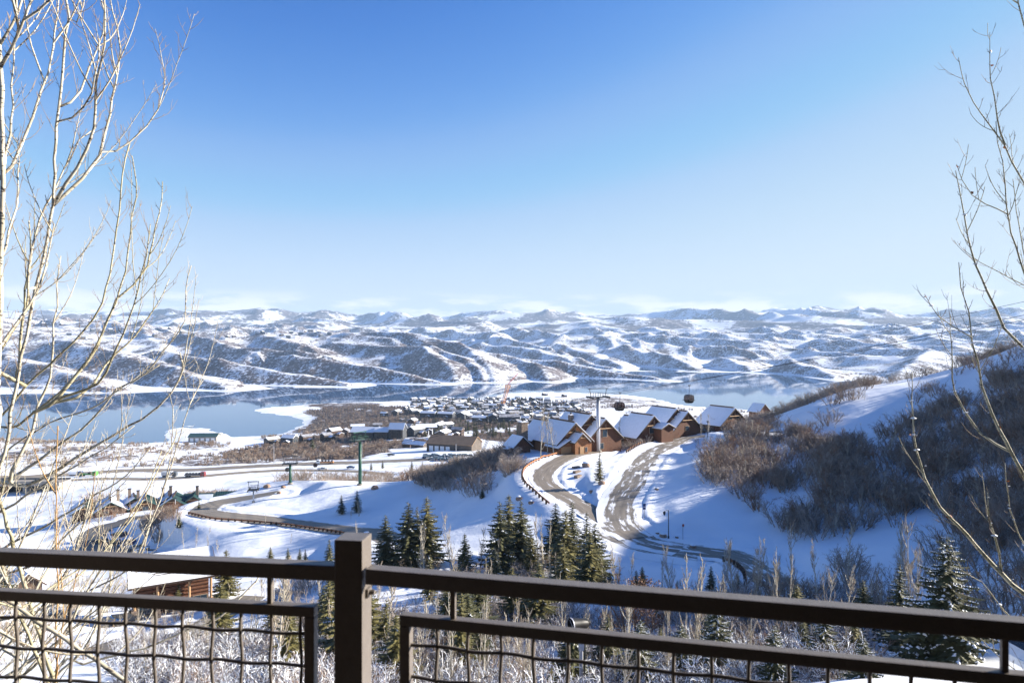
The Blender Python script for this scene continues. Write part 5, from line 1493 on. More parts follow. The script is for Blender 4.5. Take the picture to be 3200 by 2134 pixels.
def gable_wing(root, x0, x1, yc, w, eave, ridge, wall_m, roof_m=None, snow=True, z0=-1.2, over=0.7, truss=True, windows=(), door=None, seam=False):
    """wing whose ridge runs along local X; its gable faces +X.  Parts: wall, roof (> snow), beam, window (> pane), door"""
    h = w / 2
    m_ = MB()
    m_.add([(x0, yc - h, z0), (x0, yc + h, z0), (x0, yc + h, eave), (x0, yc, ridge), (x0, yc - h, eave),
            (x1, yc - h, z0), (x1, yc + h, z0), (x1, yc + h, eave), (x1, yc, ridge), (x1, yc - h, eave)],
           [(0, 4, 3, 2, 1), (5, 6, 7, 8, 9), (0, 5, 9, 4), (1, 2, 7, 6)])
    m_.build('wall', wall_m, root)
    sl = (ridge - eave) / h
    ye = h + over; ze = eave - sl * over
    rf = MB(); th = 0.28
    ra, rb = x0 - over, x1 + over
    rf.quadslab((ra, yc - ye, ze + th), (rb, yc - ye, ze + th), (rb, yc, ridge + th), (ra, yc, ridge + th), th)
    rf.quadslab((ra, yc, ridge + th + .004), (rb, yc, ridge + th + .004), (rb, yc + ye, ze + th), (ra, yc + ye, ze + th), th)
    if seam:
        n_ = int((rb - ra) / 0.75)
        for i in range(1, n_):
            x = ra + i * (rb - ra) / n_
            for s in (-1, 1):
                a = Vector((x, yc + s * ye, ze + th)); b_ = Vector((x, yc, ridge + th))
                rf.tube([a + Vector((0, 0, .03)), b_ + Vector((0, 0, .03))], .08, 4)
    r_o = rf.build('roof', roof_m or M_FASCIA, root)
    if snow:
        sn = MB(); g = 0.10; t2 = 0.20
        segs = 6
        for s in (-1, 1):
            if snow == 'part' and s == 1: continue
            frac = 1.0
            b0 = 0.3 if snow == 'part' else 0.0
            vs = []; 
            for i in range(segs + 1):
                x = ra + g + (rb - ra - 2 * g) * i / segs
                j = rng.uniform(-.10, .10)
                ys = ye - g + j * .6
                vs += [(x, yc + s * ys, ze + th + (ye - ys) * sl + t2 * .75), (x, yc + s * ys * .5, ze + th + (ye - ys * .5) * sl + t2 + rng.uniform(-.03, .06)), (x, yc + s * .01, ridge + th + t2 + rng.uniform(-.02, .05)),
                       (x, yc + s * ys, ze + th + (ye - ys) * sl + .01), (x, yc + s * .01, ridge + th + .01)]
            fs = []
            for i in range(segs):
                a = i * 5; b_ = a + 5
                q = [(a, b_, b_ + 1, a + 1), (a + 1, b_ + 1, b_ + 2, a + 2), (a + 3, b_ + 3, b_, a)]
                fs += q if s == -1 else [t[::-1] for t in q]
            e0 = [(0, 1, 2, 4, 3), tuple(segs * 5 + k for k in (3, 4, 2, 1, 0))]
            fs += e0 if s == -1 else [t[::-1] for t in e0]
            sn.add(vs, fs)
        sn.build('snow', M_SNOWR, r_o, smooth=False)
    if snow and truss:
        m_ = MB(); m_.box(ra + .3, rb - .9, yc - .28, yc + .28, ridge + th + .05, ridge + th + .42); m_.build('ridge_cap', M_FASCIA, r_o)
    if truss:
        hz = eave + (ridge - eave) * 0.55
        yw = h * 0.45 + over * .35
        m_ = MB(); m_.cyl((x1 + over * .55, yc - yw, hz), (x1 + over * .55, yc + yw, hz), 0.17, 7); m_.build('beam', M_LOG, root)
        m_ = MB(); m_.cyl((x1 + over * .55, yc, hz), (x1 + over * .55, yc, ridge - .1), 0.12, 6); m_.build('king_post', M_FASCIA, root)
    for (wy, wz, ww, wh) in windows:
        m_ = MB(); m_.box(x1, x1 + .10, yc + wy - ww / 2 - .12, yc + wy + ww / 2 + .12, wz - .12, wz + wh + .12); f = m_.build('window', M_FRAMEW, root)
        n_ = 2 if ww > 1.2 else 1
        for i in range(n_):
            a = yc + wy - ww / 2 + i * ww / n_ + .04; b_ = a + ww / n_ - .08
            m_ = MB(); m_.box(x1 + .09, x1 + .13, a, b_, wz, wz + wh); m_.build('pane', M_GLASSD, f)
    if door:
        wy, ww, wh = door
        m_ = MB(); m_.box(x1, x1 + .12, yc + wy - ww / 2, yc + wy + ww / 2, z0, wh); dd_ = m_.build('door', M_LOG, root)
    return r_o

def chalet(pad_, rz, label, wings, wall_m=M_CEDAR):
    root = empty('chalet', pad_, rz, label, 'house', 'timber chalets on the ridge')
    c, s = math.cos(-rz), math.sin(-rz)
    for wdef in wings:
        px, dd, apex, w, L = wdef[:5]; kw = wdef[5] if len(wdef) > 5 else {}
        d = pad_.y + dd
        wx = (px - 1600) / FPX * d - pad_.x; wy = d - pad_.y
        lx_, ly_ = wx * c - wy * s, wx * s + wy * c
        ridge = (1067 - apex) / FPX * d - pad_.z
        pitch = kw.pop('pitch', 0.88)
        eave = max(1.1, ridge - w / 2 * pitch)
        gable_wing(root, lx_ - L, lx_, ly_, w, eave, ridge, kw.pop('wall_m', wall_m), **kw)
    return root
AX = math.atan2(-0.86, 0.51)
A_ = chalet(HOUSE_A, AX, 'largest cedar chalet, sunlit gables and stone chimney behind the pale lift tower', [
    (1796, -4, 1324, 12, 12, dict(wall_m=M_CEDAR_SUN, windows=[(0, 3.4, 1.9, 1.8)])),
    (1845, 4, 1299, 13, 12, dict(windows=[(-2.2, 3.2, 1.3, 1.6), (2.2, 3.2, 1.3, 1.6)])),
    (1890, 2, 1312, 12.5, 7.5, dict(windows=[(0, 4.0, 1.6, 2.0), (-1.5, .6, 2, 1.6)])),
    (1818, -7, 1357, 4.6, 5, dict(wall_m=M_CEDAR_SUN, door=(0, 1.4, 2.5), windows=[(1.5, .9, .7, 1.2)])),
    (1778, -7, 1378, 7.0, 6, dict(wall_m=M_CEDAR_SUN, pitch=.5, truss=False, door=(-.6, 4.2, 2.5))),
    (1712, 6, 1320, 11, 7, {}),
    (1632, -3, 1368, 5.5, 5, dict(truss=False)),
])
def add_chimney(root, px, dd, py0, py1, w, mat, pad_):
    d = pad_.y + dd; rz = root.rotation_euler.z; c, s = math.cos(-rz), math.sin(-rz)
    wx = (px - 1600) / FPX * d - pad_.x; wy = d - pad_.y
    x, y = wx * c - wy * s, wx * s + wy * c
    z1 = (1067 - py0) / FPX * d - pad_.z; z0 = (1067 - py1) / FPX * d - pad_.z
    m_ = MB(); n_ = max(4, int((z1 - z0) / .42))
    for i in range(n_):
        e = .04 * (i % 2)
        za = z0 + (z1 - z0) * i / n_; zb = z0 + (z1 - z0) * (i + 1) / n_ - .03
        m_.box(x - w / 2 - e, x + w / 2 + e, y - w / 2 - e, y + w / 2 + e, za, zb)
    m_.box(x - w / 2 + .05, x + w / 2 - .05, y - w / 2 + .05, y + w / 2 - .05, z0, z1)
    ch = m_.build('chimney', mat, root)
    m_ = MB(); m_.box(x - w / 2 - .15, x + w / 2 + .15, y - w / 2 - .15, y + w / 2 + .15, z1, z1 + .18); m_.build('cap', M_SNOWR, ch)
    m_ = MB(); m_.cyl((x, y, z1 + .18), (x, y, z1 + .75), .28, 8); m_.build('flue', M_STEELD, ch)
add_chimney(A_, 1634, 1, 1318, 1400, 2.1, M_STONE, HOUSE_A)
add_chimney(A_, 1784, 8, 1296, 1330, 1.2, M_STONE, HOUSE_A)
# open shelter with a forked post beside the first chalet
p = hit(1592, 1428, 150, 260)
sh = empty('shelter', p, AX, 'small snow-topped wooden shelter on a forked post beside the first chalet', 'shelter')
MB().cyl((0, 0, -.5), (0, 0, 2.0), .14, 7).build('post', M_TIMBER, sh)
m_ = MB(); m_.cyl((0, 0, 1.2), (0, .9, 2.2), .09, 6); m_.cyl((0, 0, 1.2), (0, -.9, 2.2), .09, 6); m_.build('brace', M_TIMBER, sh)
m_ = MB(); m_.quadslab((-1.2, -1.5, 2.3), (1.2, -1.5, 2.3), (1.2, 0, 2.8), (-1.2, 0, 2.8), .14); m_.quadslab((-1.2, .004, 2.8), (1.2, .004, 2.8), (1.2, 1.5, 2.3), (-1.2, 1.5, 2.3), .14); ro = m_.build('roof', M_FASCIA, sh)
m_ = MB(); m_.quadslab((-1.1, -1.4, 2.5), (1.1, -1.4, 2.5), (1.1, -.01, 2.97), (-1.1, -.01, 2.97), .15); m_.quadslab((-1.1, .01, 2.97), (1.1, .01, 2.97), (1.1, 1.4, 2.5), (-1.1, 1.4, 2.5), .15); m_.build('snow', M_SNOWR, ro)

chalet(HOUSE_B, AX, 'second chalet, blue shaded snowy roofs and dark gables above the guardrail', [
    (2041, -3, 1302, 14, 10, dict(windows=[(-.6, 3.6, 1.8, 1.8)])),
    (2112, 6, 1280, 14, 11, dict(windows=[(-2.4, 3.4, 1.4, 1.6), (2.4, 3.4, 1.4, 1.6)])),
    (2147, 4, 1289, 12.5, 7, dict(windows=[(0, 3.6, 1.4, 1.4)])),
    (2086, -5, 1326, 5, 6, dict(pitch=.5, truss=False)),
    (1990, 5, 1306, 9, 6, {}),
], M_CEDAR)
chalet(HOUSE_C, AX, 'third chalet half hidden by brush where the road leaves behind the bank', [
    (2294, 0, 1278, 13.5, 10, dict(windows=[(-1.6, 3.0, 1.4, 1.6), (1.6, 3.0, 1.4, 1.6)])),
    (2276, 8, 1283, 11, 9, dict(truss=False)),
], M_CEDAR)
pD = gcol(2395, 330); pD.z += 0
chalet(pD, AX, 'farthest chalet, only its small snowy roof showing above the brush', [(2388, 0, 1264, 7.5, 6, dict(truss=False))], M_CEDAR)

# ------------------------------------------------------------------ log building below the balcony
RA_, RB_ = at(395, 1745, 111.4), at(665, 1707, 118.0)
EA_, EB_ = at(445, 1847, 104.6), at(690, 1806, 110.2)
t_ = (RB_ - RA_).normalized(); rz = math.atan2(t_.y, t_.x)
mid = (RA_ + RB_) / 2
lg = empty('log_building', (mid.x, mid.y, LOGB.z), rz, 'log building with broad snow-covered roof and stone porch piers behind the mesh', 'building')
Lh = (RB_ - RA_).length / 2; rh = mid.z - LOGB.z
run_ = 7.2; dropz = rh - ((EA_.z + EB_.z) / 2 - LOGB.z)
rf = MB(); rf.quadslab((-Lh, -run_, rh - dropz), (Lh, -run_, rh - dropz), (Lh, 0, rh), (-Lh, 0, rh), .3); rf.quadslab((-Lh, .004, rh), (Lh, .004, rh), (Lh, run_, rh - dropz), (-Lh, run_, rh - dropz), .3)
ro = rf.build('roof', M_FASCIA, lg)
sn = MB(); NX, NY = 14, 6
for s in (-1, 1):
    vs = []; fs = []
    for i in range(NX + 1):
        for j in range(NY + 1):
            x = -Lh + .12 + (2 * Lh - .24) * i / NX; y = s * (.02 + (run_ - .15) * j / NY)
            vs.append((x, y, rh - dropz * abs(y) / run_ + .24 + .05 * float(pn(x * .9, y * .9 + s)) - (.1 if j == NY else 0)))
    for i in range(NX):
        for j in range(NY):
            a = i * (NY + 1) + j
            f = (a, a + 1, a + NY + 2, a + NY + 1)
            fs.append(f if s == 1 else f[::-1])
    # edge skirt
    def skirt(idx, flip):
        b = len(vs)
        for k in idx: v = vs[k]; vs.append((v[0], v[1], v[2] - .25))
        for q in range(len(idx) - 1):
            f = (idx[q], idx[q + 1], b + q + 1, b + q); fs.append(f if not flip else f[::-1])
    skirt([i * (NY + 1) + NY for i in range(NX + 1)], s == 1)
    skirt([j for j in range(NY + 1)], s == -1); skirt([NX * (NY + 1) + j for j in range(NY + 1)], s == 1)
    sn.add(vs, fs)
sn.build('snow', M_SNOWR, ro, smooth=True)
for k in range(4):   # ridges where snow slid
    m_ = MB(); x = -1.5 + k * .35; m_.tube([(x - 2.2, -4.2 - k * .42, rh - dropz * (4.2 + k * .42) / run_ + .30), (x + 1.8, -4.15 - k * .42, rh - dropz * (4.15 + k * .42) / run_ + .30)], .06, 5); m_.build('snow_guard', M_FASCIA, ro)
wallh = rh - dropz
nlog = 11
for i in range(nlog):
    z = -0.6 + (wallh + 1.0) * (i + .5) / nlog; r_ = (wallh + 1.0) / nlog / 2 * 1.05
    m_ = MB(); m_.cyl((-Lh + 1.2, -run_ + 2.6, z), (Lh - 1.2, -run_ + 2.6, z), r_, 8); m_.build('log', M_CEDAR, lg)
m_ = MB(); m_.box(-Lh + 1.3, Lh - 1.3, -run_ + 2.7, run_ - 2.7, -.8, wallh + .9)
m_.add([(-Lh + 1.3, -run_ + 2.7, wallh + .9), (-Lh + 1.3, run_ - 2.7, wallh + .9), (-Lh + 1.3, 0, rh - .35), (Lh - 1.3, -run_ + 2.7, wallh + .9), (Lh - 1.3, run_ - 2.7, wallh + .9), (Lh - 1.3, 0, rh - .35)], [(0, 2, 1), (3, 4, 5)])
m_.build('wall', M_CEDAR, lg)
for x in (-Lh + 1.0, -Lh * .35, Lh * .35, Lh - 1.0):
    pr_ = MB()
    for q in range(9):
        zz = -1.0 + q * .30; e = rng.uniform(-.06, .06)
        pr_.box(x - .42 + e, x + .42 + e, -run_ + .7 - e, -run_ + 1.5 - e, zz, zz + .285)
    pr_.build('stone_pier', M_STONE, lg)
    m_ = MB(); m_.cyl((x, -run_ + 1.1, 1.7), (x, -run_ + 1.1, wallh + .35), .2, 8); m_.build('post', M_LOG, lg)
m_ = MB(); m_.cyl((-Lh + .4, -run_ + 1.1, wallh + .1), (Lh - .4, -run_ + 1.1, wallh + .1), .2, 8); m_.build('beam', M_LOG, lg)
for x in (-Lh * .62, 0.2, Lh * .62):
    m_ = MB(); m_.box(x - 1.1, x + 1.1, -run_ + 2.2, -run_ + 2.3, .2, 2.1); f = m_.build('window', M_FRAMEW, lg)
    for q in (-1, 1):
        m_ = MB(); m_.box(x + q * .52 - .46, x + q * .52 + .46, -run_ + 2.16, -run_ + 2.21, .3, 2.0); m_.build('pane', M_GLASSD, f)

# small white-roofed cabin and stone base at the far edge
p = hit(72, 1850, 60, 160)
cb = empty('cabin', p, R(-40), 'small cabin with white snowy roof at the edge, seen between the two rails', 'cabin')
gable_wing(cb, -3, 3, 0, 5, 2.0, 4.2, M_BROWNS, truss=False, windows=[(0, .6, 1, 1)])

# ------------------------------------------------------------------ green-roofed lodge
def lodge(label, px, py, rz, wings, d0=240, d1=330, chims=()):
    p = hit(px, py, d0, d1)
    root = empty('lodge', p, R(rz), label, 'building', 'green-roofed lodge buildings')
    for (x0, x1, yc, w, e, r_, kw) in wings: gable_wing(root, x0, x1, yc, w, e, r_, kw.pop('wall_m', M_CEDAR), kw.pop('roof_m', M_GREENR), z0=-3, **kw)
    for (x, y, z0_, z1_) in chims:
        m_ = MB(); z1_ = z1_ - 1.6; m_.box(x - .5, x + .5, y - .5, y + .5, z0_, z1_); c_ = m_.build('chimney', M_STONE, root)
        m_ = MB(); m_.box(x - .62, x + .62, y - .62, y + .62, z1_, z1_ + .2); m_.build('cap', M_STEELD, c_)
    return root
lodge('long green metal-roofed lodge wing with bare seams beside the access road bend', 728, 1566, 14, [(-5, 5, 0, 8, 1.2, 3.4, dict(snow=False, seam=True, truss=False))])
lodge('green-roofed lodge wing with a blue snow patch and skylight, middle of the row', 640, 1572, 12, [(-7, 5, 0, 9, 1.2, 3.8, dict(snow=False, seam=True, truss=False)), (-1, 3.0, -2.5, 5, 1.0, 3.6, dict(snow=True, truss=False))])
lodge('lodge block with tall stone chimney and snowy roof behind the aspen stems', 545, 1582, -70, [(-6, 5, 0, 9, 1.4, 4.2, dict(snow='part', seam=True)), (-6, 3, 7, 8, 1.4, 4.0, dict(snow=False, seam=True))], chims=[(-2, -1.5, 2, 9.0), (-1, 8, 2, 8.6)])
lodge('lodge block with orange cedar gable and snow-striped roof in the middle of the aspens', 455, 1590, -62, [(-6, 5, 0, 10, 1.5, 4.4, dict(snow='part', seam=True, windows=[(0, .4, 2, 1.6)])), (-8, 2, 8, 8, 1.4, 4, dict(snow='part', seam=True))], chims=[(-1, -2.5, 2, 8.6), (-4, 6, 2, 8.2)])
lodge('lodge block with cedar gables and snowy roof nearest the parking bend', 345, 1600, -58, [(-7, 6, 0, 10, 1.6, 4.8, dict(snow=True, windows=[(-1.6, .3, 1.4, 1.6), (1.6, .3, 1.4, 1.6)])), (-9, 3, -8, 8, 1.5, 4.0, dict(snow='part', seam=True)), (-8, 0, 8, 8, 1.6, 4.2, dict(snow='part', seam=True))], chims=[(-1, 2.5, 3, 9.4), (-3, -6, 3, 8.0), (-5, 6.5, 3, 8.6)])

# ------------------------------------------------------------------ road bridge at the far edge
p = gcol(90, 345)
br = empty('road_bridge', (p.x, p.y, p.z), R(2), 'concrete road bridge with dark underpass at the edge below the highway', 'bridge')
m_ = MB(); m_.box(-42, 18, -5, 5, 3.4, 4.8); m_.build('deck', M_CONC, br)
for y in (-5, 4.7):
    m_ = MB(); m_.box(-42, 18, y, y + .3, 4.8, 5.7); m_.build('parapet', M_CONC, br)
for x in (-40, -20, 0, 15):
    m_ = MB(); m_.box(x, x + 2.2, -4.5, 4.5, -4, 3.4); m_.build('pier', M_CONC, br)
m_ = MB(); m_.box(-40, 17, 4.0, 4.4, -4, 3.39); m_.build('shade_sheet', M_UNDERSHADE, br)  # dark sheet added in place of the shade under the deck

# ------------------------------------------------------------------ town buildings in the valley
def house_mesh(seed, w, l, e, r, wall):
    m_ = MB(); h = w / 2
    m_.add([(-l / 2, -h, -3), (-l / 2, h, -3), (-l / 2, h, e), (-l / 2, 0, r), (-l / 2, -h, e), (l / 2, -h, -3), (l / 2, h, -3), (l / 2, h, e), (l / 2, 0, r), (l / 2, -h, e)],
           [(0, 4, 3, 2, 1), (5, 6, 7, 8, 9), (0, 5, 9, 4), (1, 2, 7, 6)])
    wm = m_.mesh('wall', wall)
    sl = (r - e) / h; o = .5
    rf = MB(); ra, rb = -l / 2 - o, l / 2 + o
    rf.quadslab((ra, -h - o, e - sl * o + .45), (rb, -h - o, e - sl * o + .45), (rb, 0, r + .45), (ra, 0, r + .45), .45)
    rf.quadslab((ra, .01, r + .45), (rb, .01, r + .45), (rb, h + o, e - sl * o + .45), (ra, h + o, e - sl * o + .45), .45)
    rm = rf.mesh('roof', M_SNOWR)
    wn = MB()
    for x in np.linspace(-l / 2 + 2, l / 2 - 2, 4):
        for z in (.6, 3.4):
            for s in (-1, 1): wn.box(x - .8, x + .8, s * h - .06, s * h + .06, z, z + 1.5)
    for z in (.6, 3.4):
        for y in (-h * .4, h * .4):
            for s in (-1, 1): wn.box(s * l / 2 - .06, s * l / 2 + .06, y - .8, y + .8, z, z + 1.5)
    return wm, rm, wn.mesh('windows', M_GLASSD)
TOWN = [house_mesh(1, 10, 15, 7.5, 10.0, M_GREYS), house_mesh(2, 9, 13, 7.5, 9.8, M_BROWNS), house_mesh(3, 11, 19, 7, 9.4, M_GREYS2), house_mesh(4, 12, 26, 8.5, 11.2, M_GREYS), house_mesh(5, 8, 11, 6, 8.0, M_BROWNS)]
ROOF2 = []
for _a in TOWN:
    r2_ = _a[1].copy(); r2_.materials.clear(); r2_.materials.append(M_THIN); ROOF2.append(r2_)
tr_ = random.Random(44)
def put_house(p, rz, k, sc, label, group, wing=True):
    root = empty('house', p, rz, label, 'house', group); root.scale = (sc,) * 3
    a = TOWN[k]
    mesh_obj('wall', a[0], None, root); mesh_obj('roof', ROOF2[k] if tr_.random() < .4 else a[1], None, root)
    o_ = mesh_obj('windows', a[2], None, root); o_['kind'] = 'stuff'
    if wing:
        b_ = TOWN[4]
        r2 = mesh_obj('wing_wall', b_[0], None, root, (2.0, -5.5, -.4), (0, 0, R(90))); r2.scale = (.75,) * 3
        r3 = mesh_obj('wing_roof', b_[1], None, root, (2.0, -5.5, -.4), (0, 0, R(90))); r3.scale = (.75,) * 3
    return root
tr_ = random.Random(44)
TPOLY = [((1295, 1248), (1500, 1250), (1640, 1247), (1790, 1258), (1840, 1292), (1760, 1318), (1600, 1325), (1480, 1312), (1420, 1298), (1300, 1302), (1262, 1288))]
pts_town = []
tm = inpoly(GPX, GPY, TPOLY[0]) & (GY > 650)
cand = np.argwhere(tm)
tr_np = np.random.RandomState(8); tr_np.shuffle(cand)
for i, j in cand:
    x, y, z = GX[i, j], GY[i, j], GZ[i, j]
    if all((x - a) ** 2 / 13 ** 2 + (y - b_) ** 2 / 24 ** 2 > 1 for a, b_, c_ in pts_town): pts_town.append((x, y, z))
    if len(pts_town) >= 230: break
for (x, y, z) in pts_town:
    px_ = 1600 + x / y * FPX; py_ = 1067 - z / y * FPX
    band_ = 'lake-side row' if py_ < 1268 else 'middle of the town' if py_ < 1292 else 'near row'
    side_ = 'below the far hills' if px_ < 1450 else 'around the crane' if px_ < 1620 else 'behind the chalets'
    put_house((x, y, z), tr_.choice([0, .35, -.3, 1.57, 1.2, .8]) + tr_.uniform(-.15, .15), tr_.choice([0, 0, 1, 1, 2, 4, 4]), tr_.uniform(.72, 1.0), 'snow-roofed dark house in the packed valley town, %s %s' % (band_, side_), 'town houses: %s %s' % (band_, side_))
tt = scatter(tm * 1.0, 17.0)
tt2 = scatter(((GPX > 1260) & (GPX < 1640) & (GPY > 1318) & (GPY < 1372) & (GY > 600)) * 1.0, 18.0)
rows = [(p[0], p[1], p[2], nprs.uniform(.5, 1.05), nprs.uniform(0, 6.28), nprs.randint(0, 2)) for p in np.concatenate([tt, tt2])]
o = instancer('town_trees', rows, [SPRUCE[0][1], SPRUCE[2][1]])
tag(o, 'small dark spruces and shrubs scattered between the town houses', 'trees', None, 'stuff')
# looser houses, each at its own spot
LOOSE = [
    (905, 1388, 0, .9, 'grey house with white roof by the spruces near the bay'), (850, 1386, 2, .7, 'low white-roofed house between two dark spruces by the bay'), (955, 1382, 1, .8, 'dark low house with snowy roof beside the tan tree near the bay'),
    (1020, 1375, 4, .9, 'small house in the snow strip before the grey apartments'), (1045, 1366, 1, 1.0, 'brown house with wide snow roof left of the grey apartments'), (1078, 1362, 4, 1.0, 'small brown house just before the grey apartment row'),
    (1118, 1346, 2, 1.0, 'house with snowy roof behind the first grey apartment block'), (1180, 1343, 1, 1.0, 'tan house behind the grey apartment row'), (1268, 1352, 0, 1.1, 'grey house between the tall apartment block and the white masts'),
    (1300, 1362, 0, 1.0, 'shaded house among dark trees before the white masts'), (1332, 1356, 2, 1.1, 'long house with snowy roof right behind the white masts'), (1372, 1344, 3, .9, 'large twin-gabled house up behind the tan hall'),
    (1400, 1340, 0, .9, 'gabled house at the end of the row behind the tan hall'), (1385, 1370, 2, .9, 'dark blue-grey house with bright roof directly behind the tan hall'), (1430, 1362, 1, .9, 'white-roofed shed behind the tan hall ridge'),
    (1240, 1296, 2, 1.0, 'house alone on the pond edge before the town'), (1200, 1302, 1, .9, 'outlying house at the town edge toward the bay'), (1290, 1330, 1, 1.1, 'house on the white meadow below the town'),
    (1340, 1306, 3, 1.0, 'long brown-walled house in the front row facing the meadow'), (1395, 1308, 3, 1.0, 'second long brown-walled house in the front row facing the meadow'), (1448, 1308, 3, 1.0, 'third long brown-walled house in the front row facing the meadow'),
    (1540, 1318, 3, 1.1, 'long terraced house in the shadowed front row before the chimney'), (1500, 1320, 2, 1.1, 'row house with striped snowy roof in the shadowed front row'), (1590, 1322, 3, 1.1, 'long dark house just beyond the stone chimney'),
    (1700, 1236, 4, 1.0, 'little house near the far shoreline behind the pale lift tower'), (1760, 1240, 4, 1.0, 'tiny house on the far flat before the water'), (2400, 1262, 1, .8, 'house roof by the lake behind the brush crest'),
]
for px, py, k, sc, lab in LOOSE:
    p = hit(px, py, 480, 2000)
    put_house(p, tr_.choice([.2, -.3, .9, 1.3, 1.6]), k, sc, lab, None)
# houses scattered over the hills across the water
HILLH = [(150 + 37 * i + tr_.uniform(-14, 14), tr_.uniform(1012, 1062)) for i in range(24)] + [(820 + 30 * i, tr_.uniform(1034, 1052)) for i in range(9)]
for px, py in HILLH:
    ds_ = np.linspace(2300, 4600, 500); u_ = (px - 1600) / FPX
    g_ = HH(u_ * ds_, ds_) - (1067 - py) / FPX * ds_
    k_ = np.where(g_ > 0)[0]
    if len(k_) == 0: continue
    d = ds_[k_[0]]
    put_house((u_ * d, d, float(HH(np.array([u_ * d]), np.array([d]))[0])), tr_.uniform(0, 3), tr_.choice([0, 1, 2]), 1.5, 'tiny dark house on the hill crest across the lake, behind the aspens' if px < 700 else 'tiny dark house on the hill crest across the lake, open view', 'hill houses across the lake' + (' behind aspens' if px < 700 else ''), False)

# grey apartment blocks: each window and pane its own part
def block(label, px, py, rz, L, w, e, r, wall, d0=500, d1=950, floors=3, cols=6, group='grey apartment blocks'):
    p = hit(px, py, d0, d1)
    root = empty('apartment_block', p, R(rz), label, 'building', group)
    gable_wing(root, -L / 2, L / 2, 0, w, e, r, wall, M_SNOWR, snow=False, truss=False, z0=-4, over=1.0)
    for f in range(floors):
        for c in range(cols):
            x = -L / 2 + L * (c + .5) / cols; z = .6 + f * (e - .4) / floors
            m_ = MB(); m_.box(x - 1.0, x + 1.0, -w / 2 - .10, -w / 2, z, z + 1.7); wn = m_.build('window', M_FRAMEW, root)
            m_ = MB(); m_.box(x - .85, x + .85, -w / 2 - .14, -w / 2 - .08, z + .12, z + 1.6); m_.build('pane', M_GLASSD, wn)
    for f in range(floors):
        m_ = MB(); z = f * (e - .4) / floors; m_.box(-L / 2 + 1, L / 2 - 1, -w / 2 - 1.5, -w / 2, z, z + .25); m_.build('balcony', M_FASCIA, root)
    return root
block('long grey apartment block, first of the row above the brush beside the green tower', 1138, 1373, -6, 22, 13, 8.5, 12.5, M_GREYS)
block('narrow grey apartment block in the middle of the row above the brush', 1196, 1371, -6, 13, 12, 8, 11.5, M_GREYS, cols=4)
block('tallest grey apartment block with peaked gable at the end of the row', 1243, 1369, -8, 14, 13, 10, 15, M_GREYS, cols=4)
# tan hall and cabin
p = hit(1420, 1404, 430, 800)
hl = empty('hall', p, R(-20), 'long tan-roofed hall with pale doors beyond the white snowfield', 'building')
gable_wing(hl, -17, 17, 0, 18, 5.0, 9.5, M_GREYS2, M_TANROOF, snow=False, truss=False, z0=-3)
for i in range(4):
    m_ = MB(); m_.box(-15 + i * 4.2, -12 + i * 4.2, -9.12, -9, -.5, 3.2); m_.build('door', M_WHITEP, hl)
m_ = MB(); m_.box(-14, -2, -7.8, -3.5, 6.1, 6.3, Matrix.Rotation(R(0), 4, 'X')); 
p = hit(1278, 1398, 430, 800)
ca = empty('cabin', p, R(-30), 'dark brown timber cabin with snowy roof beside the tan hall', 'cabin')
gable_wing(ca, -4, 4, 0, 7, 3.5, 6.5, M_BROWNS, truss=False, z0=-2, windows=[(0, 1, 1.4, 1.4)])
p = hit(1312, 1398, 430, 800)
ca = empty('shed', p, R(-30), 'low tan shed with snowy roof between the cabin and the white masts', 'shed')
gable_wing(ca, -6, 6, 0, 7, 2.6, 4.6, M_GREYS2, truss=False, z0=-2)
p = hit(640, 1376, 600, 1100)
ma = empty('boathouse', p, R(4), 'green-grey boathouse with pale end wall on the point in the bay', 'building')
gable_wing(ma, -15, 15, 0, 14, 5, 8, M_CONC, M_GREENR, snow=False, truss=False, z0=-3)
for i in range(5):
    m_ = MB(); m_.box(-13 + i * 5.6, -9.5 + i * 5.6, -7.15, -7, 0, 3.5); m_.build('door', M_WHITEP, ma)
# ------------------------------------------------------------------ gondola lift
def tower_head(root, z, half, mat, w=0.55):
    """crossarm with two sheave trains and a catwalk cage; parts of the tower"""
    MB().box(-half, half, -.18, .18, z, z + .36).build('crossarm', mat, root)
    for s in (-1, 1):
        m_ = MB(); x = s * (half - .3)
        m_.box(x - .08, x + .08, -2.4, 2.4, z - .05, z + .12)
        sb = m_.build('sheave_beam', mat, root)
        for k in range(8):
            y = -2.2 + k * .63
            m_ = MB(); m_.cyl((x - .07, y, z + .28), (x + .07, y, z + .28), .22, 10); m_.build('sheave', M_STEELD, sb)
    # lifting frame above
    for s in (-1, 1):
        MB().tube([(s * half * .78, 0, z + .36), (s * half * .92, 0, z + 2.6)], .09, 6).build('frame_leg', mat, root)
    MB().box(-half * 1.08, half * 1.08, -.1, .1, z + 2.6, z + 2.8).build('lifting_beam', mat, root)
    for s in (-1, 1):
        m_ = MB()
        for y in (-1.5, 1.5): m_.box(s * half * .2 - half * .55, s * half * .2 + half * .55, y - .04, y + .04, z + 1.35, z + 1.43)
        n_ = 7
        for k in range(n_):
            x = -half * .8 + k * half * 1.6 / (n_ - 1)
            m_.box(x - .03, x + .03, s * 1.5 - .03, s * 1.5 + .03, z + .3, z + 1.4)
        m_.build('catwalk_rail', mat, root)
    MB().box(-half * .85, half * .85, -1.55, 1.55, z + .16, z + .24).build('catwalk', M_STEELD, root)

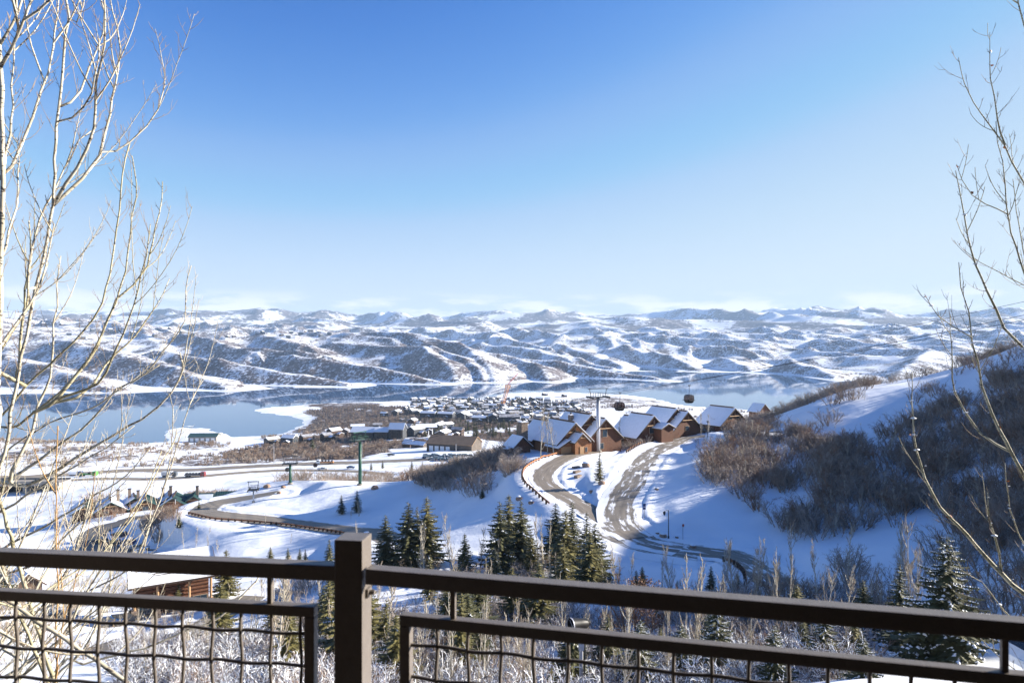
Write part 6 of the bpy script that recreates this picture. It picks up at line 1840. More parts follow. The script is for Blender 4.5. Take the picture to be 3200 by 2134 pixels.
def lift_tower(px, pyb, pyt, d0, d1, half, r, mat, headm, label, rz):
    p = hit(px, pyb, d0, d1)
    H_ = (pyb - pyt) * p.y / FPX
    root = empty('lift_tower', p, rz, label, 'tower', 'gondola lift towers')
    MB().tube([(0, 0, -1.5), (0, 0, H_)], [r, r * .82], 16).build('mast', mat, root, smooth=True)
    MB().cyl((0, 0, -1), (0, 0, .5), r * 1.7, 12).build('footing', M_CONC, root)
    m_ = MB()
    for s in (-.2, .2): m_.cyl((r + .22, s, 1.5), (r + .22, s, H_), .03, 4)
    k = 1.5
    while k < H_: m_.cyl((r + .22, -.2, k), (r + .22, .2, k), .02, 4); k += .35
    m_.build('ladder', M_STEELG, root)
    tower_head(root, H_, half, headm)
    return root, p, H_
LX, LY = Vector((23.0, 185.0)), Vector((97.0, 130.0))
ang1 = math.atan2(-55, 74) + math.pi / 2 + math.pi     # head axis square to the line
T1, P1, H1 = lift_tower(1869, 1412, 1243, 150, 240, 3.0, .62, M_STEELG, M_STEELD, 'pale grey gondola lift tower with dark head in front of the chalets', R(20))
T2, P2, H2 = lift_tower(1125, 1516, 1376, 190, 250, 2.6, .55, M_GREENP, M_GREENP, 'dark green lift tower standing on the snowy knoll', R(55))
T3, P3, H3 = lift_tower(907, 1512, 1450, 225, 330, 2.5, .50, M_GREENP, M_STEELD, 'short green-grey lift tower behind the knoll, frame head against tan trees', R(10))
T4, P4, H4 = lift_tower(792, 1570, 1532, 180, 260, 1.6, .25, M_STEELG, M_STEELD, 'small lift tower with low head beside the access road bank', R(10))
# haul ropes: from the pale tower up to the right and down to the left
def rope(label, pts, r, sag):
    out = []
    for i in range(len(pts) - 1):
        a, b_ = Vector(pts[i]), Vector(pts[i + 1])
        for k in range(24 if i < len(pts) - 2 else 25):
            t = k / 24; p_ = a.lerp(b_, t); p_.z -= 4 * sag * t * (1 - t); out.append(p_)
    m_ = MB(); m_.tube(out, r, 5, cap=False)
    o_ = m_.build('haul_rope', M_CABLE); tag(o_, label, 'cable', 'gondola cables'); return o_
M1 = T1.matrix_basis.copy()
hL = M1 @ Vector((-2.7, 0, H1 + .5)); hR = M1 @ Vector((2.7, 0, H1 + .5))
ER = at(3200, 968, 125.0) + Vector((0, 0, 0)); EL = at(3200, 984, 131.0); EC = at(3200, 932, 128.0)
dirR = (ER - hR)
rope('upper haul rope rising from the pale tower past the hanging cabin', [P3 + Vector((-1, 0, H3 + .5)), hL, EL + (EL - hL) * .4], .055, 1.2)
rope('second haul rope rising from the pale tower over the wooded crest', [P3 + Vector((1.6, 0, H3 + .5)), hR, ER + (ER - hR) * .4], .055, 1.2)
hC = M1 @ Vector((0, 0, H1 + 2.9))
rope('thin signal cable above the two haul ropes', [hC, EC + (EC - hC) * .4], .04, .8)

def gondola(px, py_rope, py_top, py_bot, d, label, rz, mat):
    """cabin hanging from its grip; origin at the floor of the cabin"""
    zr = (1067 - py_rope) / FPX * d; zt = (1067 - py_top) / FPX * d; zb = (1067 - py_bot) / FPX * d
    x = (px - 1600) / FPX * d
    root = empty('gondola_cabin', (x, d, zb), rz, label, 'gondola', 'gondola cabins')
    h = zt - zb; w = h * 1.02
    lv = [(0, .62), (.12, .86), (.35, 1.0), (.7, .97), (.92, .86), (1.0, .55)]
    def shell(lo, hi, grow):
        m_ = MB(); rings = []
        for (t, s) in lv:
            if lo <= t <= hi: rings.append((t * h, s * w / 2 + grow))
        vs = []
        for z, r_ in rings:
            c = r_ * .35
            vs += [(-r_ + c, -r_, z), (r_ - c, -r_, z), (r_, -r_ + c, z), (r_, r_ - c, z), (r_ - c, r_, z), (-r_ + c, r_, z), (-r_, r_ - c, z), (-r_, -r_ + c, z)]
        fs = []
        for i in range(len(rings) - 1):
            for k in range(8): fs.append((i * 8 + k, i * 8 + (k + 1) % 8, i * 8 + 8 + (k + 1) % 8, i * 8 + 8 + k))
        fs.append(tuple(range(7, -1, -1))); fs.append(tuple((len(rings) - 1) * 8 + k for k in range(8)))
        m_.add(vs, fs); return m_
    shell(0, .36, 0).build('lower_shell', mat, root); shell(.9, 1.01, 0).build('roof', mat, root)
    gl = shell(.34, .93, -.05); gl.build('glazing', M_GONGLASS, root)
    for sx, sy in ((1, .66), (1, -.66), (-1, .66), (-1, -.66), (.66, 1), (-.66, 1), (.66, -1), (-.66, -1), (0, 1.02), (0, -1.02)):
        r_ = w / 2
        MB().tube([(sx * r_, sy * r_, h * .34), (sx * r_ * .97, sy * r_ * .97, h * .7), (sx * r_ * .86, sy * r_ * .86, h * .93)], .05, 4).build('pillar', mat, root)
    MB().tube([(0, 0, h), (.0, 0, h + .35), (.28, .2, h + .6), (.34, .25, zr - zb - .1)], .06, 6).build('hanger', M_STEELD, root)
    MB().box(.1, .6, .1, .4, zr - zb - .12, zr - zb + .14).build('grip', M_STEELD, root)
    for s in (-1, 1):
        m_ = MB(); m_.box(-.5 * w, .5 * w, s * (w / 2 + .1) - .05, s * (w / 2 + .1) + .05, h * .3, h * .36); m_.build('ski_rack', M_STEELD, root)
    return root
M_GONGLASS = simple('tinted_gondola_glass', (0.07, 0.045, 0.04), rough=0.12, var=0.2, scale=1, spec=0.6)
_nt = M_GONGLASS.node_tree; _mx = _nt.nodes.new('ShaderNodeMixShader'); _tp = _nt.nodes.new('ShaderNodeBsdfTransparent'); _tp.inputs[0].default_value = (.75, .62, .58, 1)
_mx.inputs[0].default_value = 0.5; _nt.links.new(_nt.nodes['Principled BSDF'].outputs[0], _mx.inputs[1]); _nt.links.new(_tp.outputs[0], _mx.inputs[2])
_nt.links.new(_mx.outputs[0], [q for q in _nt.nodes if q.type == 'OUTPUT_MATERIAL'][0].inputs['Surface'])
M_GONB = simple('gondola_paint_black', (0.02, 0.018, 0.018), rough=0.5, spec=.25)
M_GONG = simple('gondola_paint_green', (0.015, 0.045, 0.03), rough=0.35, spec=.5)
gondola(2153, 1205, 1233, 1259, 169, 'black gondola cabin hanging over the lake beyond the second chalet', R(30), M_GONB)
gondola(1936, 1229, 1256, 1283, 178, 'dark gondola cabin hanging close beside the pale lift tower', R(25), M_GONB)
gondola(898, 1449, 1461, 1473, 290, 'green gondola cabin beside the short lift tower behind the knoll', R(10), M_GONG)
gondola(986, 1434, 1447, 1459, 285, 'dark gondola cabin hanging in front of the highway', R(10), M_GONB)

# ------------------------------------------------------------------ guardrails: timber posts with a rusted beam
def guardrail(label, wp, d0, d1, spacing=2.0, hgt=.75, beamm=None):
    pts = [np.array(hit(px, py, d0, d1)) for px, py in wp]
    c = spline(pts, .5)
    c[:, 2] = H(c[:, 0], c[:, 1])
    s = np.concatenate([[0], np.cumsum(np.linalg.norm(np.diff(c[:, :2], axis=0), axis=1))])
    b0 = c[len(c) // 2]
    root = empty('guardrail', b0, 0, label, 'guardrail', 'guardrails along the mountain roads')
    pm = MB(); pm.box(-.16, .16, -.16, .16, -.8, hgt + .12); pme = pm.mesh('post', M_TIMBER)
    for k in np.arange(0, s[-1], spacing):
        q = [np.interp(k, s, c[:, i]) for i in range(3)]
        j = min(len(c) - 2, max(1, int(np.searchsorted(s, k)))); t = c[j + 1] - c[j - 1]
        mesh_obj('post', pme, None, root, Vector(q) - Vector(b0), (0, 0, math.atan2(t[1], t[0])))
    vs = []; fs = []
    prof = [(-.06, -.2), (.06, -.2), (.02, 0.0), (.06, .2), (-.06, .2), (-.10, 0)]
    for i in range(len(c)):
        t = c[min(i + 1, len(c) - 1)] - c[max(i - 1, 0)]; nr = Vector((-t[1], t[0], 0)).normalized()
        for a, z in prof: vs.append(Vector(c[i]) - Vector(b0) + nr * (a + .2) + Vector((0, 0, hgt - .18 + z)))
    n_ = len(prof)
    for i in range(len(c) - 1):
        for k in range(n_): fs.append((i * n_ + k, i * n_ + (k + 1) % n_, (i + 1) * n_ + (k + 1) % n_, (i + 1) * n_ + k))
    m_ = MB(); m_.add(vs, fs); m_.build('rail_beam', beamm or M_RUST, root)
    return c
guardrail('rust-brown guardrail curving round the outside of the hairpin bend', [(1762, 1416), (1691, 1433), (1648, 1458), (1631, 1485), (1640, 1512), (1684, 1554), (1714, 1580)], 100, 260)
G2 = guardrail('rust-brown guardrail along the road in front of the second chalet', [(1958, 1414), (2011, 1386), (2079, 1367), (2147, 1355), (2249, 1344)], 150, 330)
guardrail('dark guardrail on posts below the long access road', [(590, 1608), (655, 1623), (730, 1630), (800, 1635), (894, 1644), (987, 1657), (1075, 1671)], 120, 260)
guardrail('snow-capped curved guardrail in shade on the inside of the lower bend', [(2262, 1757), (2292, 1766), (2316, 1786), (2327, 1815), (2328, 1850)], 70, 140, 1.6)

# shrubs between that guardrail and the chalets
gr_ = random.Random(4)
for k in range(46):
    q = G2[gr_.randrange(len(G2) // 8, len(G2))]; off = gr_.uniform(1.2, 6.0)
    x, y = q[0] - off * .45, q[1] + off * .9
    o_ = mesh_obj('bare_shrub', OAK[gr_.choice([1, 3, 1, 5])][0], None, None, (x, y, gz(x, y)), (0, 0, gr_.random() * 6)); h_ = gr_.uniform(.45, .85); o_.scale = (h_, h_, h_)
    tag(o_, SH_LABEL['chalet'], 'shrub', 'bare shrubs: ' + SH_LABEL['chalet'][-28:])
# ------------------------------------------------------------------ street furniture at the junction
p = hit(2089, 1683, 90, 160); k_ = p.y / FPX
lp = empty('street_lamp', p, 0, 'black lamp post with arm and hanging lantern on the shaded bank', 'street lamp')
MB().tube([(0, 0, -.4), (0, 0, 90 * k_)], [.09, .07], 8).build('pole', M_STEELD, lp)
MB().cyl((0, 0, -.2), (0, 0, .5), .16, 8).build('base', M_STEELD, lp)
MB().tube([(0, 0, 88 * k_), (-.35, 0, 89 * k_), (-.75, 0, 86 * k_)], .05, 6).build('arm', M_STEELD, lp)
m_ = MB(); m_.tube([(-.75, 0, 86 * k_), (-.75, 0, 84 * k_), (-.75, 0, 79 * k_), (-.75, 0, 74 * k_)], [.06, .26, .22, .12], 8); m_.build('lantern', M_STEELD, lp)
p = hit(2013, 1617, 90, 180); k_ = p.y / FPX
sg = empty('road_sign', p, R(15), 'blue rectangular road sign on a post at the edge of the junction', 'sign')
MB().cyl((0, 0, -.4), (0, 0, 42 * k_), .045, 6).build('post', M_STEELD, sg)
M_SIGNB = simple('sign_blue', (0.02, 0.05, 0.16), rough=.4)
MB().box(-.3, .3, -.09, -.05, 26 * k_, 44 * k_).build('panel', M_SIGNB, sg)
MB().box(-.25, .25, -.105, -.094, 33 * k_, 35 * k_).build('lettering', M_WHITEP, sg)
p = hit(2134, 1687, 90, 160); k_ = p.y / FPX
sg = empty('road_sign', p, R(20), 'small red and white sign on a thin post beside the lamp', 'sign')
MB().cyl((0, 0, -.4), (0, 0, 46 * k_), .035, 6).build('post', M_STEELD, sg)
M_SIGNR = simple('sign_red', (0.50, 0.10, 0.06), rough=.45)
MB().box(-.24, .24, -.08, -.05, 38 * k_, 52 * k_).build('panel', M_WHITEP, sg)
MB().box(-.20, .20, -.095, -.084, 43 * k_, 50 * k_).build('marking', M_SIGNR, sg)
p = hit(2211, 1361, 180, 330); k_ = p.y / FPX
lp = empty('street_lamp', p, 0, 'thin dark pole beside the road bend in front of the third chalet', 'street lamp')
MB().tube([(0, 0, -.5), (0, 0, 42 * k_)], [.10, .08], 6).build('pole', M_STEELD, lp)
MB().box(-.25, .25, -.2, .2, 42 * k_, 46 * k_).build('lantern', M_STEELD, lp)
for px, py, hh, lab in ((1339, 1404, 58, 'white mast beside the tan hall, shorter of the two'), (1351, 1404, 64, 'taller white mast beside the tan hall')):
    p = hit(px, py, 430, 800); k_ = p.y / FPX
    ms = empty('mast', p, 0, lab, 'mast')
    MB().tube([(0, 0, -1), (0, 0, hh * k_)], [.42, .3], 8).build('pole', M_WHITEP, ms)
    MB().cyl((0, 0, 0), (0, 0, 1.5), .7, 8).build('base', M_WHITEP, ms)
    MB().cyl((0, 0, 18 * k_), (0, 0, 19.5 * k_), .6, 8).build('collar', M_WHITEP, ms)
# light poles far away
for px, pyb, hp, d0, d1, lab in ((856, 1453, 70, 380, 640, 'tall thin light pole beside the highway'), (965, 1447, 18, 380, 640, 'short pale pole by the highway near the flatbed'), (1425, 1412, 26, 400, 800, 'thin pole on the white snowfield'), (1390, 1440, 22, 330, 700, 'thin pole by the car park snowbank'),
                                 (2310, 1300, 30, 800, 1700, 'thin mast on the lakeside flat behind the third chalet'), (548, 1602, 44, 200, 300, 'lamp pole between the lodge and the access road')):
    p = hit(px, pyb, d0, d1); k_ = p.y / FPX
    ms = empty('light_pole', p, 0, lab, 'pole')
    MB().tube([(0, 0, -1), (0, 0, hp * k_)], [.16, .10], 6).build('pole', M_STEELG, ms)
    MB().box(-.5, .5, -.15, .15, hp * k_, hp * k_ + .2).build('head', M_STEELD, ms)

# ------------------------------------------------------------------ orange crane
M_CRANE = simple('crane_orange', (0.55, 0.23, 0.06), rough=.5)
M_CRANER = simple('crane_red', (0.50, 0.06, 0.05), rough=.5)
cb_ = hit(1500, 1438, 300, 620); dC = cb_.y
cr_root = empty('crane', cb_, 0, 'tall slanting lattice crane, dark below and orange toward its tip', 'crane')
def lattice(nm, a, b_, w, mat, n_):
    a = Vector(a) - cb_; b_ = Vector(b_) - cb_
    t = (b_ - a).normalized(); u_ = t.orthogonal().normalized(); v_ = t.cross(u_)
    m_ = MB()
    ch = [(u_ * i + v_ * j) * w / 2 for i, j in ((1, 1), (1, -1), (-1, -1), (-1, 1))]
    for c in ch: m_.tube([a + c, b_ + c], w * .11, 4)
    for k in range(n_):
        p0 = a.lerp(b_, k / n_); p1 = a.lerp(b_, (k + 1) / n_)
        for q in range(4): m_.tube([p0 + ch[q], p1 + ch[(q + 1) % 4]], w * .06, 3)
    return m_.build(nm, mat, cr_root)
tipd = dC + 6
lattice('lower_boom', cb_ + Vector((0, 0, 1.5)), at(1571, 1262, tipd - 2), 1.1, M_STEELD, 30)
lattice('upper_boom', at(1571, 1262, tipd - 2), at(1586, 1212, tipd), 1.5, M_CRANE, 12)
lattice('boom_head', at(1586, 1212, tipd), at(1588, 1202, tipd), 2.0, M_CRANE, 3)
lattice('jib', at(1588, 1200, tipd), at(1619, 1166, tipd + 1), .6, M_CRANER, 14)
MB().box(-2.2, 2.2, -3, 3, 0, 2.6).build('cab', M_CRANE, cr_root)
for s in (-1, 1): MB().box(s * 2.4 - .5, s * 2.4 + .5, -3.4, 3.4, -.8, .6).build('track', M_STEELD, cr_root)

# ------------------------------------------------------------------ boulders
def boulder(px, py, w, lab, d0, d1, snow=True):
    p = hit(px, py, d0, d1); r_ = w * p.y / FPX / 2
    root = empty('boulder', p, rng.random() * 6, lab, 'boulder', 'boulders in the snow')
    bm = bmesh.new(); bmesh.ops.create_icosphere(bm, subdivisions=2, radius=1)
    for v in bm.verts:
        k = 1 + .28 * float(pn(v.co.x * 1.7 + px, v.co.y * 1.7 + v.co.z))
        v.co = Vector((v.co.x * r_ * k, v.co.y * r_ * k * .9, v.co.z * r_ * .72 * k + r_ * .2))
    me_ = bpy.data.meshes.new('rock'); bm.to_mesh(me_); bm.free(); me_.materials.append(M_ROCK)
    mesh_obj('rock', me_, None, root)
    if snow:
        bm = bmesh.new(); bmesh.ops.create_icosphere(bm, subdivisions=2, radius=1)
        for v in bm.verts: v.co = Vector((v.co.x * r_ * .85, v.co.y * r_ * .8, max(v.co.z, -.1) * r_ * .28 + r_ * .82))
        me_ = bpy.data.meshes.new('snow_cap'); bm.to_mesh(me_); bm.free(); me_.materials.append(M_SNOWL); me_.polygons.foreach_set('use_smooth', [True] * len(me_.polygons)); mesh_obj('snow_cap', me_, None, root)
for b_ in [(872, 1542, 16, 'round brown boulder on the sunlit knoll', 150, 260, False), (835, 1522, 22, 'brushy brown boulder at the knoll end', 150, 270, False), (886, 1524, 18, 'tan boulder on top of the knoll', 150, 270, False),
           (1172, 1528, 26, 'flat tan boulder on the knoll under the green tower', 150, 260, False), (1832, 1458, 30, 'brown snow-edged boulder on the road island', 130, 200, True), (1880, 1512, 24, 'dark rock at the foot of the island spruce', 130, 190, False), (1848, 1538, 16, 'reddish rock on the island near the junction', 120, 180, False),
           (1246, 1768, 36, 'orange snow-capped boulder at the foot of the cluster past the post', 90, 140, True), (1145, 1672, 22, 'snow-capped rock by the end of the access road', 120, 200, True), (1622, 1560, 22, 'brown rock under the hairpin guardrail', 110, 190, True), (1660, 1572, 18, 'second brown rock under the hairpin guardrail', 110, 190, True),
           (2072, 1678, 26, 'dark green-grey rock beside the lamp', 90, 150, True), (2054, 1668, 14, 'small rock at the road edge before the lamp', 90, 150, True), (2115, 1680, 13, 'small rock between the lamp and the red sign', 90, 150, True), (2165, 1712, 22, 'low rock rubble at the lower road edge', 90, 150, True), (2052, 1530, 14, 'little rock on the shaded bank above the junction', 100, 190, True),
           (1365, 1745, 26, 'snow-covered rock among the spruces past the post', 80, 140, True)]:
    boulder(*b_)
# stacked stone steps on the island bank
for k in range(3):
    p = hit(1800 + k * 3, 1462 + k * 14, 120, 200)
    m_ = MB(); m_.box(-1.0, 1.0, -.5, .5, -.5, .45); me_ = bevel_mesh(m_.mesh('stone_block', M_STONE), .06)
    o_ = mesh_obj('stone_block', me_, None, None, p, (0, 0, .5 + .2 * k)); tag(o_, ('upper', 'middle', 'lower')[k] + ' of the three dark stone blocks in the island bank', 'stone block', 'stone blocks in the island bank')
# ------------------------------------------------------------------ snow gun on its mast
dG = 45.0
pG = gcol(1790, dG); top = (1067 - 1952) / FPX * dG
sgun = empty('snow_gun', pG, 0, 'black fan snow gun on a pale mast behind the right mesh panel', 'snow gun')
zt = top - pG.z
MB().tube([(0.55, 0, -.5), (0.55, 0, zt - 1.0), (.45, 0, zt - .2)], [.14, .13, .12], 10).build('mast', M_STEELG, sgun, smooth=True)
MB().box(.38, .72, -.2, .2, zt - 1.6, zt - 1.0).build('control_box', M_STEELG, sgun)
MB().tube([(.75, .05, -.3), (.78, .05, zt - 1.5), (.7, 0, zt - .5)], .045, 5).build('hose', M_STEELD, sgun)
ax = Vector((-.86, -.50, .10)).normalized()
c0 = Vector((.35, .1, zt + .02))
fm = MB(); fm.tube([c0 - ax * .85, c0 - ax * .6, c0 - ax * .1, c0 + ax * .55, c0 + ax * .62], [.20, .34, .36, .43, .44], 20, cap=False); fm.build('barrel', M_GONB, sgun, smooth=True)
fm = MB(); fm.tube([c0 + ax * .56, c0 + ax * .64], [.46, .46], 20, cap=False); fm.tube([c0 + ax * .64, c0 + ax * .56], [.41, .41], 20, cap=False); fm.build('nozzle_ring', M_STEELG, sgun, smooth=True)
fm = MB(); fm.tube([c0 - ax * .75, c0 - ax * .3], [.16, .16], 10); fm.build('motor', M_STEELD, sgun)
up_ = ax.orthogonal().normalized()
for k in range(6):
    v_ = up_.copy(); v_.rotate(Matrix.Rotation(k * math.pi / 3, 3, ax)); w_ = ax.cross(v_)
    q = c0 - ax * .25
    fm = MB(); fm.add([q + v_ * .08 - w_ * .03, q + v_ * .34 - w_ * .10, q + v_ * .34 + w_ * .06 + ax * .06, q + v_ * .08 + w_ * .05 + ax * .03], [(0, 1, 2, 3)]); fm.build('fan_blade', M_STEELD, sgun)
fm = MB(); fm.tube([c0 - up_ * .36 + ax * .5, c0 + up_ * .36 + ax * .5], .02, 4); fm.build('strut', M_STEELG, sgun)
# ------------------------------------------------------------------ vehicles
M_TYRE = simple('tyre', (0.02, 0.02, 0.02), rough=.8)
M_RIM = simple('wheel_rim', (0.35, 0.35, 0.36), rough=.35, metal=.6)
M_GLASS = simple('car_glass', (0.02, 0.026, 0.03), rough=.06, spec=.7)
M_LAMPR = simple('tail_lamp', (0.35, 0.02, 0.015), rough=.3)
M_LAMPW = simple('head_lamp', (0.75, 0.75, 0.72), rough=.2)
def paint(nm, c): return simple('paint_' + nm, c, rough=.28, var=.04, spec=.6)
def wheels(root, xs, y, r, w=.24):
    for x in xs:
        for s in (-1, 1):
            m_ = MB(); m_.cyl((x, s * y - w / 2, r), (x, s * y + w / 2, r), r, 16); wh = m_.build('wheel', M_TYRE, root)
            m_ = MB(); m_.cyl((x, s * (y + w / 2), r), (x, s * (y + w / 2 + .02), r), r * .6, 12); m_.build('rim', M_RIM, wh)
def profile_body(prof, hw, inset=0.0):
    """extrude a side profile (x, z); the flanks lean in with height"""
    m_ = MB(); n_ = len(prof)
    zs = [z for x, z in prof]; z0, z1 = min(zs), max(zs)
    f = lambda z: hw - inset * ((z - z0) / (z1 - z0 + 1e-6)) ** 1.5
    vs = [(x, -f(z), z) for x, z in prof] + [(x, f(z), z) for x, z in prof]
    m_.add(vs, [tuple(range(n_)), tuple(range(2 * n_ - 1, n_ - 1, -1))] + [(i, i + n_, (i + 1) % n_ + n_, (i + 1) % n_) for i in range(n_)])
    return m_
def car(p, rz, kind, col, label, snow=False, group='parked vehicles'):
    names = {'pickup': ('pickup_truck', 'pickup'), 'suv': ('parked_car', 'car'), 'van': ('delivery_van', 'van'), 'sedan': ('parked_car', 'car')}
    root = empty(names[kind][0], p, rz, label, names[kind][1], group)
    if kind == 'pickup':
        body = [(-2.8, .55), (2.75, .55), (2.85, .8), (2.75, 1.12), (1.35, 1.2), (-2.8, 1.2)]
        cab = [(1.45, 1.18), (.75, 1.82), (-.75, 1.85), (-1.0, 1.18)]; xs = (-1.75, 1.85); hw = .97
    elif kind == 'suv':
        body = [(-2.35, .5), (2.35, .5), (2.4, .85), (2.2, 1.05), (1.0, 1.12), (-2.4, 1.12)]
        cab = [(1.2, 1.1), (.35, 1.72), (-2.05, 1.74), (-2.4, 1.1)]; xs = (-1.45, 1.5); hw = .94
    elif kind == 'van':
        body = [(-2.7, .45), (2.6, .45), (2.7, .9), (2.45, 1.2), (2.3, 1.35), (-2.75, 1.35)]
        cab = [(2.4, 1.33), (1.6, 2.15), (-2.6, 2.2), (-2.75, 1.33)]; xs = (-1.75, 1.75); hw = 1.0
    else:
        body = [(-2.3, .42), (2.3, .42), (2.35, .7), (2.1, .88), (1.0, .96), (-2.3, .98)]
        cab = [(1.1, .94), (.3, 1.42), (-1.1, 1.43), (-1.9, .94)]; xs = (-1.4, 1.4); hw = .9
    pm = paint(col[0], col[1])
    mesh_obj('body', bevel_mesh(profile_body(body, hw, .03).mesh('body', pm), .05), None, root)
    mesh_obj('cabin', bevel_mesh(profile_body(cab, hw - .04, .17).mesh('cabin', pm), .05), None, root)
    # side windows, windscreen, rear window
    zc = [z for x, z in cab]; z0, z1 = min(zc) + .08, max(zc) - .12
    xf = lambda z, a, b_: a[0] + (b_[0] - a[0]) * (z - a[1]) / (b_[1] - a[1])
    fr = lambda z: xf(z, cab[0], cab[1]); rr = lambda z: xf(z, cab[3], cab[2])
    zb_, zt_ = min(zc), max(zc)
    wy = lambda z: hw - .04 - .17 * ((z - zb_) / (zt_ - zb_)) ** 1.5 + .012
    n_ = 3 if kind in ('suv', 'van') else 2
    for s in (-1, 1):
        for i in range(n_):
            t0, t1 = i / n_ + .03, (i + 1) / n_ - .03
            P = lambda t, z: (rr(z) + .12 + (fr(z) - .12 - rr(z) - .12) * t, s * wy(z), z)
            m_ = MB(); q = [P(t0, z0), P(t1, z0), P(t1, z1), P(t0, z1)]
            m_.add(q, [(0, 1, 2, 3) if s == -1 else (3, 2, 1, 0)]); m_.build('side_window', M_GLASS, root)
    for nm, fx, sg_ in (('windscreen', fr, 1), ('rear_window', rr, -1)):
        m_ = MB(); e = .015 * sg_
        q = [(fx(z0) + e, -wy(z0) + .12, z0), (fx(z0) + e, wy(z0) - .12, z0), (fx(z1) + e, wy(z1) - .12, z1), (fx(z1) + e, -wy(z1) + .12, z1)]
        m_.add(q, [(0, 1, 2, 3) if sg_ == 1 else (3, 2, 1, 0)]); m_.build(nm, M_GLASS, root)
    bx = max(x for x, z in body); rx = min(x for x, z in body); hz = .78 if kind != 'sedan' else .62
    for s in (-1, 1):
        MB().box(bx - .08, bx + .03, s * (hw - .3) - .2, s * (hw - .3) + .2, hz, hz + .18).build('headlight', M_LAMPW, root)
        MB().box(rx - .03, rx + .05, s * (hw - .15) - .1, s * (hw - .15) + .1, hz, hz + .28).build('tail_light', M_LAMPR, root)
        MB().box(xs[1] - .6, xs[1] - .35, s * (hw + .05) - .09, s * (hw + .05) + .09, max(z for x, z in body) + .02, max(z for x, z in body) + .2).build('mirror', M_STEELD, root)
    if kind == 'pickup':
        MB().box(-2.72, -1.08, -.80, .80, 1.13, 1.225).build('bed', M_STEELD, root)
    wheels(root, xs, hw - .1, .37)
    if snow:
        a, b_ = cab[1], cab[2]
        m_ = MB(); m_.box(b_[0] + .1, a[0] - .05, -hw + .28, hw - .28, max(zc) + .002, max(zc) + .12); sm_ = bevel_mesh(m_.mesh('snow', M_SNOWL), .05); mesh_obj('snow', sm_, None, root)
    return root
WHITE = ('white', (.75, .75, .75)); DK = ('dark', (.03, .033, .04)); BLUE = ('blue', (.02, .06, .16)); SIL = ('silver', (.38, .39, .40)); TEAL = ('teal', (.015, .05, .07))
def hz_(px, py, d0, d1): return hit(px, py, d0, d1)
car(hz_(452, 1731, 140, 240), R(172), 'pickup', WHITE, 'white pickup with dark bed at the front of the car park')
car(hz_(432, 1719, 140, 250), R(172), 'pickup', SIL, 'silver-white pickup parked just behind the front white pickup')
car(hz_(352, 1702, 140, 260), R(165), 'suv', TEAL, 'dark teal car deep in the shaded parking bend', True)
car(hz_(312, 1696, 140, 260), R(165), 'suv', DK, 'black car at the inside of the parking bend')
car(hz_(372, 1676, 150, 270), R(170), 'suv', DK, 'dark car with snowy roof behind the others in the parking bend', True)
car(hz_(398, 1700, 140, 260), R(168), 'suv', BLUE, 'blue car between the teal car and the pickups', True)
car(hz_(340, 1955, 70, 150), R(20), 'suv', BLUE, 'blue snow-topped car beside the log building, behind the mesh', True)
car(hz_(395, 1945, 70, 150), R(20), 'suv', DK, 'dark car closest to the stone pier of the log building', True)
car(hz_(185, 1940, 70, 150), R(15), 'sedan', DK, 'dark car behind the leaning stems and first mesh wires')
car(hz_(1008, 1469, 330, 560), R(5), 'pickup', WHITE, 'white pickup on the frontage road below the flatbed truck', group='vehicles on the roads')
car(hz_(1096, 1463, 330, 560), R(8), 'sedan', BLUE, 'dark blue car on the frontage road beside the green tower', group='vehicles on the roads')
car(hz_(1222, 1424, 330, 700), R(30), 'suv', DK, 'dark car parked by the snowfield near the car park', group='vehicles on the roads')
vn = car(gcol(3292, 35.0), R(184), 'van', WHITE, 'white van parked in the corner beyond the railing', True); vn.scale = (.84, .84, .84)
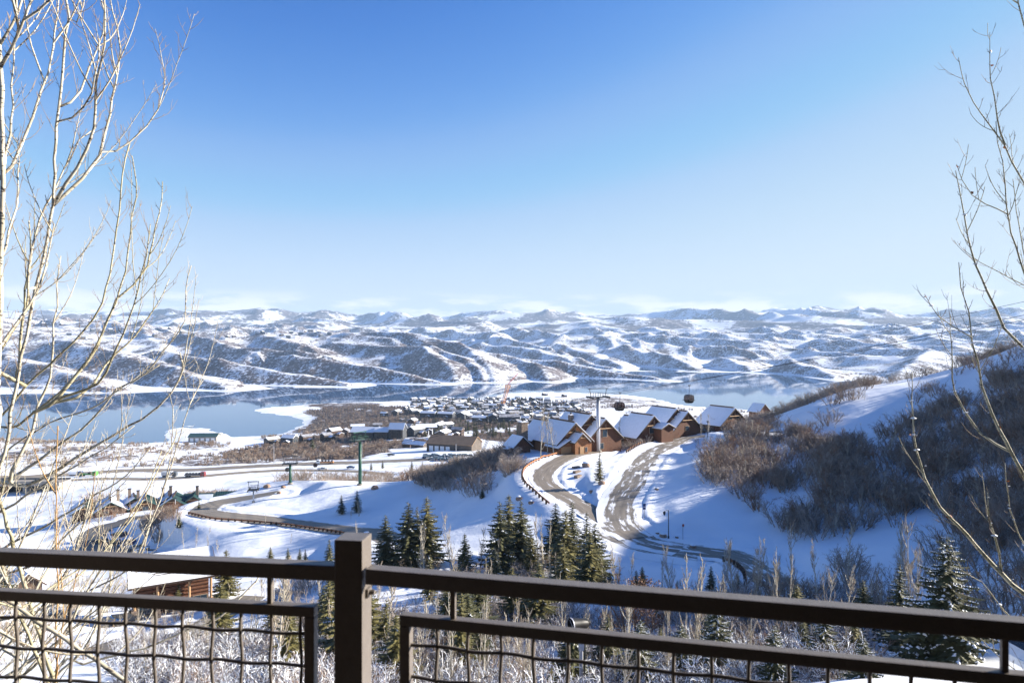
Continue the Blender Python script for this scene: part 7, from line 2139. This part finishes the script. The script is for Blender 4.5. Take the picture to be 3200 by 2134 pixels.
# lorries
def truck(px, py, d0, d1, rz, cabc, bedc, label, L, bedh, stripes=None):
    p = hit(px, py, d0, d1)
    root = empty('truck', p, R(rz), label, 'truck', 'vehicles on the roads')
    cp = paint(*cabc); bp_ = paint(*bedc)
    mesh_obj('cab', bevel_mesh(profile_body([(L / 2 - 2.2, .6), (L / 2, .6), (L / 2, 1.6), (L / 2 - .25, 2.9), (L / 2 - 2.2, 2.9)], 1.15, .08).mesh('cab', cp), .06), None, root)
    m_ = MB(); m_.add([(L / 2 - .02, -.95, 1.75), (L / 2 - .02, .95, 1.75), (L / 2 - .24, .95, 2.7), (L / 2 - .24, -.95, 2.7)], [(0, 1, 2, 3)]); m_.build('windscreen', M_GLASS, root)
    for s in (-1, 1):
        MB().box(L / 2 - 1.6, L / 2 - .5, s * 1.13 - .02, s * 1.13 + .02, 1.7, 2.5).build('side_window', M_GLASS, root)
    MB().box(-L / 2, L / 2 - 2.3, -.5, .5, .75, 1.05).build('chassis', M_STEELD, root)
    MB().box(-L / 2, L / 2 - 2.5, -1.2, 1.2, 1.05, 1.05 + bedh).build('bed', bp_, root)
    if stripes:
        for k in range(stripes):
            x = -L / 2 + (k + .5) * (L - 2.6) / stripes
            MB().box(x - .35, x + .35, -1.1, 1.1, 1.05 + bedh, 1.05 + bedh + .75).build('load', M_STEELD, root)
    wheels(root, [-L / 2 + 1.0, -L / 2 + 2.3, L / 2 - 1.2], 1.0, .5, .3)
    return root
truck(1016, 1450, 330, 620, 182, WHITE, ('orange', (.55, .22, .06)), 'white-cabbed truck with orange flatbed on the highway', 10.5, .7, 4)
truck(276, 1488, 330, 560, 3, ('lime', (.10, .36, .05)), ('lime2', (.09, .30, .04)), 'bright green truck with trailer bed on the highway behind the aspens', 10, .6, 2)
truck(238, 1487, 330, 560, 3, BLUE, WHITE, 'blue-cabbed white truck right behind the bright green truck', 7.5, 1.6)
truck(610, 1490, 300, 520, 2, ('maroon', (.20, .03, .03)), ('greybed', (.2, .19, .18)), 'maroon truck with loaded grey bed on the frontage road', 11, .5, 5)
truck(530, 1490, 300, 520, 2, ('slate', (.08, .09, .10)), ('white2', (.6, .6, .6)), 'slate truck with pale box on the frontage road behind stems', 8, 2.0)
# cars in the distant car park
cp_ = random.Random(9)
lot = []
for i in range(46):
    px = cp_.uniform(1330, 1470); py = cp_.uniform(1424, 1440)
    lot.append((px, py))
CARM = {}
for i, (px, py) in enumerate(lot):
    p = hit(px, py, 320, 700)
    nm = cp_.choice(['white', 'dark', 'silver', 'blue'])
    c = {'white': WHITE, 'dark': DK, 'silver': SIL, 'blue': BLUE}[nm]
    key = nm
    if key not in CARM:
        CARM[key] = (bevel_mesh(profile_body([(-2.3, .4), (2.3, .4), (2.35, .8), (2.1, 1.0), (-2.3, 1.05)], .9, .03).mesh('body', paint(*c)), .04),
                     profile_body([(1.2, 1.0), (.4, 1.6), (-1.7, 1.6), (-2.2, 1.0)], .85, .15).mesh('windows', M_GLASS))
    o_ = empty('parked_car', p, cp_.choice([.3, .35, 1.9]), '%s car in the crowded far car park beside the grey thicket' % nm, 'car', 'far car park: ' + nm)
    mesh_obj('body', CARM[key][0], None, o_); mesh_obj('windows', CARM[key][1], None, o_)
